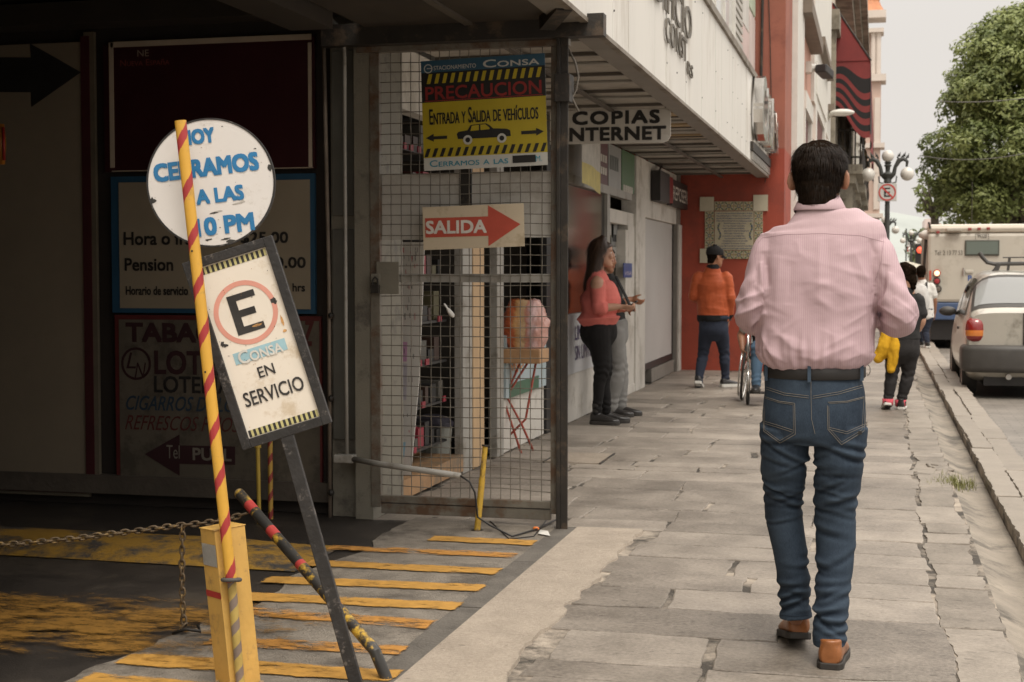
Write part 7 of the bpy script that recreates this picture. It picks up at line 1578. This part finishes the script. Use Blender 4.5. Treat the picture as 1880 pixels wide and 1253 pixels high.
for py, rx, ry, dy in ((388,.070,.066,.0),(372,.064,.063,.004),(361,.060,.061,.010),(360,.064,.065,.008),(371,.075,.073,.0),(385,.087,.080,-.004),(387,.085,.078,-.004)):
    rg.append([q(1505,py,dy)+X_*rx*math.cos(a)+Fm*ry*math.sin(a)-Z*(.030*max(0,math.sin(a))) for a in np.linspace(0,2*math.pi,40,endpoint=False)])
mb.loft(rg,cap=False); mb.build('collar',SHIRT,shirt,smooth=True)
BROWN = mk('brown_leather',(.26,.095,.030),.34,.25,9,.1,120,dirt=(.12,.045,.018),damt=.25,dscale=7)
ha = at_z(1523,1231); shoe(man,(ha.x,ha.y,0),(.06,1,0),.285,.102,BROWN,SOLE,h=.078,collar=.022,sole=.024)
hL = q(1461,1184,.14); shoe(man,hL+Vector((.012,0,.02)),(-.20,1,-.20),.285,.102,BROWN,SOLE,up=(0,.22,1),h=.078,collar=.022,sole=.024)
mb = MB(); c = (mL['wr']+mR['wr'])/2+Vector((0,.10,.02)); mb.box(-.035,.035,-.004,.004,-.07,.07,0,Matrix.Translation(c) @ Matrix.Rotation(R(-50),4,'X'))
tag(mb.build('phone',M_black,bevel=.003,origin=c),'black phone held in front of the man in the pink shirt','phone')
# ---------------------------------------------------------------- the other walkers
def wj(Y, **k):
    out = {}
    for n, v in k.items(): out[n] = at_y(v[0], v[1], Y+(v[2] if len(v) > 2 else 0))
    return out
def patch_skin(o, c, r_, mat):
    o.data.materials.append(mat); i = len(o.data.materials)-1; b = world_loc(o)
    for f in o.data.polygons:
        if (f.center+b-c).length < r_: f.material_index = i
# woman in coral top, in profile, leaning by the shop
WY1 = 12.6
J = wj(WY1, head=(1105,466), neck=(1097,508), shR=(1097,514,-.165), shL=(1099,512,.15), elR=(1099,566,-.21), wrR=(1140,563,-.16), elL=(1106,568,.16), wrL=(1142,569,.0), hipR=(1099,606,-.09), hipL=(1099,606,.09), knR=(1105,680,-.075), anR=(1095,757,-.075), knL=(1110,680,.08), anL=(1113,752,.08))
J.update(hdR=Vector((.93,.25,-.12)), pnR=Vector((-.1,.5,.9)), tsR=Vector((.2,.8,.3)), curlR=.75, hdL=Vector((.95,-.2,.05)), pnL=Vector((0,-.5,.8)), tsL=Vector((.2,-.8,.3)), curlL=.8, calf=.78)
CORAL = cloth_mat('coral_cloth',(.58,.155,.13),.1); LEG = cloth_mat('leggings_black',(.012,.011,.011),.2)
def boots(t):
    for S_ in 'RL':
        a = J['an'+S_]; shoe(t,(a.x-.05,a.y,.0),(1,-.12 if S_ == 'R' else .1,0),.26,.095,LEATHER,SOLE,h=.085,collar=.10,sole=.03,name='boot',cx=.19)
pw1 = Vector((J['anR'].x,WY1,0))
t1, M1, top1, bv1 = figure('woman in coral cold shoulder top and black leggings standing by the shop window', pw1, (1,-.05,0), J, SKIN_L, CORAL, LEG, 'elbow', at_y(1100,584,WY1).z, 1.32, (.16,.115), (.15,.115), (.165,.155), 1.0, 1.16, 'none', .98, (1,.22,0), R(4), True, boots, bust=.05, cl=.012, vox=.0075)
patch_skin(top1, J['shR']+Vector((.0,-.055,-.02)), .062, SKIN_L); patch_skin(top1, J['shL']+Vector((.0,.055,-.02)), .062, SKIN_L)
mb = MB(); g = lambda px,py: at_y(px,py,WY1-.01); Rw = Vector((0,-1,0))
limb(mb,smooth_path([(g(1106,441),.055,.05),(g(1101,452),.084,.090),(g(1097,468),.090,.082),(g(1094,486),.092,.070),(g(1088,503),.098,.055),(g(1084,520),.092,.045),(g(1081,536),.07,.03)],3),Rw,20)
hair_cap(mb,M1,.98,.012,-.06,.06)
h1, bvh1 = finish(mb,'hair',HAIRB,t1,.007,3,lambda p,n: .006*noise.noise(Vector((p.x*30,p.y*30,p.z*4))))
rg = random.Random(3); roots, dirs = [], []
for k in range(5200):
    o_ = g(1098,470)+Vector((rg.uniform(-.16,.1),rg.choice([-1,1])*.5,rg.uniform(-.34,.16))); hit = bvh1.ray_cast(o_,Vector((0,1 if o_.y < WY1 else -1,0)),.8) if rg.random() < .7 else bvh1.ray_cast(Vector((g(1050,470).x,WY1+rg.uniform(-.1,.1),o_.z)),Vector((1,0,0)),.8)
    if hit[0] is not None and hit[0].x < g(1118,470).x: roots.append(hit[0]); dirs.append((hit[1],Vector((-.12,0,-1))))
ribbons('hair_strand',h1,roots,dirs,.12,.0016,mk('hair_sheen_brown',(.05,.026,.014),.35,.5,60,spec=.5),.08,.0,3,4)
mb = MB(); c = g(1158,561); mb.box(-.006,.006,-.034,.034,-.065,.065,0,Matrix.Translation(c+Vector((-.005,.05,0))) @ Matrix.Rotation(R(55),4,'Y')); tag(mb.build('phone',M_black,bevel=.003,origin=c),'dark phone in the hands of the woman in the coral top','phone')
# companion in grey behind her
WY2 = 13.3
J = wj(WY2, head=(1110,476), neck=(1112,514), shR=(1120,522,-.16), shL=(1116,520,.16), elR=(1134,560,-.17), wrR=(1158,549,-.10), elL=(1128,566,.17), wrL=(1152,566,.05), hipR=(1128,610,-.09), hipL=(1128,610,.09), knR=(1135,678,-.08), anR=(1122,746,-.08), knL=(1140,676,.08), anL=(1138,742,.08))
J.update(hdR=Vector((.9,.1,-.35)), pnR=Vector((-.2,.6,.6)), tsR=Vector((.3,.6,.6)), curlR=.7, calf=1.25)
GREYT = cloth_mat('grey_trouser',(.20,.195,.185),.12); DGREY = cloth_mat('charcoal_cloth',(.035,.034,.033),.2)
def boots2(t):
    for S_ in 'RL': a = J['an'+S_]; shoe(t,(a.x-.05,a.y,.0),(1,0,0),.26,.095,LEATHER,SOLE,h=.08,collar=.05,sole=.025)
t2, M2_, tp2, bv2 = figure('person in grey trousers and charcoal jacket half hidden behind the woman in coral', Vector((J['anR'].x,WY2,0)), (1,0,0), J, SKIN, DGREY, GREYT, 'elbow', at_y(1128,592,WY2).z, 1.05, (.16,.11), (.15,.105), (.165,.12), 1.0, 1.05, 'short', .97, (1,0,0), R(10), True, boots2)
mb = MB(); mb.tube([at_y(1131,508,WY2-.14),at_y(1142,530,WY2-.19),at_y(1155,558,WY2-.21),at_y(1163,571,WY2-.20)],.017,8,flat=.6); tag(mb.build('shoulder_strap',cloth_mat('strap_grey',(.05,.05,.05)),smooth=True,origin=at_y(1142,530,WY2)),'dark bag strap held by the person in grey trousers','strap')
# man in orange jacket and cap
WY3 = 16.83
J = wj(WY3, head=(1312,471), neck=(1310,488), shL=(1284,506), shR=(1332,506), elL=(1273,543,.0), wrL=(1283,552,.2), elR=(1341,548,-.02), wrR=(1337,586,.06), hipL=(1298,598), hipR=(1322,598), knL=(1291,652,.08), anL=(1282,702,-.04), knR=(1330,650,.12), anR=(1332,692,.16))
J.update(hdR=Vector((-.05,.25,-1)), pnR=Vector((-1,0,0)), tsR=Vector((0,1,0)), curlR=.5)
ORANGE = cloth_mat('orange_nylon',(.40,.085,.03),.12,.5); NAVY = cloth_mat('navy_jersey',(.030,.036,.055),.15)
def shoes3(t):
    for S_, d, up in (('L',(.0,1,-.35),(0,.4,1)),('R',(.75,.6,0),Z)):
        a = J['an'+S_]; h0 = Vector((a.x-d[0]*.06,a.y-.06,.0)); h0.z = .05 if S_ == 'L' else .0
        shoe(t,h0,d,.27,.1,LEATHER,SOLEW,up=up,h=.075,collar=.02,sole=.035)
        mb = MB(); mb.tube([a-Z*.045,a+Z*.015],.043,12); mb.build('sock',cloth_mat('sock_white',(.55,.53,.5)),t,smooth=True)
t3, M3, tp3, bv3 = figure('man in orange bomber jacket, black cap and navy trousers walking by the red wall', Vector((J['anR'].x-.1,WY3,0)), (.12,1,0), J, SKIN, ORANGE, NAVY, 'long', at_y(1310,588,WY3).z, 1.04, (.175,.12), (.17,.125), (.165,.12), 1.12, 1.0, 'cap', 1.0, (.75,.65,0), R(5), True, shoes3, fold_amp=.009, vox=.009)
sl = Vector((0,0,at_y(1310,573,WY3).z)).z
cuffm = cloth_mat('rib_black',(.016,.016,.017)); tp3.data.materials.append(cuffm); b3 = world_loc(tp3)
for f in tp3.data.polygons:
    c = f.center+b3
    hems = c.z < at_y(1310,579,WY3).z and abs(c.x-J['neck'].x) < .21 and (c-J['wrR']).length > .12
    if hems or (c-J['wrR']).length < .085 or (c-J['wrL']).length < .075 or (c-J['neck']-Vector((0,0,.01))).length < .085: f.material_index = 1
mb = MB(); wq_ = J['wrR']; mb.tube([wq_+Vector((.030*math.cos(a),.026*math.sin(a),-.012)) for a in np.linspace(0,2*math.pi,16,endpoint=False)],.007,6,closed=True); mb.build('wrist_watch',M_black,t3,smooth=True)
# wheelchair and its user, mostly hidden behind the man in the pink shirt
WYC = 15.2; xw = at_y(1367,690,WYC).x; cxw = xw+.29
wc = thing('wheelchair','chrome wheelchair rolling beside the red wall behind the pink shirt',  'wheelchair', (cxw,WYC,0))
for s_ in (-1,1):
    w_ = thing('wheel',None,None,(s_*.29,.05,.30)); w_.parent = wc; c0 = Vector((cxw+s_*.29,WYC+.05,.305)); cam_ = Vector((-s_*.10,0,1)).normalized()
    cir = lambda r_, o=0: [c0+Vector((s_*o,0,0))+Vector((0,1,0))*r_*math.cos(a)+cam_*r_*math.sin(a) for a in np.linspace(0,2*math.pi,48,endpoint=False)]
    MB().tube(cir(.295),.013,8,closed=True).build('tyre',M_rub,w_,smooth=True); MB().tube(cir(.278),.010,8,closed=True).build('rim',chrome,w_,smooth=True); MB().tube(cir(.255,.035),.009,8,closed=True).build('push_rim',chrome,w_,smooth=True)
    sp_m = MB()
    for k in range(24): a = k*math.pi/12; sp_m.tube([c0+Vector((s_*.02*(1 if k%2 else -1),0,0)),c0+Vector((0,1,0))*.275*math.cos(a+.15)+cam_*.275*math.sin(a+.15)],.0016,4)
    sp_m.tube([c0-Vector((.03,0,0)),c0+Vector((.03,0,0))],.022,12); sp_m.build('spoke',chrome,w_)
    cw = MB(); cw.tube([Vector((cxw+s_*.22,WYC-.42+.07*math.cos(a),.075+.07*math.sin(a))) for a in np.linspace(0,2*math.pi,20,endpoint=False)],.014,8,closed=True); cw.tube([(cxw+s_*.22,WYC-.42,.075),(cxw+s_*.22,WYC-.40,.20)],.012,6); cw.build('caster',M_rub,wc,smooth=True)
    fr = MB(); fr.tube([(cxw+s_*.23,WYC+.16,.95),(cxw+s_*.23,WYC+.14,.45),(cxw+s_*.23,WYC+.05,.30),(cxw+s_*.23,WYC-.38,.34),(cxw+s_*.22,WYC-.46,.42),(cxw+s_*.20,WYC-.52,.14)],.012,8); fr.tube([(cxw+s_*.23,WYC+.14,.70),(cxw+s_*.24,WYC-.15,.70),(cxw+s_*.24,WYC-.22,.66),(cxw+s_*.23,WYC-.22,.34)],.012,8); fr.tube([(cxw+s_*.23,WYC+.16,.95),(cxw+s_*.23,WYC+.28,.96)],.016,8); fr.build('frame',chrome,wc,smooth=True)
    fp = MB(); fp.box(cxw+s_*.12-.08,cxw+s_*.12+.08,WYC-.64,WYC-.48,.125,.14); fp.build('footrest',M_black,wc,bevel=.004)
mb = MB(); mb.box(cxw-.22,cxw+.22,WYC-.30,WYC+.12,.44,.48); mb.build('seat',mk('vinyl_black',(.02,.02,.021),.5,.2,9),wc,bevel=.015); mb = MB(); mb.box(cxw-.22,cxw+.22,WYC+.125,WYC+.155,.48,.90); mb.build('backrest',MATS['vinyl_black'],wc,bevel=.012)
V3 = lambda x,y,z: Vector((cxw+x,WYC+y,z))
J = dict(head=V3(0,-.02,1.20), neck=V3(0,.0,1.02), shL=V3(.19,.02,.94), shR=V3(-.19,.02,.94), elR=V3(-.335,.06,.68), wrR=V3(-.30,-.10,.52), elL=V3(.33,.06,.68), wrL=V3(.30,-.10,.52), hipR=V3(-.10,-.02,.55), hipL=V3(.10,-.02,.55), knR=V3(-.13,-.44,.57), knL=V3(.13,-.44,.57), anR=V3(-.13,-.52,.22), anL=V3(.13,-.52,.22))
J.update(hdR=Vector((.15,-.5,-.75)), pnR=Vector((.9,0,-.1)), tsR=Vector((.2,-.7,.6)), curlR=.8, hdL=Vector((-.15,-.5,-.75)), pnL=Vector((-.9,0,-.1)), tsL=Vector((-.2,-.7,.6)), curlL=.8)
def shoes4(t):
    for S_ in 'RL': a = J['an'+S_]; shoe(t,(a.x,a.y+.07,.142),(0,-1,0),.26,.095,LEATHER,SOLE,h=.07,collar=.01,sole=.02)
figure('person in white shirt and jeans seated in the wheelchair', V3(0,0,0), (0,-1,0), J, SKIN_D, cloth_mat('white_cotton',(.60,.585,.56),.06), cloth_mat('light_denim',(.07,.115,.17),.25), 'short', .56, 1.0, (.16,.11), (.155,.11), (.165,.12), 1.0, 1.0, 'short', .96, (0,-1,0), R(4), True, shoes4)
# woman with yellow jacket over her arm
WY5 = 14.58
J = wj(WY5, head=(1660,504), neck=(1668,530), shR=(1684,546), shL=(1640,546), elR=(1693,590,.0), wrR=(1676,622,.06), elL=(1622,590,.0), wrL=(1618,608,.2), hipR=(1671,634), hipL=(1642,634), knR=(1667,688,.04), anR=(1653,740,.04), knL=(1637,688,.0), anL=(1630,738,-.04))
J.update(hdR=Vector((-.15,.1,-1)), pnR=Vector((-1,.2,0)), tsR=Vector((.1,1,0)), curlR=.55)
PINK = cloth_mat('neon_pink',(.60,.10,.13))
def shoes5(t):
    for S_, up, dz in (('L',(0,.42,1),.05),('R',(0,0,1),.0)):
        a = J['an'+S_]; sh_ = shoe(t,(a.x,a.y-.06,dz),(-.15 if S_ == 'L' else .12,1,-.4 if S_ == 'L' else 0),.235,.088,LEATHER,SOLEW,up=up,h=.075,collar=.03,sole=.025)
        mb = MB(); mb.tube([a-Z*.03,a+Z*.03],[.05,.055],14); mb.build('ankle_collar',PINK,t,smooth=True)
t5, M5_, tp5, bv5 = figure('woman in black tee and leggings carrying a yellow jacket along the pavement', Vector((J['anR'].x-.03,WY5,0)), (0,1,0), J, SKIN_L, cloth_mat('tee_black',(.028,.027,.027),.2), cloth_mat('leggings_grey',(.028,.026,.026),.3), 'short', at_y(1660,622,WY5).z, 1.02, (.155,.105), (.14,.10), (.16,.115), .95, .98, 'none', .92, (-.85,.5,0), R(8), True, shoes5)
mb = MB(); hair_cap(mb,M5_,.92,.010,-.08,.06); pt_ = at_y(1674,504,WY5-.02); limb(mb,[(M5_ @ Vector((0,-.09,.04)),.04,.04),(pt_,.042,.04),(pt_+Vector((.012,-.02,-.08)),.040,.038),(pt_+Vector((.014,-.02,-.14)),.022,.022)],X_,14)
h5, bvh5 = finish(mb,'hair',HAIR,t5,.007,2,lambda p,n: .010*noise.noise(p*38)); 
mb = MB(); q_ = J['wrR']; mb.tube([q_+Vector((.028*math.cos(a),.026*math.sin(a),.012+.004*math.cos(a))) for a in np.linspace(0,2*math.pi,16,endpoint=False)],.0045,6,closed=True); mb.build('bracelet',M_alu,t5,smooth=True)
yj = MB(); g5 = lambda px,py,dy=0: at_y(px,py,WY5+dy)
limb(yj,smooth_path([(g5(1640,598,.10),.075,.06),(g5(1634,612,.0),.085,.07),(g5(1626,632,-.05),.078,.06),(g5(1618,650,-.06),.065,.05),(g5(1611,660,-.06),.048,.04)],3),X_,18)
limb(yj,smooth_path([(g5(1645,600,.06),.06,.07),(g5(1644,625,-.07),.062,.055),(g5(1641,650,-.09),.055,.045),(g5(1637,672,-.09),.042,.036),(g5(1636,681,-.09),.038,.034)],3),X_,18)
ja, _ = None, None
jt = thing('yellow_jacket','bright yellow jacket hanging over the forearm of the walking woman','jacket',g5(1634,640)); finish(yj,'cloth',cloth_mat('yellow_fleece',(.60,.33,.02),.1),jt,.008,4,lambda p,n: folds(p,n,.012,12,6,3)+folds(p,n,.005,26,14,9))
# man with white backpack
bw_ = at_z(1703,639,.02); WY6 = bw_.y
J = wj(WY6, head=(1691,501), neck=(1693,515), shL=(1676,524), shR=(1710,524), elL=(1672,549,.0), wrL=(1679,572,.15), elR=(1716,551,.0), wrR=(1716,575,.08), hipL=(1685,577), hipR=(1704,577), knL=(1684,606,.15), anL=(1692,630,.3), knR=(1699,610,.03), anR=(1703,632,-.03))
J.update(hdR=Vector((0,.2,-1)), pnR=Vector((-1,0,0)), tsR=Vector((0,1,0)))
def shoes6(t):
    for S_ in 'LR': a = J['an'+S_]; shoe(t,(a.x,a.y-.07,.024),(0,1,0),.27,.1,LEATHER,SOLEW,h=.08,collar=.015,sole=.03)
WT = cloth_mat('white_tee',(.62,.60,.565),.06)
t6, M6, tp6, bv6 = figure('man in white tee and dark trousers wearing a pale backpack on the kerb', Vector((J['anR'].x,WY6,.02)), (0,1,0), J, SKIN_D, WT, NAVY, 'short', at_y(1690,583,WY6).z, 1.05, (.17,.115), (.165,.115), (.165,.12), 1.05, 1.0, 'short', 1.0, (0,1,0), R(4), True, shoes6, vox=.012)
bk = thing('backpack','pale grey backpack with dark straps on the walking man','backpack',at_y(1690,575,WY6-.2)); mb = MB()
limb(mb,smooth_path([(at_y(1690,526,WY6-.17),.09,.05),(at_y(1690,534,WY6-.20),.125,.075),(at_y(1691,550,WY6-.21),.14,.09),(at_y(1691,566,WY6-.21),.135,.09),(at_y(1691,572,WY6-.2),.10,.06)],3),X_,18,ex=.7); finish(mb,'bag',cloth_mat('backpack_pale',(.50,.49,.47),.1),bk,.012,2,lambda p,n: folds(p,n,.008,9,9,1))
mb = MB(); limb(mb,[(at_y(1691,556,WY6-.31),.09,.03),(at_y(1691,567,WY6-.31),.09,.03)],X_,14,ex=.6); finish(mb,'pocket',MATS['backpack_pale'],bk,.012,2)
for px in (1680,1701): mb = MB(); mb.tube([at_y(px,536,WY6-.15),at_y(px,523,WY6-.12),at_y(px,518,WY6-.02),at_y(px,524,WY6+.1)],.022,6,flat=.5); mb.build('strap',DGREY,bk,smooth=True)
pass
